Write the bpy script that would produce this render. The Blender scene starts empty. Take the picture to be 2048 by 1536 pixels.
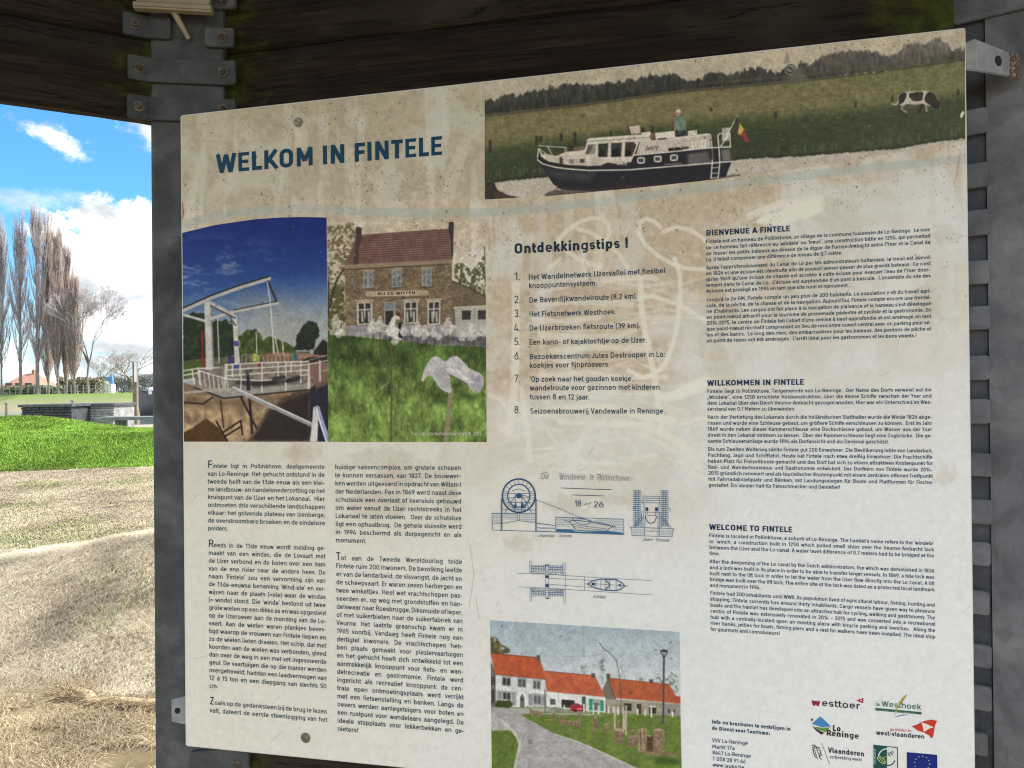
import bpy, bmesh, math, random
import numpy as np
from mathutils import Vector, Matrix
R = math.radians
SC = bpy.context.scene
COL = SC.collection

# ------------------------------------------------------------------ camera, sky, sun, exposure
F = 1500.0                      # focal length in pixels of the 2048 px wide photograph
EYE = Vector((0.0, 0.0, 1.6))
ROLL, PITCH = 0.0097, 0.0047
_f = Vector((0, math.cos(PITCH), math.sin(PITCH)))
_r0 = Vector((1, 0, 0)); _u0 = _r0.cross(_f)
CR = (_r0 * math.cos(ROLL) - _u0 * math.sin(ROLL)).normalized()
CU = CR.cross(_f).normalized(); CF = _f
cd = bpy.data.cameras.new('camera'); cam = bpy.data.objects.new('camera', cd); COL.objects.link(cam)
cam.matrix_world = Matrix(((CR.x, CU.x, -CF.x, EYE.x), (CR.y, CU.y, -CF.y, EYE.y), (CR.z, CU.z, -CF.z, EYE.z), (0, 0, 0, 1)))
cd.sensor_width = 36.0; cd.lens = 36.0 * F / 2048.0; cd.clip_start = 0.02; cd.clip_end = 8000
SC.camera = cam
SC.cycles.use_denoising = True; SC.cycles.denoising_prefilter = 'NONE'; SC.cycles.filter_width = 1.1
SUN_AZ, SUN_EL = R(66), R(45)   # azimuth clockwise from +Y
SUN_STRENGTH, SKY_STRENGTH, EXPOSURE = 3.3, 0.12, 1.45
world = bpy.data.worlds.new("World"); SC.world = world; world.use_nodes = True
SC.view_settings.view_transform = 'Standard'; SC.view_settings.look = 'None'
SC.view_settings.exposure = EXPOSURE; SC.view_settings.gamma = 1.0
sd = bpy.data.lights.new('sun', 'SUN'); sd.energy = SUN_STRENGTH; sd.angle = R(0.5); sd.color = (1, .95, .86)
so = bpy.data.objects.new('sun', sd); COL.objects.link(so)
sdir = Vector((math.sin(SUN_AZ) * math.cos(SUN_EL), math.cos(SUN_AZ) * math.cos(SUN_EL), math.sin(SUN_EL)))
so.rotation_euler = sdir.to_track_quat('Z', 'Y').to_euler()

class NT:
    """small helper to wire node trees"""
    def __init__(s, nt): s.nt = nt; s.n = nt.nodes; s.l = nt.links
    def add(s, t, **kw):
        n = s.n.new(t)
        for k, v in kw.items(): setattr(n, k, v)
        return n
    def put(s, sock, v):
        if isinstance(v, bpy.types.NodeSocket): s.l.new(v, sock)
        else: sock.default_value = v
    def math(s, op, a, b=0.0, c=0.0, clamp=False):
        n = s.add('ShaderNodeMath', operation=op, use_clamp=clamp)
        for i, v in enumerate((a, b, c)): s.put(n.inputs[i], v)
        return n.outputs[0]
    def mix(s, fac, a, b, mode='MIX'):
        n = s.add('ShaderNodeMix', data_type='RGBA', blend_type=mode)
        s.put(n.inputs[0], fac); s.put(n.inputs[6], a); s.put(n.inputs[7], b)
        return n.outputs[2]
    def noise(s, vec, scale, detail=4, rough=.55, dist=0.0):
        n = s.add('ShaderNodeTexNoise'); 
        if vec is not None: s.put(n.inputs['Vector'], vec)
        n.inputs['Scale'].default_value = scale; n.inputs['Detail'].default_value = detail
        n.inputs['Roughness'].default_value = rough; n.inputs['Distortion'].default_value = dist
        return n.outputs['Fac']
    def ramp(s, fac, stops):
        n = s.add('ShaderNodeValToRGB'); s.put(n.inputs[0], fac)
        e = n.color_ramp.elements
        while len(e) < len(stops): e.new(0.5)
        for i, (p, c) in enumerate(stops):
            e[i].position = p; e[i].color = c if len(c) == 4 else (*c, 1)
        return n.outputs[0]
    def smooth(s, v, a, b):
        n = s.add('ShaderNodeMapRange', interpolation_type='SMOOTHSTEP'); s.put(n.inputs[0], v)
        n.inputs[1].default_value = a; n.inputs[2].default_value = b
        return n.outputs[0]
    def scale(s, vec, v3):
        n = s.add('ShaderNodeMapping'); s.put(n.inputs[0], vec); n.inputs['Scale'].default_value = v3
        return n.outputs[0]

# ---- world: Nishita sky with fair-weather clouds placed by direction
W = NT(world.node_tree); W.n.clear()
sky = W.add('ShaderNodeTexSky', sky_type='NISHITA', sun_disc=False, sun_elevation=SUN_EL, sun_rotation=SUN_AZ, air_density=1.0, dust_density=0.6, ozone_density=2.0)
geo = W.add('ShaderNodeTexCoord'); dirv = geo.outputs['Generated']
sep = W.add('ShaderNodeSeparateXYZ'); W.l.new(dirv, sep.inputs[0])
az = W.math('MULTIPLY', W.math('ARCTAN2', sep.outputs[0], sep.outputs[1]), 57.2958)
el = W.math('MULTIPLY', W.math('ARCSINE', sep.outputs[2]), 57.2958)
nA = W.noise(dirv, 11.0, 8, .6, .3); nB = W.noise(W.scale(dirv, (1, 1, 1.5)), 36.0, 8, .65, .4); nC = W.noise(W.scale(dirv, (1, 1, 3)), 2.6, 7, .6)
def lobe(a0, e0, ra, re, tilt=0.0):
    da = W.math('SUBTRACT', az, a0); de = W.math('SUBTRACT', el, e0)
    de = W.math('ADD', de, W.math('MULTIPLY', da, tilt))
    q = W.math('SQRT', W.math('ADD', W.math('POWER', W.math('DIVIDE', W.math('ABSOLUTE', da), ra), 2.0), W.math('POWER', W.math('DIVIDE', W.math('ABSOLUTE', de), re), 2.0)))
    return W.math('SUBTRACT', 1.0, q)
def lump(v, amp, lo, hi):
    t = W.math('ADD', v, W.math('MULTIPLY', W.math('SUBTRACT', nA, .5), amp))
    t = W.math('ADD', t, W.math('MULTIPLY', W.math('SUBTRACT', nB, .5), amp * .8))
    return W.smooth(t, lo, hi)
masks = [lump(lobe(-24.5, 7.4, 8.8, 6.6), 1.9, 0.03, .34), lump(lobe(-25.0, 4.6, 6.5, 5.0), .8, 0.0, .5), lump(lobe(-29.6, 6.3, 4.2, 3.0), 2.0, 0.0, .5),
         lump(lobe(-30.9, 16.0, 2.9, 1.3, .42), 3.4, 0.15, 1.1), lump(lobe(-25.4, 17.2, 3.0, 2.2, .5), 3.0, 0.1, 1.1),
         W.math('MULTIPLY', lump(lobe(-33.0, 12.2, 5.5, .9, -.12), 2.0, 0.0, 1.0), .5)]
m = masks[0]
for k in masks[1:]: m = W.math('MAXIMUM', m, k)
gen = W.smooth(nC, .36, .56)          # clouds over the unseen sky, thickened to whiten and lift the light
away = W.smooth(W.math('ADD', W.math('ABSOLUTE', W.math('SUBTRACT', az, -28.0)), W.math('MULTIPLY', W.math('SUBTRACT', nA, .5), 22.0)), 9.0, 30.0)
m = W.math('MAXIMUM', m, W.math('MULTIPLY', gen, W.math('MULTIPLY', away, .95)))
haze = W.math('MULTIPLY', W.smooth(el, 9.0, 0.0), .85)
m = W.math('MAXIMUM', m, haze)
shade = W.ramp(W.noise(W.scale(dirv, (1, 1, 1.8)), 16.0, 6, .55), [(.36, (4.3, 4.5, 4.75)), (.6, (7.4, 7.3, 7.1))])
skyc = W.mix(1.0, sky.outputs[0], (0.29, 0.61, 0.80, 1), 'MULTIPLY')
shade = W.mix(W.smooth(W.math('ABSOLUTE', W.math('SUBTRACT', az, -28.0)), 7.0, 14.0), W.ramp(W.noise(W.scale(dirv, (1, 1, 1.8)), 13.0, 6, .55, .3), [(.38, (2.35, 2.5, 2.65)), (.56, (4.6, 4.6, 4.6))]), shade)
tot = W.mix(m, skyc, shade)
bg = W.add('ShaderNodeBackground'); W.l.new(tot, bg.inputs[0]); bg.inputs[1].default_value = SKY_STRENGTH
wo = W.add('ShaderNodeOutputWorld'); W.l.new(bg.outputs[0], wo.inputs[0])

# ------------------------------------------------------------------ helpers
def ray(px, py):
    return (CF + CR * ((px - 1024) / F) - CU * ((py - 768) / F))
def hit(px, py, p, n):
    d = ray(px, py); return EYE + d * ((p - EYE).dot(n) / d.dot(n))
def at(px, py, Y):
    d = ray(px, py); return EYE + d * (Y / d.y)
def lin(c):
    c = np.asarray(c, float); return np.where(c <= .04045, c / 12.92, ((np.maximum(c, 0) + .055) / 1.055) ** 2.4)
def L8(r, g, b): return tuple(float(v) for v in lin(np.array([r, g, b]) / 255.0)) + (1.0,)
def link(name, me, mat=None, parent=None):
    o = bpy.data.objects.new(name, me); COL.objects.link(o)
    if mat is not None: me.materials.append(mat)
    if parent is not None: o.parent = parent
    return o
def tag(o, label=None, cat=None, group=None, kind=None):
    if label: o['label'] = label
    if cat: o['category'] = cat
    if group: o['group'] = group
    if kind: o['kind'] = kind
    return o
def thing(name, label, cat, loc=(0, 0, 0), group=None):
    o = bpy.data.objects.new(name, None); COL.objects.link(o); o.location = loc
    o.empty_display_size = .1
    return tag(o, label, cat, group)
def keep(o, parent):
    """parent while keeping world placement"""
    bpy.context.view_layer.update()
    o.parent = parent; o.matrix_parent_inverse = Matrix.Translation(parent.location).inverted()
    return o
def np_mesh(name, V, faces, cols=None, smooth=False):
    """V (n,3); faces (m,k) array of quads or tris; cols (n,3) linear point colours"""
    V = np.asarray(V, np.float32); faces = np.asarray(faces, np.int32)
    me = bpy.data.meshes.new(name); k = faces.shape[1]; m_ = len(faces)
    me.vertices.add(len(V)); me.vertices.foreach_set('co', V.ravel())
    me.loops.add(m_ * k); me.loops.foreach_set('vertex_index', faces.ravel())
    me.polygons.add(m_); me.polygons.foreach_set('loop_start', np.arange(0, m_ * k, k, dtype=np.int32))
    if cols is not None:
        a = me.color_attributes.new('Col', 'FLOAT_COLOR', 'POINT')
        a.data.foreach_set('color', np.c_[cols, np.ones(len(V))].astype(np.float32).ravel())
    me.update(calc_edges=True)
    if smooth: me.polygons.foreach_set('use_smooth', np.ones(m_, bool))
    return me
def bm_mesh(name, bm, smooth=False):
    me = bpy.data.meshes.new(name); bm.to_mesh(me); bm.free()
    if smooth:
        for p in me.polygons: p.use_smooth = True
    return me
def bbox_into(bm, x0, x1, y0, y1, z0, z1, bev=0.0, seg=2):
    r = bmesh.ops.create_cube(bm, size=1.0)
    vs = r['verts']
    for v in vs:
        v.co = Vector((x0 + (v.co.x + .5) * (x1 - x0), y0 + (v.co.y + .5) * (y1 - y0), z0 + (v.co.z + .5) * (z1 - z0)))
    if bev:
        es = list({e for v in vs for e in v.link_edges})
        bmesh.ops.bevel(bm, geom=es, offset=bev, segments=seg, affect='EDGES', profile=.5)
def cyl_into(bm, p, axis, r0, r1, h, n=16):
    q = Vector((0, 0, 1)).rotation_difference(Vector(axis)).to_matrix().to_4x4()
    bmesh.ops.create_cone(bm, cap_ends=True, segments=n, radius1=r0, radius2=r1, depth=h, matrix=Matrix.Translation(Vector(p) + Vector(axis).normalized() * h / 2) @ q)
def tube(pts, rad, n=6):
    """vertices, faces of a tapered tube through pts"""
    V = []; Fc = []
    pts = [Vector(p) for p in pts]
    for i, p in enumerate(pts):
        t = (pts[min(i + 1, len(pts) - 1)] - pts[max(i - 1, 0)]).normalized()
        a = t.orthogonal().normalized(); b = t.cross(a)
        for k in range(n):
            an = 2 * math.pi * k / n
            V.append(tuple(p + (a * math.cos(an) + b * math.sin(an)) * rad[i]))
    for i in range(len(pts) - 1):
        for k in range(n):
            Fc.append((i * n + k, i * n + (k + 1) % n, (i + 1) * n + (k + 1) % n, (i + 1) * n + k))
    return V, Fc
class Acc:
    """accumulates quads into ONE mesh"""
    def __init__(s): s.V = []; s.Fc = []
    def add(s, V, Fc):
        o = len(s.V); s.V += list(V); s.Fc += [tuple(i + o for i in f) for f in Fc]
    def mesh(s, name, smooth=False):
        return np_mesh(name, np.array(s.V), np.array(s.Fc), smooth=smooth)

# ---- noise for painting and terrain
_tabs = {}
def vnoise(x, y, seed=0):
    if seed not in _tabs: _tabs[seed] = np.random.default_rng(seed + 7).random((256, 256))
    T = _tabs[seed]
    xi = np.floor(x).astype(int); yi = np.floor(y).astype(int); fx = x - xi; fy = y - yi
    fx = fx * fx * (3 - 2 * fx); fy = fy * fy * (3 - 2 * fy)
    g = lambda a, b: T[a & 255, b & 255]
    return (g(xi, yi) * (1 - fx) + g(xi + 1, yi) * fx) * (1 - fy) + (g(xi, yi + 1) * (1 - fx) + g(xi + 1, yi + 1) * fx) * fy
def fbm(x, y, sc, seed=0, oct=4, gain=.55):
    s = 0; a = 1; t = 0
    for o in range(oct):
        s = s + a * vnoise(x / sc * 2 ** o + 17.3 * o, y / sc * 2 ** o + 5.1 * o, seed + o); t += a; a *= gain
    return s / t
def sstep(a, b, x):
    t = np.clip((x - a) / (b - a), 0, 1); return t * t * (3 - 2 * t)

# ------------------------------------------------------------------ materials
def mat_new(name):
    m = bpy.data.materials.new(name); m.use_nodes = True
    t = NT(m.node_tree); b = t.n['Principled BSDF']
    return m, t, b
def bump(t, b, h, strength=.3, dist=.01):
    n = t.add('ShaderNodeBump'); n.inputs['Strength'].default_value = strength; n.inputs['Distance'].default_value = dist
    t.put(n.inputs['Height'], h); t.l.new(n.outputs[0], b.inputs['Normal'])
def mat_plain(name, c1, c2, scale=8, rough=.7, metal=0, bmp=.2, detail=6):
    m, t, b = mat_new(name); tc = t.add('ShaderNodeTexCoord').outputs['Object']
    f = t.noise(tc, scale, detail)
    t.put(b.inputs['Base Color'], t.ramp(f, [(.3, c1), (.7, c2)]))
    b.inputs['Roughness'].default_value = rough; b.inputs['Metallic'].default_value = metal
    if bmp: bump(t, b, t.noise(tc, scale * 4, 4), bmp)
    return m
def mat_vcol(name, rough=.6, spec=.4, nscale=0, namp=.0, bmp=0.0):
    m, t, b = mat_new(name)
    a = t.add('ShaderNodeVertexColor', layer_name='Col').outputs[0]
    tc = t.add('ShaderNodeTexCoord').outputs['Object']
    if nscale:
        f = t.noise(tc, nscale, 6, .65)
        k = t.math('ADD', 1.0 - namp, t.math('MULTIPLY', f, 2 * namp))
        a = t.mix(1.0, a, t.ramp(k, [(0, (0, 0, 0)), (1, (1, 1, 1))]), 'MULTIPLY') if False else t.mix(1.0, a, k, 'MULTIPLY')
    t.put(b.inputs['Base Color'], a); b.inputs['Roughness'].default_value = rough
    b.inputs['Specular IOR Level'].default_value = spec
    if bmp: bump(t, b, t.noise(tc, max(nscale, 10) * 2, 5, .7), bmp, .02)
    return m
def mat_steel(name, base, dark, light):
    m, t, b = mat_new(name); tc = t.add('ShaderNodeTexCoord').outputs['Object']
    f = t.noise(tc, 9, 8, .62, .6); g = t.noise(t.scale(tc, (1, 1, .25)), 30, 6, .6)
    c = t.ramp(f, [(.3, dark), (.52, base), (.75, light)])
    v = t.add('ShaderNodeTexVoronoi'); v.inputs['Scale'].default_value = 60; t.l.new(tc, v.inputs['Vector'])
    sx_ = t.add('ShaderNodeSeparateColor'); t.l.new(v.outputs['Color'], sx_.inputs[0]); c = t.mix(.22, c, t.ramp(sx_.outputs[0], [(0, (.25, .25, .25)), (1, (.75, .75, .75))]), 'OVERLAY')
    st = t.smooth(t.noise(t.scale(tc, (3, 3, .5)), 5, 7, .7), .60, .74)
    c = t.mix(t.math('MULTIPLY', st, .6), c, (*[x * .35 for x in dark[:3]], 1))
    sc2 = t.smooth(t.noise(t.scale(tc, (14, 14, 1.6)), 9, 8, .75, 1.2), .60, .72); c = t.mix(t.math('MULTIPLY', sc2, .35), c, (*[x * 1.25 for x in light[:3]], 1))
    ru = t.smooth(t.noise(t.scale(tc, (1, 1, .6)), 14, 8, .8), .66, .74); c = t.mix(t.math('MULTIPLY', ru, .45), c, (.10, .055, .03, 1))
    t.put(b.inputs['Base Color'], c)
    b.inputs['Metallic'].default_value = .15; b.inputs['Specular IOR Level'].default_value = .35
    t.put(b.inputs['Roughness'], t.math('ADD', .45, t.math('MULTIPLY', g, .3)))
    bump(t, b, t.noise(tc, 45, 8, .7), .25, .004)
    return m
M = {}
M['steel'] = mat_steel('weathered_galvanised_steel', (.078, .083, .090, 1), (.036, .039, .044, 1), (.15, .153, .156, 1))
M['zinc'] = mat_steel('pale_zinc', (.30, .31, .315, 1), (.17, .175, .18, 1), (.46, .47, .475, 1))
M['bolt'] = mat_plain('bolt_metal', (.05, .045, .04, 1), (.22, .19, .16, 1), 150, .6, .4, .2)
M['screw'] = mat_plain('screw_metal', (.17, .165, .12, 1), (.33, .32, .25, 1), 60, .4, .7, .1)
M['rust'] = mat_plain('rust', (.12, .065, .045, 1), (.27, .18, .135, 1), 60, .9, 0, .4)
def mat_wood():
    m, t, b = mat_new('dark_weathered_hardwood'); tc = t.add('ShaderNodeTexCoord').outputs['Object']
    g = t.noise(t.scale(tc, (1.2, 8, 26)), 3.2, 9, .68, 1.4)
    big = t.noise(t.scale(tc, (1, 1, 2.2)), 3.5, 5, .6)
    c = t.ramp(g, [(.28, (.006, .0034, .003)), (.5, (.023, .0135, .010)), (.72, (.054, .034, .024))])
    c = t.mix(t.smooth(big, .45, .7), c, (.045, .035, .025, 1))
    ck = t.math('ABSOLUTE', t.math('SUBTRACT', t.noise(t.scale(tc, (.55, 5, 15)), 2.6, 5, .55, 1.8), .5))
    ck = t.smooth(ck, .016, .003); c = t.mix(t.math('MULTIPLY', ck, .85), c, (.002, .0015, .0012, 1))
    mo = t.add('ShaderNodeAttribute', attribute_name='moss').outputs['Fac']
    mn = t.noise(t.scale(tc, (3, 3, 9)), 5, 8, .7)
    f = t.smooth(t.math('ADD', mo, t.math('MULTIPLY', t.math('SUBTRACT', mn, .5), 1.6)), .28, .62)
    mc = t.ramp(t.noise(tc, 50, 5), [(.3, (.018, .022, .003)), (.7, (.075, .085, .012))])
    t.put(b.inputs['Base Color'], t.mix(f, c, mc)); b.inputs['Roughness'].default_value = .85
    b.inputs['Specular IOR Level'].default_value = .25
    cr = t.noise(t.scale(tc, (1.0, 6, 40)), 4, 6, .6, 2.0)
    bump(t, b, t.math('ADD', g, t.math('MULTIPLY', cr, .6)), .7, .008)
    return m
M['wood'] = mat_wood()
M['underside'] = M['wood']
M['cream'] = mat_plain('beige_plastic', (.24, .205, .145, 1), (.36, .315, .235, 1), 14, .5, 0, .1)
M['print'] = mat_vcol('printed_laminate', .5, .22)
M['edge'] = mat_plain('white_panel_core', (.72, .71, .68, 1), (.8, .79, .76, 1), 20, .5, 0, .05)
# ------------------------------------------------------------------ ground, water
def px_x(px, Y): return (px - 1024) / F * Y
def ground_z(X, Y):
    z = np.zeros_like(X)
    # straw-covered mound just outside the shelter
    h = np.clip(.33 + .20 * (X + 3.8) / 1.1, .18, .58)
    prof = sstep(3.95, 5.6, Y) ** .8 * (1 - sstep(5.7, 7.4, Y))
    side = sstep(-7.5, -5.0, X) * (1 - sstep(.5, 3.0, X))
    z = z + h * prof * side * (1 + .16 * (fbm(X, Y, .9, 3) - .5))
    z = z + .05 * (fbm(X, Y, .7, 5) - .5) + .02 * (fbm(X, Y, .15, 6) - .5)
    # grass mound
    foot = 15.1 + .35 * (X + 10.4) + .25 * (fbm(X, Y * 0, 1.2, 21) - .5)
    rid = sstep(foot, foot + 2.6, Y) ** .75 * (1 - sstep(19.0, 24.0, Y))
    sd2 = sstep(-26, -18, X) * (1 - sstep(0, 6, X))
    z = z + (.60 * rid + .10 * (fbm(X, Y, 1.5, 25) - .5) * rid + .40 * np.exp(-((X + 13.0) / 2.2) ** 2 - ((Y - 20.0) / 1.3) ** 2)) * sd2
    # canal and far bank
    can = sstep(36, 39, Y) * (1 - sstep(96, 106, Y - 64 * sstep(-52, -42, X)))
    z = z - 2.4 * can
    z = z + 1.3 * sstep(97, 108, Y) * (1 - .55 * sstep(125, 400, Y)) * (1 - sstep(-55, -47, X) * (1 - sstep(150, 170, Y)))
    return z
wed = np.arange(R(-48), R(-14), R(.09)); rest = np.arange(R(-14), R(360 - 48), R(3.0))
TH = np.r_[wed, rest]; RR = np.r_[[0.0], np.geomspace(1.2, 40, 420), np.geomspace(41, 5000, 150)]
th, rr = np.meshgrid(TH, RR, indexing='ij')
GX = rr * np.sin(th); GY = rr * np.cos(th)
GZ = ground_z(GX, GY)
def ground_col(X, Y):
    n1 = fbm(X, Y, .9, 31); n2 = fbm(X, Y, .22, 33, 5); n3 = fbm(X, Y, 2.6, 37)
    straw = np.stack([.46 + 0 * X, .39 + 0 * X, .28 + 0 * X], -1); soil = np.array([.15, .115, .085]); green = np.array([.11, .22, .03])
    lawn = np.array([.33, .275, .175])
    c = straw * (.65 + .6 * n2[..., None])
    k = sstep(.52, .68, n1)[..., None] * .6; c = c * (1 - k) + soil * k
    mid = sstep(6.3, 7.6, Y)[..., None]
    ml = lawn * (.7 + .7 * n2[..., None]); k = sstep(.46, .62, n3)[..., None]; ml = ml * (1 - k * .8) + np.array([.30, .235, .18]) * k * .8 * (.7 + .6 * n2[..., None])
    k = sstep(.56, .70, fbm(X, Y, 1.3, 41))[..., None] * .55; ml = ml * (1 - k) + np.array([.12, .15, .035]) * k
    c = c * (1 - mid) + ml * mid
    k = (1 - sstep(3.7, 4.05, Y + .25 * (n1 - .5)))[..., None]; c = c * (1 - k) + (np.array([.19, .15, .085]) * (.4 + 1.1 * n2[..., None])) * k
    foot = 15.1 + .35 * (X + 10.4) + .25 * (fbm(X, Y * 0, 1.2, 21) - .5)
    k = sstep(foot - .12, foot + .1, Y)[..., None]; c = c * (1 - k) + green * (.7 + .6 * n2[..., None]) * k
    k = sstep(24, 25, Y)[..., None]; c = c * (1 - k) + np.array([.30, .26, .20]) * k
    k = sstep(98, 107, Y)[..., None]; c = c * (1 - k) + np.array([.13, .19, .05]) * k
    k = (sstep(90, 96, Y) * (1 - sstep(99, 103, Y)))[..., None]; c = c * (1 - k) + np.array([.25, .215, .16]) * (.7 + .6 * fbm(X, Y, 1.5, 44)[..., None]) * k
    return c
nT, nR = th.shape
ii = np.arange(nT * nR).reshape(nT, nR)
a_ = ii; b_ = np.roll(ii, -1, 0)
fq = np.stack([a_[:, :-1], a_[:, 1:], b_[:, 1:], b_[:, :-1]], -1).reshape(-1, 4)
me = np_mesh('ground', np.stack([GX, GY, GZ], -1).reshape(-1, 3), fq, ground_col(GX, GY).reshape(-1, 3), True)
tag(link('ground', me, mat_vcol('soil_and_turf', .95, .1, 9, .35, .6)), kind='structure')
m, t, b = mat_new('canal_water'); b.inputs['Base Color'].default_value = (.12, .15, .16, 1); b.inputs['Roughness'].default_value = .12
bump(t, b, t.noise(t.scale(t.add('ShaderNodeTexCoord').outputs['Object'], (1, .4, 1)), 2.0, 5), .25, .05)
bm = bmesh.new(); vs = [bm.verts.new(p) for p in ((-400, 33, -1.0), (300, 33, -1.0), (300, 175, -1.0), (-400, 175, -1.0))]; bm.faces.new(vs)
tag(link('canal_water', bm_mesh('canal_water', bm), m), kind='structure')

# ------------------------------------------------------------------ grass and straw (stuff)
rg = np.random.default_rng(11)
def blades(name, label, X, Y, ln, wd, lean, c1, c2, mat, dz=0.0, clump=.5, cs=.5):
    n = len(X); Z = ground_z(X, Y) + dz
    a = rg.random(n) * 2 * np.pi; h = np.stack([np.cos(a), np.sin(a)], -1)
    ln = ln * (.5 + rg.random(n)); lean = np.clip(lean + .35 * (rg.random(n) - .5), 0.0, 1.5)
    sx = -h[:, 1] * wd * .5; sy = h[:, 0] * wd * .5
    base = np.stack([X, Y, Z], -1)
    def pt(f, bend):
        le = np.minimum(lean * bend, 1.55)
        return base + np.stack([h[:, 0] * ln * f * np.sin(le), h[:, 1] * ln * f * np.sin(le), ln * f * np.cos(le)], -1)
    p1 = pt(.55, .8); p2 = pt(1.0, 1.1); s3 = np.stack([sx, sy, 0 * sx], -1)
    V = np.stack([base - s3, base + s3, p1 + s3 * .8, p1 - s3 * .8, p2 + s3 * .15, p2 - s3 * .15], 1).reshape(-1, 3)
    o = (np.arange(n) * 6)[:, None]
    Fq = np.concatenate([o + np.array([0, 1, 2, 3]), o + np.array([3, 2, 4, 5])])
    k = rg.random(n)[:, None]; c = np.array(c1) * (1 - k) + np.array(c2) * k; c = c * (.75 + .5 * rg.random(n)[:, None]) * (1 + clump * 2 * (fbm(X, Y, cs, 91, 4) - .5))[:, None]; c = np.clip(c, .01, .85)
    ob = link(name, np_mesh(name, V, Fq, np.repeat(c, 6, 0)), mat)
    return tag(ob, label, 'grass', kind='stuff')
def scatter(n, y0, y1, pa=-90, pb=700, pw=1.0):
    Y = y0 + (y1 - y0) * rg.random(n) ** pw; X = px_x(pa + (pb - pa) * rg.random(n), Y)
    return X, Y
MB = mat_vcol('grass_blades', .8, .15)
X, Y = scatter(270000, 3.95, 7.5); keepm = rg.random(len(X)) < .35 + .65 * sstep(.2, .45, fbm(X, Y, .35, 51)); X, Y = X[keepm], Y[keepm]
blades('dry_straw', 'pale dry straw covering the low mound outside the shelter', X, Y, .075, .0019, 1.3, (.57, .50, .38), (.39, .34, .245), MB, .003, .8, .45)
X, Y = scatter(46000, 2.9, 4.15); keepm = fbm(X, Y, .25, 53) > .42; X, Y = X[keepm], Y[keepm]
blades('straw_litter', 'brown litter of straw on bare soil below the mound', X, Y, .08, .0026, 1.4, (.50, .41, .26), (.20, .145, .085), MB, .003)
X, Y = scatter(25000, 3.9, 7.0); keepm = fbm(X, Y, .38, 57) > .60; X, Y = X[keepm], Y[keepm]
blades('green_sprigs', 'sparse green grass sprigs growing through the straw', X, Y, .05, .004, .6, (.14, .22, .05), (.24, .28, .09), MB)
X, Y = scatter(110000, 6.6, 15.6)
g1 = fbm(X, Y, 1.3, 41)
blades('worn_lawn', 'worn brownish lawn between the two mounds', X, Y, .035, .008, 1.1, (.36, .31, .235), (.24, .22, .145), MB, 0.0, .9, .9)
keepm = g1 > .57; blades('lawn_tufts', 'small green tufts scattered over the worn lawn', X[keepm][:9000], Y[keepm][:9000], .035, .008, .9, (.20, .24, .08), (.33, .34, .14), MB, 0.0, .8, .5)
X, Y = scatter(260000, 15.0, 21.5, -140, 700); ft = 15.1 + .35 * (X + 10.4) + .25 * (fbm(X, Y * 0, 1.2, 21) - .5); keepm = Y > ft - .05; X, Y = X[keepm], Y[keepm]
blades('mound_grass', 'lush bright green grass covering the far mound', X, Y, .052, .009, .65, (.115, .245, .028), (.29, .41, .075), MB, 0.0, .75, 1.1)

# rolled edge of the coir mat at the foot of the mound
def gz1(x, y): return float(ground_z(np.array([x]), np.array([y]))[0])
pts = []
for px, py in ((128, 1398), (150, 1392), (168, 1400), (185, 1413), (205, 1410), (228, 1412), (262, 1415), (312, 1417), (360, 1420)):
    Y = 2400 / (py - 783.0); p = Vector((px_x(px, Y), Y, 0)); p.z = gz1(p.x, p.y) + .025; pts.append(p)
V, Fc = tube(pts, [.012, .040, .040, .028, .022, .022, .023, .026, .028], 10)
V = np.array(V); V += (np.random.default_rng(3).random(V.shape) - .5) * .016
mr = mat_plain('coir_fibre', (.26, .18, .10, 1), (.50, .40, .25, 1), 26, .95, 0, .8)
pts = [q + Vector((0, 0, -.012)) for q in pts]
rl = link('coir_roll', np_mesh('coir_roll', V, np.array(Fc), smooth=True), mr)
tag(rl, 'long pale roll of coir matting lying at the foot of the straw mound', 'matting')
# fibres frayed out of the roll and its end
acc = Acc(); r_ = random.Random(5)
for k in range(240):
    q = pts[0].lerp(pts[2], r_.random()); e = q + Vector((r_.gauss(-.05, .09), r_.gauss(0, .06), r_.uniform(-.02, .10)))
    V2, F2 = tube([q, (q + e) / 2 + Vector((0, 0, .015)), e], [.0018, .0016, .0008], 3); acc.add(V2, F2)
for k in range(700):
    j = r_.randrange(len(pts) - 1); q = pts[j].lerp(pts[j + 1], r_.random()) + Vector((r_.gauss(0, .012), r_.gauss(0, .012), r_.uniform(0, .028))); e = q + Vector((r_.gauss(0, .045), r_.gauss(-.01, .03), r_.uniform(-.02, .03)))
    V2, F2 = tube([q, (q + e) / 2 + Vector((0, 0, .008)), e], [.0014, .0012, .0007], 3); acc.add(V2, F2)
link('frayed_fibre', acc.mesh('frayed_fibre'), mr, rl)

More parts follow.
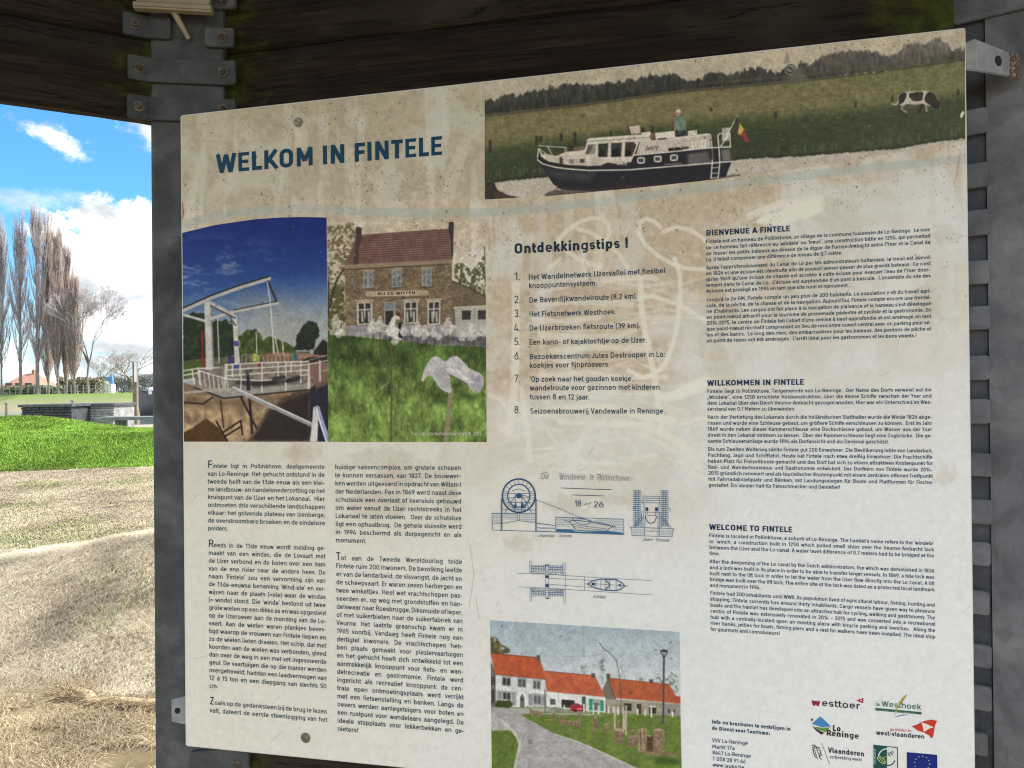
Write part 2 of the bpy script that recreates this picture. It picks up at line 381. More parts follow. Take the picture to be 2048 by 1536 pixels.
# ------------------------------------------------------------------ trees
def mat_bark(name, c1, c2): return mat_plain(name, c1, c2, 2.0, .95, 0, .4)
MT = {'warm': mat_bark('poplar_twigs', (.34, .26, .225, 1), (.46, .37, .325, 1)), 'grey': mat_bark('pale_twigs', (.36, .315, .32, 1), (.48, .43, .435, 1)),
      'trunk': mat_bark('tree_bark', (.15, .13, .115, 1), (.26, .23, .20, 1))}
def poplar(px, ptop, Y, wpx, base_py=776, kind='grey', dens=1400, label='', seed=0, trunk_px=3.0):
    rn = random.Random(seed); x = px_x(px, Y); z0 = gz1(x, Y); H = at(px, ptop, Y).z - z0; Wd = wpx / F * Y
    root = thing('poplar_tree', label, 'tree', (x, Y, z0), 'bare poplars beyond the canal')
    acc = Acc(); tr = trunk_px / F * Y / 2
    V, Fc = tube([(0, 0, -.5), (0, 0, H * .25), (rn.gauss(0, .15), 0, H * .6), (0, 0, H * .97)], [tr * 1.25, tr, tr * .6, tr * .12], 8); acc.add(V, Fc)
    link('trunk', acc.mesh('trunk', True), MT['trunk'], root)
    acc = Acc()
    limbs = []
    for k in range(64):                                   # steep fastigiate limbs
        t = rn.uniform(.03, .8) if kind == 'warm' else rn.uniform(.13, .82); a = rn.random() * 6.283; sp = Wd * .5 * (1 - .88 * t) * rn.uniform(.5, 1.0) * min(1, .55 + t * 2)
        p0 = Vector((0, 0, H * t)); ln = H * rn.uniform(.16, .34) * (1.1 - .6 * t)
        p1 = p0 + Vector((math.cos(a) * sp * .55, math.sin(a) * sp * .55, ln * .35)); p2 = p0 + Vector((math.cos(a) * sp, math.sin(a) * sp, min(ln, H * 1.0 - p0.z)))
        V, Fc = tube([p0, p1, p2], [tr * .28 * (1 - .6 * t), tr * .18 * (1 - .6 * t), .02], 4); acc.add(V, Fc); limbs.append((p0, p1, p2))
    for k in range(dens):
        p0, p1, p2 = rn.choice(limbs); s = rn.random()
        q = p0.lerp(p1, s * 2) if s < .5 else p1.lerp(p2, s * 2 - 1)
        a = rn.random() * 6.283; l = rn.uniform(.8, 2.6); sp = rn.uniform(.05, .22)
        e = q + Vector((math.cos(a) * sp * l, math.sin(a) * sp * l, l * rn.uniform(.75, 1.0)))
        if e.z > H: continue
        w = rn.uniform(.008, .019)
        V, Fc = tube([q, (q + e) / 2 + Vector((rn.gauss(0, .05), rn.gauss(0, .05), 0)), e], [w, w * .8, w * .4], 3); acc.add(V, Fc)
    link('crown', acc.mesh('crown'), MT[kind], root)
poplar(-18, 430, 108, 70, kind='grey', seed=1, label='bare grey poplar cut by the photo edge, outermost left of the row', dens=3600)
poplar(3, 420, 112, 66, kind='grey', seed=2, label='thin bare poplar at the left photo edge with pale twigs', dens=3200)
poplar(41, 415, 110, 74, kind='grey', seed=3, label='slim open bare poplar standing alone between the edge trees and the dense clump', dens=3200, trunk_px=5)
poplar(75, 404, 110, 78, kind='grey', seed=4, label='tallest bare poplar, leftmost of the dense clump, with thick dark trunk', dens=4600, trunk_px=6)
poplar(97, 420, 114, 60, kind='warm', seed=5, label='second poplar of the dense clump with reddish brown twigs', dens=6500)
poplar(116, 445, 110, 58, kind='warm', seed=6, label='middle poplar of the dense clump, densely twigged and reddish', dens=7200)
poplar(133, 482, 112, 52, kind='warm', seed=7, label='shorter reddish poplar right of the clump middle', dens=7000)
poplar(149, 545, 110, 46, kind='warm', seed=8, label='lowest reddish poplar, at the right end of the dense clump', dens=6000)
def bare_tree(px, ptop, Y, wpx, seed, label, kind='grey', lean=0.0, depth=6, tpx=4):
    rn = random.Random(seed); x = px_x(px, Y); z0 = gz1(x, Y); H = at(px, ptop, Y).z - z0; Wd = wpx / F * Y
    root = thing('bare_tree', label, 'tree', (x, Y, z0), 'bare spreading trees beyond the canal')
    acc = Acc(); tw = Acc()
    def grow(p, d, l, r, lev):
        e = p + d * l; mid = (p + e) / 2 + Vector((rn.gauss(0, .04), rn.gauss(0, .04), 0)) * l
        V, Fc = tube([p, mid, e], [r, r * .85, r * .66], 6 if lev < 2 else 3); (acc if lev < 2 else tw).add(V, Fc)
        if lev >= depth: return
        for k in range(3 if lev else 4):
            a = rn.random() * 6.283; s = rn.uniform(.35, .8)
            nd = (d + Vector((math.cos(a) * s, math.sin(a) * s, rn.uniform(-.05, .25)))).normalized()
            grow(e if k < 2 else p.lerp(e, rn.uniform(.5, .95)), nd, l * rn.uniform(.62, .82), max(r * .60, .013), lev + 1)
    grow(Vector((0, 0, -.3)), Vector((lean, 0, 1)).normalized(), H * .27, tpx / F * Y / 2, 0)
    # fit to the size measured
    TV = np.array(tw.V); AV = np.array(acc.V); top = TV[:, 2].max(); wx = np.percentile(np.abs(TV[:, 0]), 99)
    sc = np.array([Wd / 2 / wx, Wd / 2 / wx, H / top]); tw.V = (TV * sc).tolist(); acc.V = (AV * np.array([1, 1, sc[2]])).tolist() if False else (AV * sc).tolist()
    link('trunk', acc.mesh('trunk', True), MT['trunk'], root); link('crown', tw.mesh('crown'), MT[kind], root)
bare_tree(176, 560, 112, 150, 12, 'round-crowned bare tree just right of the poplar clump', lean=.04, depth=8, tpx=6)
bare_tree(262, 684, 150, 110, 14, 'low pale bare tree farthest right, beside the grey post', depth=6, tpx=5)
bare_tree(205, 705, 140, 70, 15, 'small faint bare tree behind the round-crowned one', depth=6, tpx=3)
# hedge and bushes behind the far bank
def bush(name, label, cat, px0, px1, py_top, Y, seed, c1, c2, n=2600, base_py=782):
    rn = np.random.default_rng(seed); x0, x1 = px_x(px0, Y), px_x(px1, Y); z0 = gz1((x0 + x1) / 2, Y); H = at((px0 + px1) / 2, py_top, Y).z - z0
    X = x0 + (x1 - x0) * rn.random(n); hh = H * (.55 + .6 * fbm(X, X * 0, 1.6, seed)); Z = hh * rn.random(n) ** .7; Yy = Y + (rn.random(n) - .5) * 2.4
    s = .12 + .16 * rn.random(n); A = rn.normal(size=(n, 3)); A /= np.linalg.norm(A, axis=1)[:, None]; B = np.cross(A, rn.normal(size=(n, 3))); B /= np.linalg.norm(B, axis=1)[:, None]
    P = np.stack([X, Yy, Z + z0], -1); V = np.stack([P - A * s[:, None], P - B * s[:, None] * .6, P + A * s[:, None], P + B * s[:, None] * .6], 1).reshape(-1, 3)
    k = rn.random(n)[:, None]; c = np.array(c1) * (1 - k) + np.array(c2) * k
    return tag(link(name, np_mesh(name, V, np.arange(n * 4).reshape(-1, 4), np.repeat(c, 4, 0)), MB), label, cat)
bush('hedge', 'low olive green hedge in front of the house and poplars', 'hedge', -40, 120, 770, 118, 61, (.16, .18, .09), (.27, .27, .16), 4200)
bush('bush', 'greyish thicket below the round-crowned bare tree', 'bush', 120, 205, 752, 122, 62, (.25, .23, .16), (.38, .34, .26), 3600)
bush('bush', 'dim bluish thicket to the right of the blue frame', 'bush', 222, 320, 748, 165, 63, (.22, .235, .23), (.34, .34, .34), 4200)

# ------------------------------------------------------------------ house, vehicles and waterside things
def boxes(name, lst, mat, parent, bev=0.0):
    bm = bmesh.new()
    for b6 in lst: bbox_into(bm, *b6, bev=bev)
    return link(name, bm_mesh(name, bm), mat, parent)
MBK = mat_plain('house_brick', (.28, .17, .12, 1), (.38, .26, .2, 1), 3, .9)
MRF = mat_plain('orange_roof_tiles', (.27, .14, .10, 1), (.37, .21, .15, 1), 4, .85)
MWH = mat_plain('white_paint', (.72, .72, .72, 1), (.82, .82, .81, 1), 5, .5, 0, .05)
MDK = mat_plain('dark_glass', (.03, .035, .04, 1), (.06, .065, .07, 1), 5, .2, 0, 0)
def far_house():
    Y = 135; x0, x1 = px_x(2, Y), px_x(72, Y); xc = (x0 + x1) / 2; z0 = gz1(xc, Y); w = x1 - x0
    he = at(40, 772, Y).z - z0; hr = at(40, 746, Y).z - z0
    h = thing('brick_house', 'distant brick house with orange tiled roof behind the poplars', 'house', (xc, Y, z0))
    boxes('wall', [(-w * .46, w * .46, 0, 7, -.4, he)], MBK, h)
    bm = bmesh.new(); o = .35
    a = [bm.verts.new(p) for p in ((-w / 2, -o, he - .1), (w / 2, -o, he - .1), (w / 2, 7 + o, he - .1), (-w / 2, 7 + o, he - .1), (-w * .16, 3.5, hr), (w * .16, 3.5, hr))]
    for f in ((0, 1, 5, 4), (2, 3, 4, 5), (1, 2, 5), (3, 0, 4), (3, 2, 1, 0)): bm.faces.new([a[i] for i in f])
    rf = link('roof', bm_mesh('roof', bm), MRF, h)
    boxes('chimney', [(w * .05, w * .13, 3.2, 3.9, hr - .6, hr + .7)], MBK, rf)
    for fx in (-.28, 0.0, .28): boxes('window', [(w * fx - .6, w * fx + .6, -.04, .1, .9, 2.0)], MDK, h)
far_house()
def far_van():
    Y = 165; x = px_x(87, Y); z0 = gz1(x, Y)
    v = thing('parked_van', 'small white van parked under the poplars', 'van', (x, Y, z0))
    bm = bmesh.new(); bbox_into(bm, -2.0, 2.0, -.8, .8, .35, 1.2, .12); bbox_into(bm, -2.0, 1.1, -.78, .78, 1.0, 2.0, .15)
    link('body', bm_mesh('body', bm), MWH, v)
    boxes('window', [(-1.6, -.3, -.83, -.77, 1.25, 1.75)], MDK, v); boxes('window', [(-.1, .9, -.83, -.77, 1.25, 1.75)], MDK, v)
    for wx in (-1.25, 1.25):
        bm = bmesh.new(); cyl_into(bm, (wx, -.86, .34), (0, 1, 0), .34, .34, .2); link('wheel', bm_mesh('wheel', bm), MDK, v)
far_van()
def fence():
    Y = 109.0; x0, x1 = px_x(-30, Y), px_x(228, Y); z0 = gz1(px_x(100, Y), Y)
    f = thing('wire_fence', 'thin pale wire fence along the top of the far canal bank', 'fence', (x0, Y, z0))
    n = 22
    for k in range(n):
        bm = bmesh.new(); cyl_into(bm, ((x1 - x0) * k / (n - 1), 0, -.2), (0, 0, 1), .05, .05, 1.5, 6); link('fence_post', bm_mesh('fence_post', bm), M['zinc'], f)
    bm = bmesh.new()
    for z in (.3, .7, 1.15): bbox_into(bm, 0, x1 - x0, -.012, .012, z - .015, z + .015)
    link('fence_wire', bm_mesh('fence_wire', bm), M['zinc'], f)
fence()
def blue_frame():
    Y = 128; x = px_x(216, Y); z0 = gz1(x, Y); s = Y / F
    f = thing('playground_frame', 'bright blue A-shaped frame on a white base beyond the canal', 'frame', (x, Y, z0))
    mb = mat_plain('blue_paint', (.10, .25, .52, 1), (.14, .30, .60, 1), 5, .4, 0, .05)
    hb = at(216, 768, Y).z - z0; ht = at(216, 751, Y).z - z0
    boxes('base', [(-11 * s, 11 * s, -.6, .6, -.2, max(hb, .3))], MWH, f)
    for sx in (-1, 1):
        V, Fc = tube([(sx * 9 * s, 0, hb), (sx * 7 * s, 0, ht)], [.28, .25], 6); a = Acc(); a.add(V, Fc); link('leg', a.mesh('leg'), mb, f)
    boxes('panel', [(-7 * s, 7 * s, -.1, .1, hb + .35 * (ht - hb), ht - .25)], mb, f)
blue_frame()
def mooring():
    Y = 50; x = px_x(271, Y); z0 = gz1(x, Y); zt = at(271, 723, Y).z - z0
    p = thing('mooring_post', 'tall weathered wooden mooring post with white plate at the canal edge', 'post', (x, Y, z0))
    mw = mat_plain('grey_timber', (.13, .10, .07, 1), (.22, .18, .13, 1), 3, .9, 0, .4)
    bm = bmesh.new(); bbox_into(bm, -.14, .14, -.14, .14, -.6, zt, .03); link('pole', bm_mesh('pole', bm), mw, p)
    z1 = at(271, 764, Y).z - z0
    boxes('plate', [(.0, .13, -.17, -.142, z1, zt - .05)], MWH, p)
mooring()
def boat():
    Y = 72; x = px_x(293, Y); s = Y / F
    b = thing('moored_boat', 'white motor boat with dark hull moored at the right, half hidden by the steel post', 'boat', (x, Y, -1.0))
    z = lambda py: at(293, py, Y).z + 1.0
    mh = mat_plain('dark_hull_paint', (.03, .035, .04, 1), (.06, .06, .065, 1), 3, .4, 0, .05)
    secs = []
    for t in np.linspace(0, 1, 9):
        w = 1.5 * (1 - (max(0, .5 - t) * 2) ** 2.2) * (1 if t < .8 else 1 - (t - .8) * .5); xx = -1.0 + 9 * t
        secs.append([(xx, -w, z(789) + .6 * (1 - t) ** 2), (xx + .35 * (1 - t), -w * .75, .25), (xx + .5 * (1 - t), 0, -.2), (xx + .35 * (1 - t), w * .75, .25), (xx, w, z(789) + .6 * (1 - t) ** 2)])
    V = [p for s_ in secs for p in s_]; Fc = [(i * 5 + k, i * 5 + k + 1, (i + 1) * 5 + k + 1, (i + 1) * 5 + k) for i in range(8) for k in range(4)] + [(i * 5 + 4, i * 5, i * 5 + 5, i * 5 + 9) for i in range(8)]
    a = Acc(); a.add(V, Fc); link('hull', a.mesh('hull', True), mh, b)
    bm = bmesh.new(); bbox_into(bm, .6, 6.5, -1.05, 1.05, z(790), z(775), .18); bbox_into(bm, 2.0, 5.4, -.95, .95, z(776), z(767), .18); link('cabin', bm_mesh('cabin', bm), MWH, b)
    for wx in (2.3, 3.4, 4.5): boxes('window', [(wx, wx + .8, -1.0, -.9, z(775), z(769))], MDK, b)
    V, Fc = tube([(-.8, 0, z(783)), (.4, -1, z(781)), (2, -1.2, z(783))], [.03] * 3, 5); a = Acc(); a.add(V, Fc); link('handrail', a.mesh('handrail'), M['zinc'], b)
boat()
def gabion(name, label, px0, px1, pyt, Y, dep, mat, cap=True, skew=0.0):
    x0, x1 = px_x(px0, Y), px_x(px1, Y); zt = at((px0 + px1) / 2, pyt, Y).z; z0 = gz1((x0 + x1) / 2, Y)
    g = thing(name, label, 'wall', (x0, Y, z0)); L = x1 - x0; H = zt - z0
    bm = bmesh.new(); rn = random.Random(int(px0) + 9)
    bbox_into(bm, .02, L - .02, .05, dep - .02, -.1, H - .02)          # fill behind the facing stones
    nz = 11; hh = H / nz
    for j in range(nz):
        xx = 0
        while xx < L - .02:
            w = min(rn.uniform(.14, .42), L - xx); d = rn.uniform(0, .05)
            bbox_into(bm, xx + .006, xx + w - .006, d - .03, .2, j * hh + .006, (j + 1) * hh - .006, .012, 1); xx += w
    me = bm_mesh(name, bm); ob = link('stonework', me, mat, g)
    if cap: boxes('coping', [(-.06, L + .06, -.1, dep + .06, H, H + .09)], M['steel'], g, .01)
    return g
MS1 = mat_plain('dark_slate', (.022, .026, .032, 1), (.065, .07, .08, 1), 5, .8, 0, .4)
MS2 = mat_plain('grey_stone', (.15, .15, .155, 1), (.36, .355, .35, 1), 4, .85, 0, .4)
gabion('slate_wall', 'dark slate stone wall with a flat cap behind the green mound', 42, 143, 814, 26.0, 2.0, MS1)
gabion('stone_wall', 'lighter grey dry stone wall joining the dark slate wall', 146, 228, 812, 27.2, 1.5, MS2)
def table():
    Y = 23.5; x0, x1 = px_x(204, Y), px_x(330, Y); xc = (x0 + x1) / 2; zt = at(260, 833, Y).z; z0 = gz1(xc, Y); w = x1 - x0
    t_ = thing('picnic_table', 'long grey picnic table standing behind the green mound', 'table', (xc, Y, z0))
    mg = mat_plain('grey_planks', (.11, .115, .13, 1), (.19, .195, .21, 1), 6, .8)
    boxes('table_top', [(-w / 2, w / 2, -.45 + k * .31, -.45 + k * .31 + .29, zt - z0 - .10, zt - z0) for k in range(3)], mg, t_, .006)
    for sx in (-.2, .42): boxes('leg', [(w * sx - .05, w * sx + .05, -.3, .3, 0, zt - z0 - .105)], mg, t_, .006)
table()
for px, Y, lab in ((13, 30, 'short wooden stake at the left photo edge in front of the canal'), (145, 34, 'thin wooden stake on the near canal bank behind the walls')):
    x = px_x(px, Y); z0 = gz1(x, Y); bm = bmesh.new(); h = at(px, 806 if px < 50 else 801, Y).z - z0
    cyl_into(bm, (0, 0, -.2), (0, 0, 1), .06, .055, max(h, .25) + .2, 10); bbox_into(bm, -.07, .07, -.07, .07, max(h, .25) - .04, max(h, .25) + .015, .01)
    o = link('wooden_stake', bm_mesh('wooden_stake', bm), MT['trunk']); o.location = (x, Y, z0); tag(o, lab, 'stake', 'wooden stakes by the canal')
# ------------------------------------------------------------------ the board's plane and the shelter round it
PL = at(366, 770, 1.268); PR = at(1941, 770, 1.003)
DB = Vector((PR.x - PL.x, PR.y - PL.y, 0)).normalized()         # along the board, to the right
NB = Vector((DB.y, -DB.x, 0)); NB = NB if NB.y < 0 else -NB     # towards the camera
PB = Vector((PL.x, PL.y, 1.6))
def bp(px, py, off=0.0): return hit(px, py, PB + NB * off, NB)
def flat(v): return Vector((v.x, v.y, 0)).normalized()
def frame(d, p):          # local x along d, y away from the viewer side, z up
    d = flat(d); n = Vector((-d.y, d.x, 0))
    return Matrix(((d.x, n.x, 0, p.x), (d.y, n.y, 0, p.y), (0, 0, 1, p.z), (0, 0, 0, 1)))
def plank(label, p0, d, length, z0, z1, thick, moss0, moss1, seed):
    nx = max(8, int(length / .02)); nz = 14; rn = np.random.default_rng(seed)
    xs = np.linspace(0, length, nx + 1); zs = np.linspace(0, z1 - z0, nz + 1)
    # front, bottom, back, top swept along x
    ring = [(0, z) for z in zs] + [(thick * k / 3, z1 - z0) for k in (1, 2, 3)] + [(thick, z) for z in zs[::-1][1:]] + [(thick * k / 3, 0) for k in (2, 1)]
    ring = np.array(ring); nr = len(ring)
    V = np.zeros((nx + 1, nr, 3)); V[..., 0] = xs[:, None]; V[..., 1] = ring[None, :, 0]; V[..., 2] = ring[None, :, 1]
    hgt = z1 - z0
    ed = np.minimum(V[..., 2], hgt - V[..., 2])
    rough = (fbm(V[..., 0] * 1.0, V[..., 2] * 9, .12, seed, 5) - .5)
    front = V[..., 1] < 1e-6
    V[..., 1] += np.where(front, .006 * rough + .006 * np.exp(-ed / .006), 0)
    low = V[..., 2] < 1e-6; top = V[..., 2] > hgt - 1e-6
    V[..., 2] += np.where(low | top, .007 * (fbm(V[..., 0], V[..., 1] * 0, .09, seed + 3, 4) - .5), 0)
    I = np.arange((nx + 1) * nr).reshape(nx + 1, nr); J = np.roll(I, -1, 1)
    Fq = np.stack([I[:-1], I[1:], J[1:], J[:-1]], -1).reshape(-1, 4)
    me = np_mesh('timber_plank', V.reshape(-1, 3), Fq)
    bm = bmesh.new(); bm.from_mesh(me)
    bm.verts.ensure_lookup_table()
    for a in (0, nx): bm.faces.new([bm.verts[int(i)] for i in I[a]])
    bmesh.ops.recalc_face_normals(bm, faces=bm.faces); bm.to_mesh(me); bm.free()
    X = V[..., 0].ravel(); mo = np.zeros(len(X))
    if moss0: mo = np.maximum(mo, np.exp(-X / moss0))
    if moss1: mo = np.maximum(mo, np.exp(-(length - X) / moss1))
    at_ = me.attributes.new('moss', 'FLOAT', 'POINT'); at_.data.foreach_set('value', mo.astype(np.float32))
    o = link('timber_plank', me, M['wood']); o.matrix_world = frame(d, Vector((p0.x, p0.y, z0)))
    return tag(o, label, 'plank', 'planks of the shelter walls')
# --- left post: its front lies on the bisector between the two walls
PC = bp(448, 140, -.034)                                   # right front corner of the left post
DP = Vector((math.cos(R(7.5)), math.sin(R(7.5)), 0))
NP = Vector((DP.y, -DP.x, 0))
pl_ = hit(299, 150, PC, NP); PWID = (PC - pl_).dot(DP)
ZTOP = 2.70
def wall_z(p, n, px, py): return hit(px, py, p, n)
lp = thing('steel_post', 'dark galvanised steel post at the left, between the open view and the information board', 'post', (pl_.x, pl_.y, 0), 'posts of the shelter')
bm = bmesh.new(); bbox_into(bm, 0, PWID, 0, .12, -.3, ZTOP, .006, 2)
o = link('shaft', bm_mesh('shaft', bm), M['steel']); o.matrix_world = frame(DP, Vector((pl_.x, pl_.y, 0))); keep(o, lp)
DWL = Vector((math.cos(R(27)), math.sin(R(27)), 0))          # left wall, running away to the right
NWL = Vector((DWL.y, -DWL.x, 0))
pw = Vector((pl_.x, pl_.y, 0)) - DWL * .008
zlo = hit(296, 240, pw, NWL).z; zgap = hit(290, 78, pw, NWL).z
LW = 1.35
start = pw - DWL * LW; LW += .05
plank('lower dark plank of the left wall, its grey underside against the sky', start, DWL, LW, zlo, zgap - .002, .028, 0, .075, 3)
plank('upper dark plank of the left wall, above the open view', start, DWL, LW, zgap + .002, zgap + .22, .030, 0, .075, 4)
plank('topmost dark plank of the left wall, mostly above the photo edge', start, DWL, LW, zgap + .224, zgap + .44, .028, 0, .05, 9)
pr = PC - DB * .045 - NB * .014; pr.z = 0
LR = (hit(1907, 60, pr + Vector((0, 0, 2)), NB) - pr).dot(DB)
zg = hit(480, 102, pr, NB).z; zt0 = bp(700, 190).z
plank('lower dark plank above the information board, mossy at both ends', pr, DB, LR, zg - .27, zg - .002, .04, .10, .09, 5)
plank('upper dark plank above the information board, brown with a mossy left edge', pr, DB, LR, zg + .002, zg + .235, .04, .085, .12, 6)
plank('topmost dark plank above the information board, beyond the photo edge', pr, DB, LR, zg + .239, zg + .45, .04, .06, .1, 10)
zb = bp(600, 1400).z
plank('dark mossy plank showing below the bottom edge of the information board', pr, DB, LR, zb - .26, zb, .04, .10, .09, 7)
# --- straps of bent flat bar with bolts
def strap(parent, path, z0, z1, bolts, th=.007, slope=0.0, name='strap', mat=None):
    """path: plan points of the back face; bolts: (segment, t, dz)"""
    pts = [Vector((p.x, p.y, 0)) for p in path]; Ls = [0]
    for a, b in zip(pts, pts[1:]): Ls.append(Ls[-1] + (b - a).length)
    def nrm(i):
        d = (pts[min(i + 1, len(pts) - 1)] - pts[max(i - 1, 0)]).normalized(); return Vector((d.y, -d.x, 0))
    bm = bmesh.new(); rings = []
    st_ = []
    for i, p in enumerate(pts):
        if i == 0: st_ += [(p, i, .0045, 0), (p + (pts[1] - p).normalized() * .0015, i, .0013, .0015), (p + (pts[1] - p).normalized() * .0045, i, 0, .0045)]
        elif i == len(pts) - 1: q_ = (pts[i - 1] - p).normalized(); st_ += [(p + q_ * .0045, i, 0, -.0045), (p + q_ * .0015, i, .0013, -.0015), (p, i, .0045, 0)]
        else: st_.append((p, i, 0, 0))
    for p, i, c, dl in st_:
        n = nrm(i); dz = -slope * (Ls[i] + dl)
        rings.append([bm.verts.new((p.x + n.x * a, p.y + n.y * a, z + dz)) for a, z in ((0, z0 + c), (th, z0 + c), (th, z1 - c), (0, z1 - c))])
    for A, B in zip(rings, rings[1:]):
        for k in range(4): bm.faces.new((A[k], A[(k + 1) % 4], B[(k + 1) % 4], B[k]))
    bm.faces.new(rings[0][::-1]); bm.faces.new(rings[-1])
    bmesh.ops.recalc_face_normals(bm, faces=bm.faces)
    bmesh.ops.bevel(bm, geom=[e for e in bm.edges if len(e.link_faces) == 2 and e.calc_face_angle(0) > .9], offset=.0009, segments=2, affect='EDGES')
    s = link(name, bm_mesh(name, bm), mat or M['steel']); keep(s, parent)
    for seg, t, dz in bolts:
        a, b = pts[seg], pts[seg + 1]; p = a.lerp(b, t); d = (b - a).normalized(); n = Vector((d.y, -d.x, 0))
        z = (z0 + z1) / 2 + dz - slope * (Ls[seg] + t * (b - a).length)
        bm = bmesh.new(); c = Vector((p.x, p.y, z)) + n * th
        cyl_into(bm, c - n * .001, n, .009, .009, .003, 16); cyl_into(bm, c + n * .0018, n, .0062, .0058, .006, 6); cyl_into(bm, c + n * .0075, n, .0034, .003, .006, 10)
        bo = link('bolt', bm_mesh('bolt', bm), M['bolt']); bo.parent = s; bo.matrix_parent_inverse = s.matrix_world.inverted()
    return s
def onp(px, p, n): q = hit(px, 150, p, n); return Vector((q.x, q.y, 0))
cL = Vector((pl_.x, pl_.y, 0)) + NP * .001; cR = Vector((PC.x, PC.y, 0)) + NP * .001
def zP(py, px=375): return hit(px, py, PC, NP).z
eL = lambda px: onp(px, pw + NWL * .002, NWL)
eR = lambda px: onp(px, pr + NB * .012, NB)
pt_on = lambda px: onp(px, PC + NP * .001, NP)
strap(lp, [eL(255), cL, cR, eR(474)], zP(170), zP(122), [(0, .52, 0), (2, .1, 0)])
strap(lp, [eL(253), cL, cR, eR(474)], zP(245), zP(199), [(0, .52, 0), (2, .1, .002)])
strap(lp, [eL(246), cL, pt_on(345)], zP(80, 300), zP(36, 300), [(0, .45, 0)])
strap(lp, [pt_on(412), cR, eR(471)], zP(98, 440), zP(60, 440), [(1, .05, 0)])
strap(lp, [pt_on(418), cR, eR(475)], zP(22, 450), zP(-22, 450), [(1, .1, -.006)])
zq = bp(460, 1520, -.034).z
strap(lp, [pt_on(372), cR, eR(490)], zq - .026, zq + .022, [(1, .42, -.002)])
# --- fixture above: pale box with a thin rod
fx = hit(345, 8, PC + NP * .035, NP)
lf = thing('lamp_fixture', 'pale beige box fixture with a thin slanting rod on the left post', 'fixture', fx)
PF = PC + NP * .035; a0 = hit(266, 12, PF, NP); a1 = hit(424, 12, PF, NP); wd = (a1 - a0).length
Mx = frame(DP, hit(266, 17, PF, NP))
bm = bmesh.new(); bbox_into(bm, 0, wd, -.003, .012, 0, .012, .002); bbox_into(bm, .004, wd - .004, 0, .014, .0125, .075, .003); bbox_into(bm, .001, wd - .001, -.0055, -.0032, .003, .010, .001)
o = link('housing', bm_mesh('housing', bm), M['cream']); o.matrix_world = Mx; keep(o, lf)
r0 = hit(342, 14, PC + NP * .028, NP); r1 = hit(378, 78, PC + NP * .005, NP)
V, Fc = tube([r0, (r0 + r1) / 2, r1], [.0055, .005, .004], 10); a = Acc(); a.add(V, Fc); o = link('rod', a.mesh('rod', True), M['cream']); keep(o, lf)
# --- right post: one face along the board, the next turned towards the viewer
D33 = Vector((math.cos(R(33)), -math.sin(R(33)), 0)); N33 = Vector((D33.y, -D33.x, 0))
qA = at(1977, 700, 1.085); qA.z = 0
def onA(px, py, off=0.0): return hit(px, py, qA + Vector((0, 0, 1)) + N33 * off, N33)
q0 = qA - D33 * .16; qB = qA + D33 * .16; dep = -N33 * .12
rp = thing('steel_post', 'broad grey steel post filling the right edge, with plates stacked up its left side', 'post', (qA.x, qA.y, 0), 'posts of the shelter')
bm = bmesh.new(); fp = [qA - N33 * .006 + D33 * .0005, qA + D33 * .0005, qB, qB + dep, qA + dep]
nz = 40; rings = [[bm.verts.new((p.x, p.y, -.3 + (ZTOP + .3) * k / nz)) for p in fp] for k in range(nz + 1)]
for A, B in zip(rings, rings[1:]):
    for k in range(5): bm.faces.new((A[k], A[(k + 1) % 5], B[(k + 1) % 5], B[k]))
bm.faces.new(rings[0][::-1]); bm.faces.new(rings[-1]); bmesh.ops.recalc_face_normals(bm, faces=bm.faces)
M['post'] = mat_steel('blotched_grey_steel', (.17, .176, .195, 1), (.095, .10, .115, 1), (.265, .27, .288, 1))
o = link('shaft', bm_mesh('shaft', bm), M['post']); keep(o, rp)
bm = bmesh.new(); bbox_into(bm, 0, .16, .006, .11, -.3, ZTOP, .0015)
M['flange'] = mat_steel('shaded_grey_steel', (.085, .09, .105, 1), (.05, .054, .065, 1), (.13, .135, .15, 1))  # shade of the recess between plates put into a darker steel colour
o = link('flange', bm_mesh('flange', bm), M['flange']); o.matrix_world = frame(D33, q0); keep(o, rp)
rnp = random.Random(4); G2 = lambda v: Vector((v.x, v.y, 0))
for ya, yb, xe in ((217, 268, 1976), (326, 375, 1978), (419, 470, 1980), (519, 566, 1980), (613, 660, 1983), (712, 761, 1980), (800, 849, 1982), (904, 951, 1984), (998, 1047, 1986), (1086, 1133, 1982), (1182, 1229, 1980), (1289, 1334, 1984), (1375, 1424, 1984), (1465, 1510, 1976), (1560, 1606, 1978)):
    of = rnp.uniform(.0006, .0022); pa = onA(1872, yb, of); pz = onA(xe, yb, of); zt_ = onA(xe, ya, of).z
    strap(rp, [G2(pa), G2(pz)], pz.z, zt_, [(0, .12, 0)], th=.007, slope=rnp.uniform(-.03, .03), name='plate', mat=M['post'])
zc = onA(1990, 34).z
strap(rp, [G2(onA(1906, 30, .0006)), G2(qB + N33 * .0006)], zc, zc + .09, [], th=.006, name='band', mat=M['post'])
zs = onA(1880, 22).z
strap(rp, [G2(onA(1856, 10, .009)), G2(onA(1905, 10, .009))], zs, zs + .045, [(0, .4, 0)], th=.007, name='strap', mat=M['post'])
# --- roof: unseen boards, added and sized to shade the planks and upper panel
rf = thing('shade_roof', 'dark boarded roof out of view, added to shade the shelter', 'roof', (0, .6, ZTOP))
for k in range(10):
    y0 = -.55 + k * .20
    bm = bmesh.new(); bbox_into(bm, -1.7, 1.45, y0, y0 + .192, ZTOP, ZTOP + .035, .003)
    o = link('roof_board', bm_mesh('roof_board', bm), M['wood']); keep(o, rf)
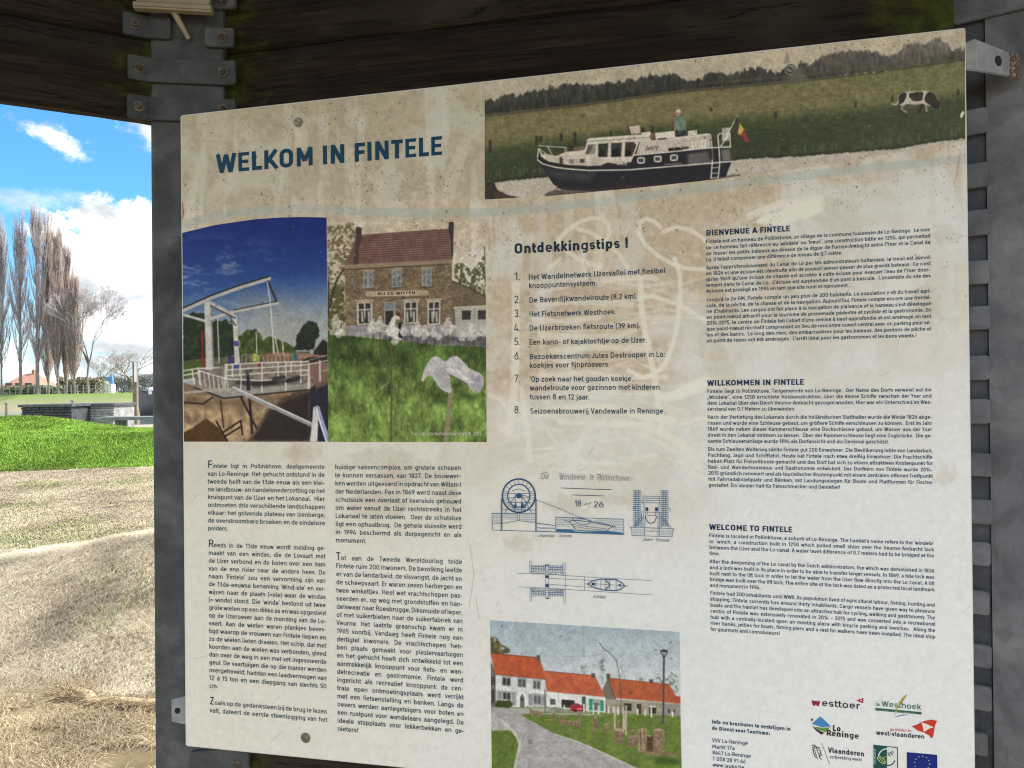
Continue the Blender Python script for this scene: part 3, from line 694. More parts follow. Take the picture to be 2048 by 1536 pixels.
# ------------------------------------------------------------------ printing: flat colour meshes in the board's plane
KUP = 1.12
def c8(*c): return np.array(c, float) / 255.0
class Cv:
    """paints vertex colours of a grid whose points sit at photograph pixels X, Y"""
    def __init__(s, X, Y, col): s.sh = X.shape; s.X = X.ravel(); s.Y = Y.ravel(); s.C = np.tile(c8(*col), (len(s.X), 1)); s.tf = (0, 0, 1)
    def T(s, pts): p = np.asarray(pts, float); return np.stack([s.tf[0] + p[:, 0] / s.tf[2], s.tf[1] + p[:, 1] / s.tf[2]], 1)
    def box(s, P, pad):
        return np.where((s.X > P[:, 0].min() - pad) & (s.X < P[:, 0].max() + pad) & (s.Y > P[:, 1].min() - pad) & (s.Y < P[:, 1].max() + pad))[0]
    def put(s, idx, cov, col):
        col = np.asarray(col, float); cov = cov[:, None]
        s.C[idx] = s.C[idx] * (1 - cov) + col * cov
    def sd(s, idx, P, closed=True):
        x, y = s.X[idx], s.Y[idx]; n = len(P); d = np.full(len(idx), 1e9); ins = np.zeros(len(idx), bool)
        for i in range(n if closed else n - 1):
            a, b = P[i], P[(i + 1) % n]; e = b - a; L = max(e @ e, 1e-9)
            t = np.clip(((x - a[0]) * e[0] + (y - a[1]) * e[1]) / L, 0, 1)
            d = np.minimum(d, np.hypot(x - a[0] - t * e[0], y - a[1] - t * e[1]))
            if closed and a[1] != b[1]:
                c = (a[1] > y) != (b[1] > y); ins ^= c & (x < a[0] + (y - a[1]) / (b[1] - a[1]) * e[0])
        return np.where(ins, -d, d) if closed else d
    def fill(s, pts, col, a=1.0, soft=1.0, tex=0.0, ts=5.0, seed=1, edge=0.0, es=4.0, tx=1.0, rnd=0):
        P = s.T(pts)
        for _ in range(rnd): Q = np.roll(P, -1, 0); P = np.stack([P * .75 + Q * .25, P * .25 + Q * .75], 1).reshape(-1, 2)
        idx = s.box(P, soft + edge + 2)
        if not len(idx): return
        d = s.sd(idx, P)
        if edge: d = d + (fbm(s.X[idx], s.Y[idx], es, seed + 50, 3) - .5) * 2 * edge
        c = np.tile(c8(*col), (len(idx), 1))
        if tex: c = c * (1 + tex * 2 * (fbm(s.X[idx] * tx, s.Y[idx], ts, seed, 4) - .5))[:, None]
        s.put(idx, np.clip(.5 - d / soft, 0, 1) * a, np.clip(c, 0, 1))
    def tone(s, sat=1.0, con=1.0, piv=.42, gain=1.0):
        L = (s.C @ np.array([.3, .59, .11]))[:, None]; s.C = np.clip(((L + sat * (s.C - L)) - piv) * con + piv, 0, 1) * gain
    def line(s, pts, w, col, a=1.0, soft=.9, rough=0.0, seed=0):
        P = s.T(pts); w = w / s.tf[2]; idx = s.box(P, w + 2)
        if not len(idx): return
        d = s.sd(idx, P, False)
        cov = np.clip(.5 - (d - w / 2) / soft, 0, 1) * a * min(1, max(w / .8, .35))
        if rough: cov = cov * np.clip(1 - rough + 2 * rough * fbm(s.X[idx], s.Y[idx], 9, seed + 3, 4), 0, 1)
        s.put(idx, cov, c8(*col))
    def speck(s, n, rng, xr, yr, r, col, a=.7, wfun=None):
        x = rng.uniform(*xr, n); y = rng.uniform(*yr, n); rr = rng.uniform(*r, n) ** 1.0
        if wfun is not None: k = rng.random(n) < wfun(x, y); x, y, rr = x[k], y[k], rr[k]
        G = s.X.reshape(s.sh); H = s.Y.reshape(s.sh); gx = G[:, 0] if abs(G[-1, 0] - G[0, 0]) > 1 else G[0]; 
        C = s.C.reshape(*s.sh, 3); xs = G[0]; nx = s.sh[1]; ny = s.sh[0]
        for a_, b_, q in zip(x, y, rr):
            j = int(round((a_ - xs[0]) / (xs[-1] - xs[0]) * (nx - 1)))
            if j < 0 or j >= nx: continue
            ys = H[:, j]; i = int(round((b_ - ys[0]) / (ys[-1] - ys[0]) * (ny - 1)))
            m = int(q / max(abs(xs[1] - xs[0]), .1)) + 2
            i0, i1, j0, j1 = max(0, i - m), min(ny, i + m + 1), max(0, j - m), min(nx, j + m + 1)
            if i0 >= i1 or j0 >= j1: continue
            d = np.hypot(G[i0:i1, j0:j1] - a_, (H[i0:i1, j0:j1] - b_) * (.7 + .5 * (a_ % 1)))
            cov = (np.clip(.5 + (q - d) / 1.2, 0, 1) * a)[..., None]
            C[i0:i1, j0:j1] = C[i0:i1, j0:j1] * (1 - cov) + c8(*col) * cov
def grid_px(x0, x1, top, bot, step):
    nx = int((x1 - x0) / step) + 1; xs = np.linspace(x0, x1, nx); t = top(xs); b = bot(xs)
    ny = int((b - t).max() / step) + 1; s = np.linspace(0, 1, ny)[:, None]
    return np.broadcast_to(xs, (ny, nx)).copy(), t[None] * (1 - s) + b[None] * s
def px_to_plane(X, Y, off):
    d = np.array(CF)[None] + np.outer((X - 1024) / F, np.array(CR)) - np.outer((Y - 768) / F, np.array(CU))
    n = np.array(NB); p = np.array(PB + NB * off); e = np.array(EYE)
    return e + d * (((p - e) @ n) / (d @ n))[:, None]
def print_mesh(name, cv, off, parent, label=None):
    ny, nx = cv.sh; V = px_to_plane(cv.X, cv.Y, off); I = np.arange(ny * nx).reshape(ny, nx)
    Fq = np.stack([I[:-1, :-1], I[1:, :-1], I[1:, 1:], I[:-1, 1:]], -1).reshape(-1, 4)
    o = link(name, np_mesh(name, V, Fq, np.clip(lin(np.clip(cv.C, 0, 1)) * KUP, 0, .9)), M['print'])
    keep(o, parent)
    if label: o['label'] = label
    return o
def seg(pts):
    p = np.array(pts, float); return lambda x: np.interp(x, p[:, 0], p[:, 1])

# ---- dirt and wear of the panel
ARC_HEAD = seg([(355, 434), (420, 415), (500, 402), (560, 398), (660, 397), (800, 400), (970, 399)])
ARC_STRIPE = seg([(355, 452), (420, 434), (500, 423), (580, 418), (655, 418), (760, 424), (860, 427), (970, 425), (1100, 416), (1300, 390), (1500, 364), (1700, 340), (1935, 318)])
def panel_colour(X, Y):
    n = fbm(X, Y, 60, 71, 5); nf = fbm(X, Y, 9, 73, 4); drip = fbm(X, Y * .12, 34, 75, 4); big = fbm(X, Y, 260, 77, 3)
    w = (1 - sstep(640, 1000, Y + 260 * (big - .5))) * (1 - .75 * sstep(1350, 1800, X + .35 * (Y - 400)) * sstep(250, 420, Y))
    w = np.maximum(w, .30 * (1 - sstep(900, 1200, Y)) * sstep(560, 800, X) * (1 - sstep(1350, 1500, X)))
    w = w * (.55 + .9 * sstep(.30, .62, n)) * (1 - .55 * sstep(.56, .70, drip) * (1 - sstep(500, 700, Y)))
    w = np.clip(w, 0, 1)[..., None]
    tx = sstep(400, 1500, X)[..., None]
    clean = c8(223, 218, 205) * (1 - tx) + c8(225, 226, 225) * tx
    dirt = c8(198, 183, 160) * (1 - .25 * (nf[..., None] - .5))
    c = clean * (1 - w) + dirt * w
    c = c * (1 + .05 * (nf[..., None] - .5)) * (1 + .03 * (big[..., None] - .5))
    top = ((Y < ARC_HEAD(X)) & (X < 969))[..., None]
    c = np.where(top, c * c8(246, 251, 250) , c)
    st = np.abs(Y - ARC_STRIPE(X)); k = (np.clip(.5 - (st - 8.5) / 1.5, 0, 1) * .75)[..., None]
    c = c * (1 - k) + (c * .35 + c8(170, 186, 180) * .65) * k
    return c
def weather(cv, amount=1.0, seed=0):
    """speckles, pale wiped patches and scratches lying over everything"""
    rng = np.random.default_rng(100 + seed)
    if seed:                                           # soft photographic print rather than crisp edges
        C = cv.C.reshape(*cv.sh, 3); P = np.pad(C, ((1, 1), (1, 1), (0, 0)), 'edge'); H = (P[:, :-2] + 2 * P[:, 1:-1] + P[:, 2:]) / 4; cv.C = ((H[:-2] + 2 * H[1:-1] + H[2:]) / 4).reshape(-1, 3)
    k = .22 if seed else .05; cv.C *= (1 + k * (fbm(cv.X, cv.Y, 3.0, 301, 3) - .5) + k * .8 * (fbm(cv.X, cv.Y, 11, 305, 3) - .5))[:, None]
    x0, x1, y0, y1 = cv.X.min(), cv.X.max(), cv.Y.min(), cv.Y.max(); A = (x1 - x0) * (y1 - y0)
    dens = lambda x, y: np.clip((1 - sstep(520, 1050, y)) * (1.15 * sstep(.45, .63, fbm(x, y, 45, 83, 3))) + .045, 0, 1)
    cv.speck(int(A * .016 * amount), rng, (x0, x1), (y0, y1), (.3, 1.15), (105, 82, 58), .5, dens)
    cv.speck(int(A * .0016 * amount), rng, (x0, x1), (y0, y1), (.7, 1.9), (92, 70, 50), .6, dens)
    cv.speck(int(A * .0022 * amount), rng, (x0, x1), (y0, y1), (.4, 1.3), (222, 212, 190), .45, dens)
# ---- a monoline sign-writer's alphabet, drawn as strokes (capital height 1, x-height .72)
def _arc(cx, cy, rx, ry, a0, a1, n=7):
    return [(cx + rx * math.cos(R(a0 + (a1 - a0) * i / n)), cy + ry * math.sin(R(a0 + (a1 - a0) * i / n))) for i in range(n + 1)]
def _rr(x0, x1, y0, y1, r):
    r = min(r, (x1 - x0) / 2, (y1 - y0) / 2)
    p = _arc(x1 - r, y1 - r, r, r, 0, 90, 5) + _arc(x0 + r, y1 - r, r, r, 90, 180, 5) + _arc(x0 + r, y0 + r, r, r, 180, 270, 5) + _arc(x1 - r, y0 + r, r, r, 270, 360, 5)
    return p + [p[0]]
def din(ch, w):
    """(advance, strokes) of one character for stroke weight w"""
    B, X, C, D = w / 2, .72 - w / 2, 1 - w / 2, -.25 + w / 2
    h = w / 2; S = .095                                     # side bearing
    def box(Wd): return h, Wd - h, Wd / 2, (Wd - w) / 2
    def out(Wd, st, sb=S, sb2=None): sb2 = sb if sb2 is None else sb2; return Wd + sb + sb2, [[(x + sb, y) for x, y in p] for p in st]
    ACC = {'é': ('e', 'a'), 'è': ('e', 'g'), 'ê': ('e', 'c'), 'à': ('a', 'g'), 'â': ('a', 'c'), 'ä': ('a', 'd'), 'ö': ('o', 'd'), 'ü': ('u', 'd'), 'Ü': ('U', 'd')}
    if ch in ACC:
        b, k = ACC[ch]; adv, st = din(b, w); c = adv / 2; y0, y1 = (.83, 1.0) if b != 'U' else (1.1, 1.24); t = .09
        st = list(st)
        if k == 'a': st.append([(c - .05, y0), (c + .09, y1)])
        elif k == 'g': st.append([(c + .05, y0), (c - .09, y1)])
        elif k == 'c': st += [[(c - .14, y0), (c + .01, y1)], [(c - .01, y1), (c + .14, y0)]]
        else: st += [[(c - .12 - h, y0 + .05), (c - .12 + h, y0 + .05)], [(c + .12 - h, y0 + .05), (c + .12 + h, y0 + .05)]]
        return adv, st
    if ch in 'oOQ0':
        Wd, top = (.58, X) if ch == 'o' else ((.68, C) if ch != '0' else (.60, C)); l, r_, c, r = box(Wd)
        return out(Wd, [_rr(l, r_, B, top, .9 * r)])
    if ch in 'nhumrbdpqgace':
        Wd = {'r': .36, 'm': .90, 'c': .52, 'e': .57, 'a': .55}.get(ch, .57); l, r_, c, r = box(Wd); q = r * .92; lo, hi = 0.0, .72
        if ch == 'n': return out(Wd, [[(l, lo), (l, hi)], [(l, X - q)] + _arc(l + q, X - q, q, q, 170, 90) + _arc(r_ - q, X - q, q, q, 90, 0) + [(r_, lo)]])
        if ch == 'h': return out(Wd, [[(l, lo), (l, 1)], [(l, X - q)] + _arc(l + q, X - q, q, q, 170, 90) + _arc(r_ - q, X - q, q, q, 90, 0) + [(r_, lo)]])
        if ch == 'u': return out(Wd, [[(r_, lo), (r_, hi)], [(l, hi), (l, B + q)] + _arc(l + q, B + q, q, q, 180, 270) + _arc(r_ - q, B + q, q, q, 270, 350)])
        if ch == 'm':
            q = (c - l) / 2
            return out(Wd, [[(l, lo), (l, hi)], [(l, X - q)] + _arc(l + q, X - q, q, q, 170, 0, 9) + [(c, lo)], _arc(c + q, X - q, q, q, 170, 0, 9) + [(r_, lo)]])
        if ch == 'r': return out(Wd, [[(l, lo), (l, hi)], _arc(l + .25, X - .22, .25, .22, 170, 80)], S, .03)
        if ch == 'b': return out(Wd, [[(l, lo), (l, 1)], _rr(l, r_, B, X, q)])
        if ch == 'd': return out(Wd, [[(r_, lo), (r_, 1)], _rr(l, r_, B, X, q)])
        if ch == 'p': return out(Wd, [[(l, -.25), (l, hi)], _rr(l, r_, B, X, q)])
        if ch == 'q': return out(Wd, [[(r_, -.25), (r_, hi)], _rr(l, r_, B, X, q)])
        if ch == 'g': return out(Wd, [[(r_, hi), (r_, D + q)] + _arc(r_ - q, D + q, q, q, 0, -90) + [(l + .04, D)], _rr(l, r_, B + .02, X, q)])
        if ch == 'c': return out(Wd, [_arc(r_ - q, X - q, q, q, 28, 90, 3) + _arc(l + q, X - q, q, q, 90, 180) + _arc(l + q, B + q, q, q, 180, 270) + _arc(r_ - q, B + q, q, q, 270, 332, 3)], S, .06)
        if ch == 'e':
            m_ = .36; return out(Wd, [[(l + h * .6, m_), (r_, m_), (r_, X - q)] + _arc(r_ - q, X - q, q, q, 0, 90) + _arc(l + q, X - q, q, q, 90, 180) + _arc(l + q, B + q, q, q, 180, 270) + _arc(r_ - q, B + q, q, q, 270, 322, 3)], S, .08)
        if ch == 'a':
            q2 = .13; m_ = .42
            return out(Wd, [[(r_, lo), (r_, X - q)] + _arc(r_ - q, X - q, q, q, 0, 90) + [(l + q, X)] + _arc(l + q, X - q * .8, q, q * .8, 90, 140, 3), [(r_ - .0, m_), (l + q2, m_)] + _arc(l + q2, m_ - q2, q2, q2, 90, 180, 4) + _arc(l + q2, B + q2, q2, q2, 180, 270, 4) + [(r_ - .12, B)] + [(r_ - .0, B + .1)]], .08, S)
    if ch == 'i': return out(w, [[(h, 0), (h, .72)], [(h, 1.0 - w * .95), (h, 1.02)]])
    if ch == 'j': return out(w, [[(h, .72), (h, D + .12), (h - .05, D + .03), (h - .16, D)], [(h, 1.0 - w * .95), (h, 1.02)]])
    if ch == 'l': return out(.2, [[(h, 1), (h, B + .13)] + _arc(h + .13, B + .13, .13, .13, 180, 270, 4) + [(.22, B)]], S, .05)
    if ch == 'f': return out(.34, [[(.36, C), (.29, C)] + _arc(.29, C - .14, .14, .14, 90, 180, 4) + [(.15, 0)], [(0, X), (.35, X)]], .04, .0)
    if ch == 't': return out(.34, [[(.13, .94), (.13, B + .14)] + _arc(.13 + .14, B + .14, .14, .14, 180, 270, 4) + [(.36, B)], [(0, X), (.35, X)]], .04, .03)
    if ch == 'k': return out(.54, [[(h, 0), (h, 1)], [(h + .02, .27), (.47, .72)], [(.22, .42), (.50, 0)]], S, .03)
    if ch == 's': W_, q = .50, .15; return out(W_, [[(W_ - h - .01, X - .09)] + _arc(W_ - h - .17, X - .15, .15, .15, 40, 90, 3) + _arc(h + .16, X - q, .16, q, 90, 250, 8) + _arc(W_ - h - .16, B + .155, .16, .155, 70, -90, 8) + [(h + .17, B)] + [(h - .0, B + .09)]], .075)
    if ch == 'v': return out(.54, [[(h * .9, .72), (.27, 0)], [(.27, 0), (.54 - h * .9, .72)]], .035)
    if ch == 'w': return out(.84, [[(h * .9, .72), (.24, 0)], [(.24, 0), (.42, .68)], [(.42, .68), (.60, 0)], [(.60, 0), (.84 - h * .9, .72)]], .035)
    if ch == 'x': return out(.54, [[(h, .72), (.54 - h, 0)], [(h, 0), (.54 - h, .72)]], .03)
    if ch == 'y': return out(.54, [[(h * .9, .72), (.28, .02)], [(.54 - h * .9, .72), (.27, .0), (.2, D + .03), (.08, D)]], .035)
    if ch == 'z': return out(.48, [[(.02, X), (.46, X)], [(.46 - h, X), (.02 + h, B)], [(.02, B), (.47, B)]], .06)
    if ch == 'œ':
        a1, s1 = din('o', w); a2, s2 = din('e', w); o_ = a1 - 2 * S + .0 - w * .2
        return a1 + a2 - 2 * S - w * .2, s1 + [[(x + o_, y) for x, y in p] for p in s2]
    if ch == 'ß': return out(.56, [[(h, 0), (h, C - .18)] + _arc(h + .18, C - .18, .18, .18, 180, 60, 7) + [(h + .3, C - .26), (h + .19, .58)] + _arc(.56 - h - .2, .33, .2, .25, 80, -90, 8) + [(h + .14, B)]])
    l, r_, c, r = box(.62)
    if ch == 'A': return out(.72, [[(h * .8, 0), (.36, 1)], [(.36, 1), (.72 - h * .8, 0)], [(.16, .27), (.56, .27)]], .03)
    if ch == 'B': q = .22; return out(.62, [[(h, 0), (h, 1)], [(h, C), (.36, C)] + _arc(.37, C - .215, .2, .215, 90, -90, 7) + [(h, .53)], [(.36, .53)] + _arc(.38, (.53 + B) / 2, .62 - h - .38, (.53 - B) / 2, 90, -90, 8) + [(h, B)]])
    if ch in 'CG':
        Wd = .64; l, r_, c, r = box(Wd); q = r * .95
        p = _arc(r_ - q, C - q, q, q, 20, 90, 4) + _arc(l + q, C - q, q, q, 90, 180) + _arc(l + q, B + q, q, q, 180, 270)
        if ch == 'C': return out(Wd, [p + _arc(r_ - q, B + q, q, q, 270, 340, 4)], S, .06)
        return out(Wd, [p + _arc(r_ - q, B + q, q, q, 270, 360, 5) + [(r_, .5), (c, .5)]])
    if ch == 'D': Wd = .66; l, r_, c, r = box(Wd); q = .28; return out(Wd, [[(l, 0), (l, 1)], [(l, C), (r_ - q, C)] + _arc(r_ - q, C - q, q, q, 90, 0) + _arc(r_ - q, B + q, q, q, 0, -90) + [(l, B)]])
    if ch == 'E': return out(.54, [[(h, 0), (h, 1)], [(h, C), (.54, C)], [(h, .51), (.5, .51)], [(h, B), (.54, B)]], S, .05)
    if ch == 'F': return out(.52, [[(h, 0), (h, 1)], [(h, C), (.53, C)], [(h, .49), (.49, .49)]], S, .03)
    if ch == 'H': return out(.64, [[(h, 0), (h, 1)], [(.64 - h, 0), (.64 - h, 1)], [(h, .51), (.64 - h, .51)]])
    if ch == 'I': return out(w, [[(h, 0), (h, 1)]])
    if ch == 'J': return out(.42, [[(.42 - h, 1), (.42 - h, B + .17)] + _arc(.42 - h - .17, B + .17, .17, .17, 0, -90, 5) + [(.0, B + .02)]], .04, S)
    if ch == 'K': return out(.66, [[(h, 0), (h, 1)], [(h + .02, .34), (.60, 1)], [(.24, .55), (.64, 0)]], S, .02)
    if ch == 'L': return out(.50, [[(h, 0), (h, 1)], [(h, B), (.5, B)]], S, .03)
    if ch == 'M': return out(.80, [[(h, 0), (h, 1)], [(.80 - h, 0), (.80 - h, 1)], [(h * .9, .98), (.40, .28)], [(.40, .28), (.80 - h * .9, .98)]])
    if ch == 'N': return out(.68, [[(h, 0), (h, 1)], [(.68 - h, 0), (.68 - h, 1)], [(h, .97), (.68 - h, .03)]])
    if ch == 'P': return out(.60, [[(h, 0), (h, 1)], [(h, C), (.35, C)] + _arc(.35, C - .255, .60 - h - .35, .255, 90, -90, 8) + [(h, C - .51)]], S, .04)
    if ch == 'R': return out(.62, [[(h, 0), (h, 1)], [(h, C), (.36, C)] + _arc(.36, C - .245, .61 - h - .36, .245, 90, -90, 8) + [(h, C - .49)], [(.33, .46), (.60, 0)]], S, .04)
    if ch == 'S': W_ = .60; q = .215; return out(W_, [[(W_ - h - .02, C - .12)] + _arc(W_ - h - .21, C - .2, .2, .2, 40, 90, 3) + _arc(h + .2, C - q, .2, q, 90, 250, 8) + _arc(W_ - h - .2, B + .225, .2, .225, 70, -90, 8) + [(h + .2, B), (h - .0, B + .12)]], .07)
    if ch == 'T': return out(.58, [[(0, C), (.58, C)], [(.29, 0), (.29, 1 - w)]], .04)
    if ch == 'U': l, r_, c, r = box(.64); q = r * .95; return out(.64, [[(l, 1), (l, B + q)] + _arc(l + q, B + q, q, q, 180, 270) + _arc(r_ - q, B + q, q, q, 270, 360) + [(r_, 1)]])
    if ch == 'V': return out(.68, [[(h * .8, 1), (.34, 0)], [(.34, 0), (.68 - h * .8, 1)]], .03)
    if ch == 'W': return out(1.0, [[(h * .8, 1), (.28, 0)], [(.28, 0), (.5, .95)], [(.5, .95), (.72, 0)], [(.72, 0), (1.0 - h * .8, 1)]], .03)
    if ch == 'Y': return out(.64, [[(h * .8, 1), (.32, .42)], [(.64 - h * .8, 1), (.32, .42)], [(.32, 0), (.32, .46)]], .03)
    if ch == 'Z': return out(.56, [[(.02, C), (.54, C)], [(.54 - h, C), (.02 + h, B)], [(.02, B), (.55, B)]], .06)
    # figures
    if ch == '1': return out(.34, [[(.34 - h, 0), (.34 - h, 1)], [(.34 - h, .97), (.02, .74)]], .06, .12)
    if ch == '2': l, r_, c, r = box(.56); return out(.56, [[(l, C - .2)] + _arc(c, C - .24, r, .24, 165, -30, 9) + [(l + .02, B + .02)], [(.02, B), (.56, B)]], .08)
    if ch == '3': return out(.56, [[(.03, C - .12)] + _arc(.28, C - .21, .2, .21, 150, -80, 9) + [(.2, .54)], [(.24, .54)] + _arc(.28, (.54 + B) / 2, .28 - h, (.54 - B) / 2, 85, -150, 10)], .08)
    if ch == '4': return out(.60, [[(.30, 1), (.02, .2 + h)], [(.0, .2), (.6, .2)], [(.44, .46), (.44, 0)]], .06)
    if ch == '5': return out(.56, [[(.52, C), (.1, C)], [(.1 + .0, 1), (.075, .5)], [(.07, .52), (.14, .58)] + _arc(.28, .31, .28 - h, .31 - h + .0, 100, -150, 11)], .08)
    if ch == '6': return out(.58, [_rr(h, .58 - h, B, .62, .26), [(.40, 1), (h + .02, .40)]], .08)
    if ch == '9': return out(.58, [_rr(h, .58 - h, .38, C, .26), [(.18, 0), (.58 - h - .02, .60)]], .08)
    if ch == '7': return out(.56, [[(.0, C), (.55, C)], [(.55 - h, C), (.17, 0)]], .06)
    if ch == '8': return out(.58, [_rr(h + .03, .55 - h, .53, C, .2), _rr(h, .58 - h, B, .53, .24)], .08)
    # punctuation
    if ch == '.': return out(w * 1.1, [[(w * .55, 0), (w * .55, w * 1.1)]], .08)
    if ch == ',': return out(w * 1.1, [[(w * .7, w * 1.1), (w * .35, -.12)]], .07)
    if ch == ':': return out(w * 1.1, [[(w * .55, 0), (w * .55, w * 1.1)], [(w * .55, .62 - w), (w * .55, .64)]], .09)
    if ch == '!': return out(w * 1.1, [[(w * .55, 0), (w * .55, w * 1.1)], [(w * .55, .26), (w * .55, 1)]], .1)
    if ch in '‘’\'': return out(w, [[(w * .4, .78), (w * .7, 1.02)] if ch == '’' else [(w * .7, .78), (w * .4, 1.02)]], .05)
    if ch == '“': return out(w * 2.6, [[(w * .7, .78), (w * .4, 1.02)], [(w * 2.2, .78), (w * 1.9, 1.02)]], .05)
    if ch == '„': return out(w * 2.6, [[(w * .7, w), (w * .35, -.12)], [(w * 2.2, w), (w * 1.85, -.12)]], .05)
    if ch == '-': return out(.34, [[(.02, .38), (.32, .38)]], .06)
    if ch == '–': return out(.5, [[(0, .38), (.5, .38)]], .08)
    if ch == '=': return out(.5, [[(0, .50), (.5, .50)], [(0, .25), (.5, .25)]], .08)
    if ch == '(': return out(.24, [_arc(.50, .43, .44, 1.08, 146, 214, 7)], .05)
    if ch == ')': return out(.24, [_arc(-.26, .43, .44, 1.08, 34, -34, 7)], .05)
    if ch == '/': return out(.4, [[(.02, -.05), (.38, 1.05)]], .04)
    if ch == ' ': return .34, []
    raise KeyError(ch)
_gl = {}
def strip(p, w):
    """mitred ribbon along a polyline"""
    P = np.array(p, float); keep_ = np.r_[True, np.hypot(*np.diff(P, axis=0).T) > 1e-5]; P = P[keep_]
    cl = len(P) > 3 and np.hypot(*(P[0] - P[-1])) < 1e-4
    n = len(P); V = []
    for i in range(n):
        a = P[i] - P[i - 1] if i > 0 else (P[0] - P[-2] if cl else P[1] - P[0]); b = P[i + 1] - P[i] if i < n - 1 else (P[1] - P[0] if cl else P[-1] - P[-2])
        a = a / np.hypot(*a); b = b / np.hypot(*b); t = a + b; L = np.hypot(*t); t = t / L if L > .2 else a
        m = np.array([-t[1], t[0]]); k = max(.45, abs(m @ np.array([-a[1], a[0]]))); V += [P[i] + m * w / 2 / k, P[i] - m * w / 2 / k]
    return np.array(V), [(2 * i, 2 * i + 1, 2 * i + 3, 2 * i + 2) for i in range(n - 1)]
def glyph(ch, w):
    """(vertices x, y, layer), faces, advance"""
    if w > .165 and ch in 'seaSB8gzE2356': w = .165 if ch in 'seag' else .18
    k = (ch, w)
    if k not in _gl:
        adv, st = din(ch, w); V = []; T = []; o = 0
        for j, p in enumerate(st):
            v, t = strip(p, w); V.append(np.c_[v, np.full(len(v), j)]); T += [tuple(i + o for i in f) for f in t]; o += len(v)
        _gl[k] = (np.concatenate(V) if V else np.zeros((0, 3)), T, adv)
    return _gl[k]
CAPH = 1.0
UPV = np.array([-.0097, -1.0])
class Ink:
    """flat lettering and line work of ONE printed item, as one mesh"""
    def __init__(s, lay=True): s.V = []; s.T = []; s.C = []; s.n = 0; s.k = 0; s.lay = lay; s.dim = .95
    def tri(s, P, T, col, low=False):
        P = np.asarray(P, float)
        if P.shape[1] == 2:
            s.k += 0 if low else 1; P = np.c_[P, np.full(len(P), 0 if low else s.k)]
        s.V.append(P); s.C.append(np.tile(lin(c8(*col)), (len(P), 1)))
        for f in T:
            for k in range(1, len(f) - 1): s.T.append((f[0] + s.n, f[k] + s.n, f[k + 1] + s.n))
        s.n += len(P)
    def text(s, txt, p0, p1, cap, col, bold=.13, xs=None, slant=0.0, up=None, minsp=.6, caps=None):
        """set txt from baseline point p0 to p1 (photograph pixels), capitals cap pixels high"""
        p0 = np.array(p0, float); p1 = np.array(p1, float); W_ = np.hypot(*(p1 - p0)); e = (p1 - p0) / W_; k = cap / CAPH; up = UPV if up is None else np.array(up)
        gs = [(ch, glyph(ch, bold)) for ch in txt]; big = caps or 1.0
        gw = sum(g[2] * (big if i == 0 else 1) for i, (ch, g) in enumerate(gs) if ch != ' '); sw = sum(g[2] for ch, g in gs if ch == ' ')
        if xs is None: xs = W_ / (k * (gw + sw))
        sp = (W_ / (k * xs) - gw) / sw if sw > 0 else 1
        x = 0.0; base = s.k + 1; s.k += 7 if s.k < 150 else 0
        for i, (ch, (V, T, adv)) in enumerate(gs):
            if ch == ' ': x += adv * sp * k * xs; continue
            f = big if i == 0 else 1.0
            if len(V):
                P = p0 + np.outer(x + V[:, 0] * k * xs * f + slant * V[:, 1] * k * f, e) + np.outer(V[:, 1] * k * f, up); s.tri(np.c_[P, V[:, 2] + base], T, col)
            x += adv * k * xs * f
    def block(s, lines, cap, col, bold=.13, minsp=.62):
        """lines: (text, p0, p1); one glyph width for all, the word spaces take up the rest"""
        k = cap / CAPH; best = 9
        for t, p0, p1 in lines:
            gs = [(c, glyph(c, bold)[2]) for c in t]; gw = sum(a for c, a in gs if c != ' '); sw = sum(a for c, a in gs if c == ' ')
            W_ = math.hypot(p1[0] - p0[0], p1[1] - p0[1]); best = min(best, W_ / (k * (gw + minsp * sw)))
        for t, p0, p1 in lines: s.text(t, p0, p1, cap, col, bold, xs=best)
    def poly(s, pts, col, tf=(0, 0, 1)):
        P = np.array([(tf[0] + x / tf[2], tf[1] + y / tf[2]) for x, y in pts]); bm = bmesh.new()
        vs = [bm.verts.new((x, -y, 0)) for x, y in P]; f = bm.faces.new(vs); bm.verts.index_update()
        r = bmesh.ops.triangulate(bm, faces=[f]); T = [tuple(v.index for v in q.verts) for q in bm.faces]; bm.free(); s.tri(P, T, col)
    def line(s, pts, w, col, tf=(0, 0, 1), closed=False, low=False):
        P = np.array([(tf[0] + x / tf[2], tf[1] + y / tf[2]) for x, y in pts]); w = w / tf[2]
        if closed: P = np.r_[P, P[:1]]
        for a, b in zip(P, P[1:]):
            d = b - a; L = np.hypot(*d)
            if L < 1e-6: continue
            n = np.array([-d[1], d[0]]) / L * w / 2; t = d / L * w * .3
            s.tri([a - t + n, a - t - n, b + t - n, b + t + n], [(0, 1, 2, 3)], col, low)
    def arc(s, c, rx, ry, a0, a1, w, col, tf=(0, 0, 1), n=28):
        s.line([(c[0] + rx * math.cos(R(a0 + (a1 - a0) * i / n)), c[1] + ry * math.sin(R(a0 + (a1 - a0) * i / n))) for i in range(n + 1)], w, col, tf)
    def disc(s, c, rx, ry, col, tf=(0, 0, 1), n=20):
        s.poly([(c[0] + rx * math.cos(6.2832 * i / n), c[1] + ry * math.sin(6.2832 * i / n)) for i in range(n)], col, tf)
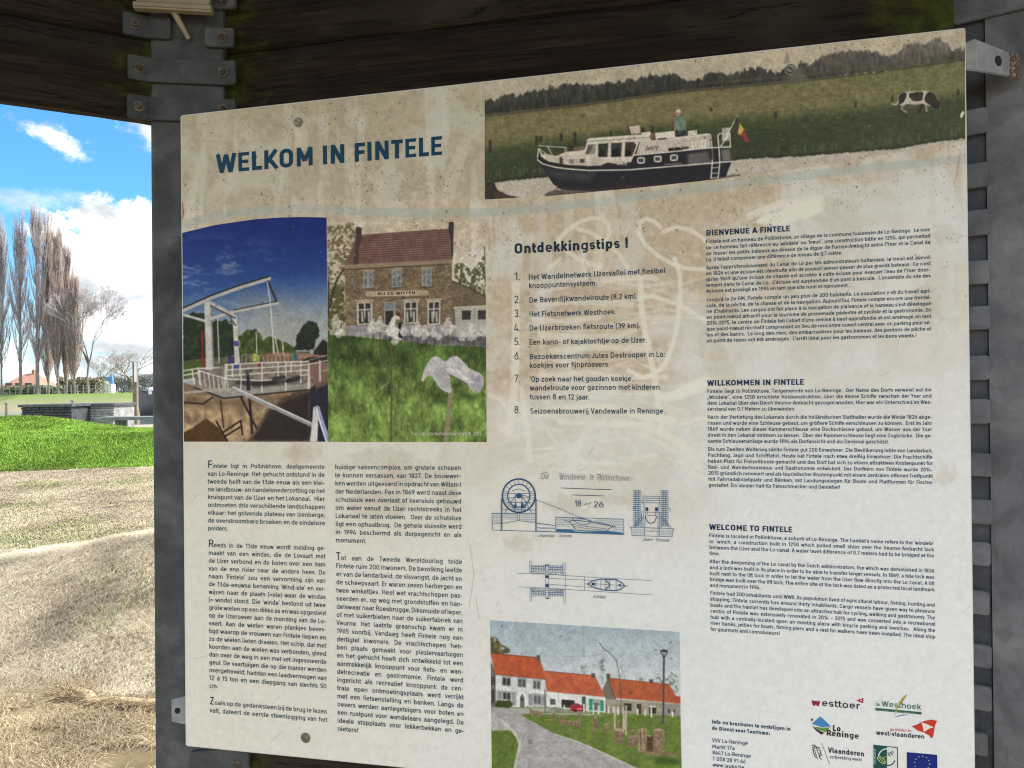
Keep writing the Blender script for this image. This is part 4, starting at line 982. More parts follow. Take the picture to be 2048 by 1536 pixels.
    def build(s, name, off, parent, label=None):
        P = np.concatenate(s.V); V = px_to_plane(P[:, 0], P[:, 1], off) + np.outer(P[:, 2] * 3e-6, np.array(NB)); C = np.concatenate(s.C); C = C * np.where(C.max(1) < .25, s.dim, 1.0)[:, None]; T = np.array(s.T)
        # every face towards the viewer
        a, b, c = V[T[:, 0]], V[T[:, 1]], V[T[:, 2]]; fl = (np.cross(b - a, c - a) @ np.array(NB)) < 0; T[fl] = T[fl][:, ::-1]
        o = link(name, np_mesh(name, V, T, C), M['print']); keep(o, parent)
        if label: o['label'] = label
        return o
# ------------------------------------------------------------------ the information board
TLc, TRc, BRc, BLc = (361.0, 230.6), (1930.5, 55.5), (1951.5, 1649.5), (371.5, 1492.0)
ctr = bp(1150, 840)
board = thing('information_board', 'large weathered white information board titled WELKOM IN FINTELE with printed photos and text', 'sign', ctr)
def corner_ring(inset, off):
    C = [np.array(c) for c in (TLc, TRc, BRc, BLc)]; out = []
    for i in range(4):
        p, a, b = C[i], C[i - 1], C[(i + 1) % 4]; ua = (a - p) / np.hypot(*(a - p)); ub = (b - p) / np.hypot(*(b - p)); r = 5.0
        q = p + (ua + ub) * inset
        for t in (0, .25, .5, .75, 1.0):
            out.append(q + (ua * r * (1 - t) ** 2 + ub * r * t ** 2))
    return px_to_plane(np.array(out)[:, 0], np.array(out)[:, 1], off)
bm = bmesh.new(); rings = [corner_ring(i, o_) for i, o_ in ((.6, -.0005), (0, -.0012), (0, -.0050), (.6, -.0056))]
vr = [[bm.verts.new(p) for p in r_] for r_ in rings]
for A, B in zip(vr, vr[1:]):
    for k in range(len(A)): bm.faces.new((A[k], A[(k + 1) % len(A)], B[(k + 1) % len(A)], B[k]))
bm.faces.new(vr[0]); bm.faces.new(vr[-1][::-1]); bmesh.ops.recalc_face_normals(bm, faces=bm.faces)
o = link('panel', bm_mesh('panel', bm), M['edge']); keep(o, board)
topf = seg([TLc, TRc]); botf = seg([BLc, BRc])
# printed background: the quad is followed exactly (edges lean slightly)
def quad_grid(tl, tr, br, bl, step):
    nx = int((tr[0] - tl[0]) / step) + 1; ny = int((bl[1] - tl[1]) / step) + 1
    u, v = np.meshgrid(np.linspace(0, 1, nx), np.linspace(0, 1, ny)); q = lambda i: tl[i] * (1 - u) * (1 - v) + tr[i] * u * (1 - v) + br[i] * u * v + bl[i] * (1 - u) * v
    return q(0), q(1)
X, Y = quad_grid((362.5, 232.2), (1929, 57.2), (1949.8, 1647.5), (373, 1490.6), 1.7)
cv = Cv(X, Y, (255, 255, 255)); cv.C = panel_colour(X, Y).reshape(-1, 3)
# wiped graffiti: pale ghost strokes
GH = (234, 227, 212); cv.tf = (960, 420, 3.4913)
for pts, w, a in (
    ([(545, 215), (600, 150), (690, 85), (780, 55), (850, 60), (895, 95), (905, 160), (870, 230), (840, 280)], 32, .6),
    ([(545, 215), (600, 280), (690, 345), (800, 385), (840, 395)], 36, .6), ([(660, 125), (780, 160), (900, 240), (980, 320), (1030, 400)], 34, .5),
    ([(475, 415), (520, 375), (560, 340)], 30, .5), ([(730, 190), (720, 320), (735, 480)], 34, .4), ([(840, 90), (830, 300), (820, 400)], 70, .35),
    ([(1260, 120), (1215, 80), (1160, 60), (1115, 90), (1108, 160), (1150, 240), (1230, 310), (1330, 370), (1450, 410), (1570, 415)], 32, .62),
    ([(1285, 150), (1370, 120), (1460, 135), (1550, 190), (1600, 240)], 32, .6), ([(1360, 340), (1395, 450), (1400, 560), (1385, 760), (1350, 930), (1290, 1080), (1215, 1150), (1130, 1170), (1040, 1120)], 36, .62),
    ([(1125, 600), (1220, 605), (1330, 640), (1450, 690), (1570, 770)], 34, .55), ([(1120, 500), (1130, 700), (1165, 930), (1205, 1100), (1240, 1300), (1270, 1500)], 46, .6),
    ([(860, 490), (1000, 480), (1150, 470), (1230, 480)], 40, .5), ([(420, 590), (430, 800), (440, 1150)], 50, .3),
    ([(250, 520), (250, 900), (240, 1250), (200, 1560)], 60, .55), ([(400, 660), (620, 640), (900, 650), (1050, 660)], 46, .4), ([(380, 770), (560, 780), (830, 750)], 40, .4),
    ([(420, 870), (700, 890), (930, 880), (1080, 840)], 44, .45), ([(500, 980), (800, 960), (1130, 970)], 40, .45), ([(420, 1150), (700, 1140), (1000, 1170), (1300, 1165)], 40, .4),
    ([(1290, 1310), (1400, 1270), (1500, 1215), (1570, 1190)], 60, .75), ([(620, 1390), (900, 1380), (1150, 1440), (1350, 1475)], 60, .6), ([(560, 1480), (900, 1500), (1180, 1500)], 40, .5),
    ([(290, 1250), (330, 1550), (350, 1750)], 40, .5), ([(70, 1290), (150, 1330), (200, 1400)], 40, .4)):
    cv.line(pts, w * .92, GH, min(.9, a * 1.35), 3.0, .35, len(pts))
cv.tf = (0, 0, 1); sg = np.random.default_rng(77)
for k in range(190):                                       # dense scrubbing round the list and above the drawing
    if k < 120: x, y = sg.uniform(1020, 1330), sg.uniform(555, 850); an = sg.normal(-.05, .18); l = sg.uniform(30, 150)
    else: x, y = sg.uniform(985, 1390), sg.uniform(835, 945); an = sg.uniform(-.6, .9); l = sg.uniform(25, 120)
    cv.line([(x, y), (x + l * .5 * math.cos(an), y + l * .5 * math.sin(an) + sg.normal(0, 4)), (x + l * math.cos(an), y + l * math.sin(an))], sg.uniform(2, 9), (236, 231, 219), sg.uniform(.10, .38), 2.5, .45, k)
for k in range(40):
    x, y = sg.uniform(1140, 1420), sg.uniform(440, 700); an = sg.uniform(0, 3.1); l = sg.uniform(30, 110); cv.line([(x, y), (x + l * .5 * math.cos(an) + sg.normal(0, 8), y + l * .5 * math.sin(an)), (x + l * math.cos(an), y + l * math.sin(an))], sg.uniform(1.5, 4), (232, 225, 210), sg.uniform(.12, .35), 2, .4, k)
for pts, w, a in (([(1500, 432), (1560, 408), (1600, 402), (1640, 398)], 16, .85), ([(1530, 440), (1590, 432), (1640, 415)], 22, .8), ([(1340, 795), (1380, 775), (1415, 762)], 20, .7),
                  ([(1230, 845), (1300, 855), (1360, 885), (1400, 935)], 17, .65), ([(1255, 862), (1310, 880), (1350, 900)], 10, .5), ([(1185, 372), (1215, 400), (1225, 470), (1200, 560)], 30, .35),
                  ([(598, 255), (604, 272), (602, 290)], 26, .5), ([(690, 280), (700, 330), (722, 410)], 20, .28), ([(745, 350), (760, 375), (755, 395)], 22, .35), ([(930, 290), (905, 350), (895, 400)], 26, .38),
                  ([(500, 270), (470, 330), (430, 400)], 40, .22), ([(1860, 420), (1800, 560), (1830, 700)], 60, .25), ([(1180, 855), (1150, 900), (1090, 925)], 14, .4)):
    cv.line(pts, w, (222, 219, 203) if pts[0][0] < 1000 else (231, 226, 214), a, 4.0, .4, 3)
for k, (x, y, rx, ry) in enumerate(((605, 905, 34, 22), (590, 912, 16, 26), (760, 1010, 60, 26), (820, 950, 70, 22), (760, 915, 60, 20), (900, 990, 14, 30), (1040, 1085, 30, 16), (1130, 1010, 40, 20), (1240, 1000, 34, 14), (1850, 610, 30, 40), (1890, 950, 22, 20), (1890, 470, 26, 16))):
    an = np.linspace(0, 6.28, 18); cv.fill([(x + rx * math.cos(t), y + ry * math.sin(t)) for t in an], (176, 160, 140), .26, 16, .2, 6, k, 16, 10)
cv.fill([(1503, 446), (1530, 430), (1560, 424), (1572, 410), (1600, 404), (1643, 399), (1641, 424), (1606, 440), (1566, 449), (1530, 447)], (236, 231, 216), .95, 2, .03, 6, 4, 3, 6); cv.fill([(1335, 795), (1360, 778), (1412, 758), (1420, 768), (1400, 785), (1360, 800)], (238, 233, 222), .8, 3, .03, 6, 4, 3, 6)
for bx, by in ((597, 258), (1580, 154), (1450, 500), (700, 300), (860, 330)): 
    for q_ in range(3): cv.line([(bx + q_ * 5 - 5, by), (bx + q_ * 6 - 6, by + 40 + 22 * q_)], 5, (226, 222, 206), .28, 3, .3, q_)
cv.line([(364, 405), (367, 425), (363, 442)], 3, (120, 80, 40), .8)
sc_ = np.random.default_rng(9)
for k in range(110):                                        # fine scratches
    x, y = sc_.uniform(380, 1930), sc_.uniform(420, 1500); an = sc_.uniform(-1.2, -.2); l = sc_.uniform(5, 34)
    cv.line([(x, y), (x + l * math.cos(an), y + l * math.sin(an) )], sc_.uniform(.6, 1.4), (120, 105, 88) if k % 3 else (236, 230, 216), sc_.uniform(.15, .5))
for k in range(60):
    x, y = sc_.uniform(1880, 1937), sc_.uniform(420, 860); cv.speck(1, sc_, (x, x + 1), (y, y + 1), (.8, 2.2), (90, 85, 80), .6)
cv.line([(1921, 300), (1914, 345), (1906, 372)], 1.2, (120, 110, 105), .6)
cv.line([(940, 1090), (948, 1150), (938, 1215)], 1.6, (150, 140, 125), .5); cv.line([(952, 1195), (958, 1240)], 1.4, (150, 140, 125), .5)
weather(cv, 1.0, 0)
print_mesh('printed_background', cv, 0.0, board)
TF = 0.0003          # print layers lie this far apart

# ---- printed photo: boat on the river
top = lambda x: topf(x) + 1.8
bot = seg([(969, 399), (1110, 391), (1300, 373), (1500, 351), (1700, 322), (1935, 280)])
X, Y = grid_px(969.5, 1930, top, bot, 1.0); cv = Cv(X, Y, (190, 176, 148))
n = fbm(X, Y, 40, 5, 4)[..., None]; cv.C = (c8(193, 178, 148) * (1 + .12 * (n - .5))).reshape(-1, 3)
field = seg([(969, 229), (1147, 210), (1366, 180), (1597, 160), (1750, 142), (1931, 116)])
tops = seg([(969, 196), (1000, 187), (1060, 181), (1120, 172), (1147, 168), (1200, 164), (1270, 158), (1330, 150), (1350, 147), (1375, 155), (1400, 150), (1435, 141), (1465, 146), (1500, 136), (1520, 134), (1537, 143), (1570, 137), (1588, 136), (1602, 121), (1619, 129), (1632, 119), (1657, 105), (1684, 98), (1742, 95.5), (1761, 107), (1783, 116), (1795, 110), (1807, 90), (1843, 87), (1881, 79), (1898, 89), (1905, 95), (1931, 90)])
x, y = cv.X, cv.Y; fine = fbm(x, y, 7, 11, 4); jag = (fbm(x, y * .25, 5, 13, 5, .7) - .5) * 22 + (fbm(x, y * 0, 26, 14, 2) - .5) * 16
tr = np.clip((y - tops(x) + jag) / 3.0, 0, 1); far = sstep(1450, 1850, x)[:, None]
lowt = np.clip((field(x) - y) / 40, 0, 1)[:, None]; tcol = (c8(66, 66, 58) * (1 - far) + c8(104, 97, 88) * far) * (.86 + .30 * lowt) * (1 + .75 * (fbm(x * 1.5, y * .45, 7, 15, 5) - .5) + .3 * (fbm(x, y, 16, 16, 3) - .5))[:, None]
cv.put(np.arange(len(x)), tr, tcol)
cv.tf = (1400, 60, 3.657); cv.fill([(640, 148), (655, 240), (612, 248)], (150, 135, 118), .9)
cv.fill([(920, 260), (930, 180), (1050, 150), (1090, 200), (1110, 290)], (96, 88, 80), .6, 2, .2, 5, 3, 3); cv.fill([(1120, 270), (1130, 190), (1200, 165), (1260, 210), (1280, 260)], (90, 82, 74), .6, 2, .2, 5, 4, 3)
cv.tf = (0, 0, 1)
d = y - field(x); ht = np.maximum(bot(x) - field(x), 1); t = d / ht
olive = c8(128, 118, 66); g1 = c8(104, 106, 56); dk = c8(68, 80, 40); lush = c8(58, 68, 38)
rel = d + 6 * (fbm(x * .5, y, 14, 17, 3) - .5)
k1 = sstep(48, 82, rel - 8 * far[:, 0])[:, None]; k2 = sstep(78, 118, rel + 18 * far[:, 0])[:, None]
gc = olive * (1 - k1) + dk * k1; gc = gc * (1 - k2) + lush * k2
gc = gc * (1 - far * .25) + c8(100, 108, 58) * far * .25
gc = gc * (1 + .30 * (fbm(x * .35, y, 4, 19, 4) - .5) + .25 * (fbm(x, y * .5, 5, 18, 4) - .5))[:, None]
cv.put(np.arange(len(x)), np.clip((d + 1) / 2, 0, 1), gc)
cv.put(np.arange(len(x)), np.clip(1 - np.abs(d - 3) / 4, 0, 1) * .8, c8(66, 62, 48)); cv.put(np.arange(len(x)), np.clip(1 - np.abs(d + 9 + 0 * x) / 5, 0, 1) * sstep(1350, 1450, x) * .7, c8(92, 88, 60))
bank = seg([(969, 360), (990, 364), (1050, 357), (1110, 352), (1300, 340), (1462, 321), (1500, 316), (1600, 312), (1700, 304), (1800, 296), (1870, 283), (1931, 276)])
db = y - bank(x) + (fbm(x, y, 5, 23, 3) - .5) * 5
wat = c8(190, 175, 157) * (1 + .13 * (fbm(x * .16, y * 1.3, 4, 25, 3) - .5))[:, None]
cv.put(np.arange(len(x)), np.clip(db / 1.6, 0, 1), wat); cv.put(np.arange(len(x)), np.clip(1 - np.abs(db + 2) / 5, 0, 1) * .55, c8(44, 48, 36))
gr = np.clip(1 - np.abs(y - bank(x) + 14) / 14, 0, 1) * sstep(.5, .7, fbm(x * 2.2, y * .35, 8, 27, 4)) * .5; cv.put(np.arange(len(x)), gr, c8(104, 118, 72))
cv.tf = (960, 0, 3.2)
cv.fill([(30, 1150), (95, 1170), (110, 1215), (170, 1245), (250, 1268), (250, 1285), (30, 1285)], (58, 54, 36), 1, 2, .2, 5, 2, 2); cv.fill([(95, 1225), (170, 1245), (250, 1268), (100, 1285)], (84, 62, 50), .8, 2)
for px_, a, b in ((65, 895, 975), (362, 870, 935), (388, 870, 905), (520, 855, 905), (608, 845, 925), (838, 838, 875), (1102, 805, 850), (1893, 725, 760), (1478, 690, 712)):
    cv.fill([(px_ - 9, a), (px_ + 9, a), (px_ + 10, b), (px_ - 10, b)], (58, 52, 40), .9, 1)
cv.fill([(480, 1215), (900, 1205), (1560, 1135), (1640, 1115), (1665, 1120), (1500, 1160), (900, 1232), (420, 1262), (410, 1240)], (70, 56, 52), .75, 3, .3, 5, 6, 3)
cv.line([(1570, 1128), (1660, 1118)], 6, (90, 78, 72), .8)
# hull
NV = (40, 40, 48)
cv.fill([(370, 1022), (400, 1050), (480, 1070), (560, 1080), (700, 1090), (950, 1085), (1250, 1062), (1612, 1032), (1572, 1132), (1300, 1178), (1000, 1206), (700, 1222), (520, 1214), (470, 1180), (420, 1105)], NV)
cv.fill([(420, 1075), (560, 1095), (740, 1105), (700, 1160), (520, 1150), (450, 1120)], (86, 82, 84), .55, 14)
cv.line([(490, 1203), (700, 1212), (1000, 1192), (1300, 1166)], 7, (96, 44, 40), .8)
cv.fill([(372, 955), (385, 1000), (430, 1030), (560, 1058), (700, 1066), (945, 1058), (980, 992), (1470, 945), (1600, 940), (1612, 1030), (1250, 1060), (950, 1083), (700, 1087), (480, 1066), (400, 1046), (368, 1020)], NV)
cv.fill([(378, 950), (390, 1003), (440, 1034), (560, 1055), (700, 1062), (938, 1052), (975, 985), (1005, 905), (700, 940), (560, 985), (470, 1000), (400, 985)], (198, 184, 166), 1, 1, .05)
cv.fill([(500, 992), (560, 968), (680, 965), (665, 990), (560, 1000)], (214, 196, 176)); cv.fill([(540, 945), (670, 935), (668, 958), (560, 972)], (122, 96, 70)); cv.fill([(560, 935), (600, 932), (596, 965), (566, 968)], (70, 50, 40))
cv.fill([(685, 900), (1088, 862), (1100, 905), (1020, 915), (965, 1040), (660, 1000)], (210, 197, 180), 1, 1, .04); cv.fill([(683, 897), (700, 884), (1060, 858), (1092, 866), (1088, 882), (686, 908)], (216, 204, 184))
cv.line([(686, 906), (1088, 878)], 4, (120, 108, 98))
cv.fill([(690, 925), (742, 920), (735, 985), (670, 990)], (150, 142, 130)); cv.fill([(695, 930), (725, 926), (700, 984), (676, 986)], (96, 92, 84))
for w in ([(757, 921), (822, 916), (815, 1005), (755, 1008)], [(840, 916), (910, 912), (903, 1003), (838, 1005)], [(930, 910), (985, 908), (1000, 930), (975, 1000), (925, 1004)]): cv.fill(w, (66, 60, 50), 1, 1, .3, 6, 3)
cv.fill([(770, 960), (800, 955), (795, 1004), (765, 1005)], (40, 36, 34)); cv.fill([(845, 960), (890, 945), (895, 1002), (845, 1004)], (34, 32, 34)); cv.fill([(932, 960), (970, 958), (962, 1000), (930, 1002)], (36, 30, 28))
cv.fill([(572, 1018), (602, 1019), (602, 1048), (572, 1046)], (130, 126, 112)); cv.fill([(640, 1018), (668, 1018), (668, 1042), (640, 1042)], (78, 72, 62)); cv.fill([(510, 1000), (528, 1000), (532, 1050), (508, 1048)], (80, 66, 56))
cv.fill([(780, 1055), (820, 1040), (880, 1050), (900, 1062), (790, 1064)], (48, 44, 44)); cv.fill([(915, 1046), (945, 1046), (945, 1060), (915, 1060)], (120, 110, 100))
cv.fill([(1022, 912), (1470, 862), (1476, 945), (1300, 962), (1000, 988)], (196, 180, 166), 1, 1, .04); cv.line([(1022, 910), (1005, 950), (995, 988)], 5, (70, 58, 50))
cv.line([(1025, 910), (1250, 886), (1470, 860)], 7, (214, 198, 182)); cv.fill([(1205, 948), (1300, 940), (1300, 966), (1205, 972)], (44, 40, 42)); cv.fill([(1290, 938), (1335, 934), (1338, 950), (1292, 956)], (66, 56, 52), .8, 1, .4, 4, 2, 3)
cv.fill([(1350, 905), (1445, 890), (1446, 942), (1352, 950)], (226, 214, 196)); 
for a in (1372, 1392, 1408, 1430): cv.line([(a, 902), (a, 944)], 5, (150, 136, 120), .8)
cv.fill([(1330, 985), (1460, 968), (1485, 1046), (1332, 1058)], (112, 104, 106), .85, 6); cv.fill([(1545, 958), (1598, 952), (1608, 1026), (1550, 1034)], (132, 124, 122), .8, 6)
cv.line([(980, 994), (1200, 974), (1470, 946), (1602, 940)], 8, (224, 212, 200)); cv.line([(368, 1022), (400, 1048), (480, 1070), (560, 1081), (700, 1091), (950, 1087), (1250, 1063), (1612, 1033)], 8, (222, 212, 200))
cv.line([(375, 955), (368, 1010)], 7, (214, 204, 190))
for a, b in ((1030, 1027), (1137, 1018), (1241, 1010)):
    cv.fill([(a - 25, b - 14), (a - 15, b - 21), (a + 15, b - 22), (a + 26, b - 15), (a + 25, b + 13), (a + 15, b + 20), (a - 14, b + 21), (a - 24, b + 14)], (220, 210, 198)); cv.fill([(a - 17, b - 12), (a + 17, b - 13), (a + 17, b + 11), (a - 16, b + 12)], (78, 74, 74))
for a in range(1180, 1285, 8): cv.line([(a, 1056 - (a - 1180) * .06), (a + 4, 1050 - (a - 1180) * .06)], 6, (190, 182, 174), .55)
cv.fill([(946, 808), (1020, 798), (1028, 852), (965, 862)], (206, 180, 166)); cv.line([(946, 808), (965, 862)], 9, (92, 56, 44)); cv.line([(946, 808), (1022, 798)], 5, (110, 80, 66)); cv.fill([(1030, 818), (1052, 815), (1055, 842), (1032, 845)], (56, 48, 42))
cv.fill([(1085, 856), (1120, 850), (1113, 898), (1094, 900)], (136, 84, 60)); cv.fill([(1030, 850), (1090, 842), (1095, 862), (1040, 868)], (224, 212, 194)); cv.fill([(1120, 850), (1245, 838), (1250, 880), (1125, 895)], (226, 212, 196), 1, 1, .06); cv.fill([(1135, 888), (1195, 880), (1190, 892), (1140, 896)], (66, 56, 50))
cv.fill([(1330, 838), (1390, 832), (1390, 862), (1332, 870)], (216, 202, 186)); cv.fill([(1550, 820), (1600, 815), (1595, 900), (1548, 905)], (196, 186, 172), .9)
# man at the tiller, seen from behind
cv.fill([(1253, 832), (1308, 828), (1312, 850), (1305, 878), (1283, 880), (1256, 884)], (50, 50, 64)); cv.fill([(1256, 752), (1290, 742), (1306, 756), (1314, 835), (1255, 842)], (96, 140, 124), 1, 1, .25, 6, rnd=1); cv.fill([(1244, 762), (1256, 752), (1256, 835), (1244, 838)], (170, 122, 104)); cv.line([(1310, 770), (1314, 830)], 8, (160, 116, 98))
cv.fill([(1252, 715), (1262, 702), (1278, 702), (1286, 718), (1284, 738), (1268, 746), (1254, 736)], (176, 130, 114)); cv.fill([(1254, 712), (1264, 700), (1280, 701), (1286, 720), (1272, 724)], (206, 194, 186))
for pts, w in (([(375, 932), (460, 938), (550, 944)], 5), ([(377, 950), (430, 990), (560, 1012), (700, 1006), (880, 1010)], 5), ([(432, 936), (462, 990)], 5), ([(545, 944), (545, 975)], 4), ([(690, 1008), (690, 1062)], 4), ([(880, 1010), (880, 1056)], 4), ([(440, 995), (440, 1035)], 4), ([(415, 985), (412, 1020)], 4),
               ([(1250, 882), (1460, 857), (1476, 866), (1482, 920), (1490, 1000), (1478, 1140)], 8), ([(1250, 880), (1258, 920), (1290, 948)], 5), ([(1524, 1140), (1535, 1040), (1530, 960), (1522, 866), (1536, 854), (1600, 856), (1602, 942)], 8), ([(1480, 1110), (1528, 1106)], 5), ([(1482, 1075), (1530, 1071)], 5), ([(1486, 1045), (1533, 1042)], 5), ([(1478, 1138), (1525, 1136)], 5), ([(1540, 935), (1604, 850)], 5), ([(1545, 935), (1645, 742)], 6)):
    cv.line(pts, w, (216, 206, 194))
cv.fill([(1450, 960), (1500, 950), (1505, 1020), (1470, 1025)], (58, 52, 52), .7, 3)
cv.fill([(1640, 744), (1664, 790), (1652, 852), (1608, 842)], (78, 66, 56)); cv.fill([(1662, 785), (1692, 832), (1674, 866), (1650, 854)], (214, 178, 52)); cv.fill([(1688, 828), (1724, 906), (1706, 914), (1668, 862)], (180, 52, 46))
# grazing cow
cv.tf = (1500, 0, 3.737)
for pts, w, c in (([(1120, 780), (1112, 845)], 16, (66, 56, 50)), ([(1150, 785), (1130, 810), (1168, 840)], 15, (150, 132, 116)), ([(1290, 780), (1262, 838)], 17, (58, 50, 46)), ([(1315, 785), (1320, 830)], 14, (160, 144, 128)), ([(1115, 712), (1108, 760), (1090, 782), (1062, 778)], 11, (184, 168, 140))): cv.line(pts, w, c)
body = [(1110, 712), (1135, 688), (1180, 684), (1250, 682), (1330, 677), (1365, 692), (1400, 738), (1428, 765), (1426, 815), (1400, 826), (1378, 815), (1366, 795), (1330, 790), (1288, 772), (1230, 784), (1180, 772), (1140, 792), (1112, 785)]
cv.fill(body, (196, 180, 164), 1, 1.2, rnd=2)
for p in ([(1110, 712), (1140, 690), (1168, 690), (1172, 730), (1140, 770), (1112, 785)], [(1182, 700), (1230, 690), (1300, 684), (1290, 740), (1270, 760), (1200, 752)], [(1310, 700), (1345, 682), (1368, 695), (1402, 740), (1428, 766), (1426, 816), (1398, 826), (1378, 812), (1340, 785), (1302, 760)]): cv.fill(p, (62, 50, 46), 1, 1.2, .2, 4, 2, 1.5, rnd=2)
cv.line([(1185, 775), (1230, 782), (1285, 772)], 7, (170, 150, 134))
for a, b in ((790, 785), (190, 860), (1557, 690), (1065, 740)): cv.fill([(a - 11, b - 26), (a + 11, b - 26), (a + 11, b + 22), (a - 11, b + 22)], (64, 62, 40), .85, 1)
for a in (710, 790, 855, 920, 1010): cv.line([(a, 560 - (a - 710) * .08), (a + 14, 557 - (a - 710) * .08)], 7, (190, 182, 168), .8)
cv.tone(.66, 1.06, .36, 1.03); cv.tf = (0, 0, 1)
cv.fill([(1575, 140), (1568, 160), (1600, 172), (1612, 155), (1600, 138)], (138, 136, 128), .45, 14); cv.fill([(1921, 228), (1926, 221), (1929, 226), (1924, 236), (1920, 235)], (232, 228, 214))
for gx, gy in ((1190, 222), (1208, 218), (1176, 224)): cv.fill([(gx - 8, gy - 10), (gx + 6, gy - 12), (gx + 9, gy + 9), (gx - 4, gy + 12)], (178, 176, 130), .25, 6)
weather(cv, .75, 1); print_mesh('printed_photo', cv, TF, board, 'printed photo of a dark blue and white river cruiser flying a flag, with a grazing cow')

# ---- printed photo: drawbridge
top = seg([(363, 466), (430, 450), (510, 438.5), (560, 435), (600, 434), (653, 435)])
X, Y = grid_px(0, 1, lambda x: x, lambda x: x + 1, .5)
def leaned(x0, x1, top, bot, step, lean=.0083):
    X, Y = grid_px(x0, x1, top, bot, step); return X + (Y - 440) * lean, Y
X, Y = leaned(364.2, 653, top, lambda x: 0 * x + 883.5, 1.0); cv = Cv(X, Y, (60, 80, 130)); cv.tf = (340, 400, 3.072); x, y = cv.X, cv.Y
t = sstep(430, 650, y)[:, None]; t2 = sstep(560, 690, y + .12 * (x - 400))[:, None]
c = c8(26, 48, 118) * (1 - t) + c8(62, 96, 150) * t; c = c * (1 - t2) + c8(160, 166, 168) * t2
cl = (sstep(.46, .70, fbm(x * .45, y * 1.1, 26, 33, 5)) * sstep(640, 420, x + .3 * (y - 500)) * sstep(450, 540, y))[:, None] * .8
cv.C = c * (1 - cl) + c8(150, 158, 178) * cl
cv.fill([(430, 580), (700, 620), (900, 800), (850, 900), (640, 940), (520, 800)], (158, 152, 140), .45, 60, .1, 10, 4, 16)
GD = (44, 56, 34)
cv.fill([(80, 720), (150, 690), (215, 700), (230, 760), (330, 730), (400, 760), (430, 860), (440, 960), (80, 1000)], GD, 1, 1.5, .5, 7, 5, 7, 9)
cv.fill([(425, 950), (425, 850), (450, 815), (520, 795), (560, 820), (572, 880), (600, 835), (660, 850), (720, 880), (775, 910), (775, 945)], (72, 84, 42), 1, 1.5, .5, 6, 6, 5, 8); cv.fill([(770, 920), (775, 850), (820, 770), (870, 738), (910, 760), (922, 810), (895, 880), (880, 920)], (44, 52, 36), 1, 1.5, .5, 6, 7, 5, 8)
cv.fill([(885, 930), (940, 855), (975, 880), (975, 1000), (860, 1000)], (48, 42, 38), 1, 2); cv.fill([(80, 990), (230, 970), (430, 955), (560, 935), (860, 930), (860, 1000), (640, 1010), (80, 1110)], (92, 92, 70), .9, 3, .3, 6, 8)
cv.fill([(80, 1000), (220, 985), (220, 1040), (80, 1100)], (78, 96, 44)); cv.fill([(560, 955), (650, 935), (860, 945), (975, 960), (975, 1120), (860, 1150), (640, 1100)], (148, 118, 98), 1, 3, .25, 5, 9)
cv.fill([(800, 990), (850, 965), (975, 960), (975, 1000), (830, 1004)], (52, 46, 44), .9, 2)
cv.fill([(80, 1120), (150, 1140), (330, 1215), (330, 1240), (80, 1200)], (126, 110, 90)); cv.fill([(80, 1190), (330, 1210), (860, 1165), (862, 1485), (80, 1485)], (156, 132, 104), 1, 2, .5, 14, 10)
for a in (250, 340, 400, 470, 560, 650): cv.line([(a, 1210), (a + 6, 1330), (a + 2, 1440)], 26, (214, 190, 154) if a % 3 else (120, 84, 56), .35, 8, .5, a)
cv.fill([(80, 1430), (140, 1400), (220, 1340), (300, 1400), (360, 1485), (80, 1485)], (86, 62, 36), 1, 3, .2); cv.fill([(85, 1195), (330, 1216), (560, 1195), (560, 1290), (85, 1290)], (186, 160, 126), .5, 30, .2, 12, 3); cv.fill([(600, 1290), (760, 1200), (862, 1170), (862, 1485), (480, 1485), (545, 1400)], (44, 36, 40), .92, 12, .2)
cv.line([(85, 1245), (205, 1252), (262, 1212)], 12, (64, 44, 36)); cv.fill([(80, 1200), (330, 1222), (560, 1204), (800, 1176), (800, 1240), (560, 1262), (330, 1275), (80, 1260)], (70, 56, 46), .55, 26, .3, 9, 4); cv.line([(310, 1230), (330, 1400)], 8, (58, 42, 36)); cv.line([(435, 1210), (530, 1400)], 12, (48, 36, 34)); cv.line([(488, 1215), (505, 1430)], 16, (50, 40, 38)); cv.line([(760, 1190), (600, 1330)], 7, (80, 60, 46))
for a, b in (((330, 1425), (435, 1355)), ((340, 1450), (440, 1390)), ((435, 1355), (445, 1440)), ((285, 1360), (350, 1480))): cv.line([a, b], 11, (50, 36, 32))
cv.fill([(860, 1150), (975, 1110), (975, 1485), (855, 1485)], (46, 44, 58), 1, 2, .15); cv.fill([(855, 1010), (975, 1000), (975, 1130), (900, 1160)], (120, 96, 88), .8, 3)
cv.fill([(150, 1148), (330, 1216), (862, 1160), (850, 1112), (620, 1095), (330, 1140), (200, 1120)], (142, 136, 128), 1, 1.2, .08); cv.fill([(170, 1040), (400, 1010), (620, 1000), (860, 995), (858, 1160), (330, 1216), (150, 1150)], (128, 118, 108), 1, 2, .3, 7, 14); cv.fill([(150, 1148), (330, 1214), (860, 1158), (850, 1125), (480, 1165), (340, 1160)], (150, 146, 138), 1, 1.5, .1); cv.fill([(420, 1100), (560, 1120), (820, 1080), (810, 1110), (560, 1150), (400, 1130)], (60, 54, 54), .8, 3, .3); cv.line([(150, 1152), (330, 1218), (862, 1164)], 9, (50, 44, 46))
WH = (208, 202, 192)
cv.fill([(210, 630), (252, 620), (268, 1040), (222, 1045)], (186, 184, 178)); cv.fill([(245, 620), (256, 622), (272, 1040), (262, 1042)], (140, 138, 134)); cv.fill([(384, 715), (410, 712), (430, 1010), (398, 1012)], (196, 192, 184)); cv.fill([(390, 866), (424, 866), (426, 898), (392, 898)], (92, 82, 128))
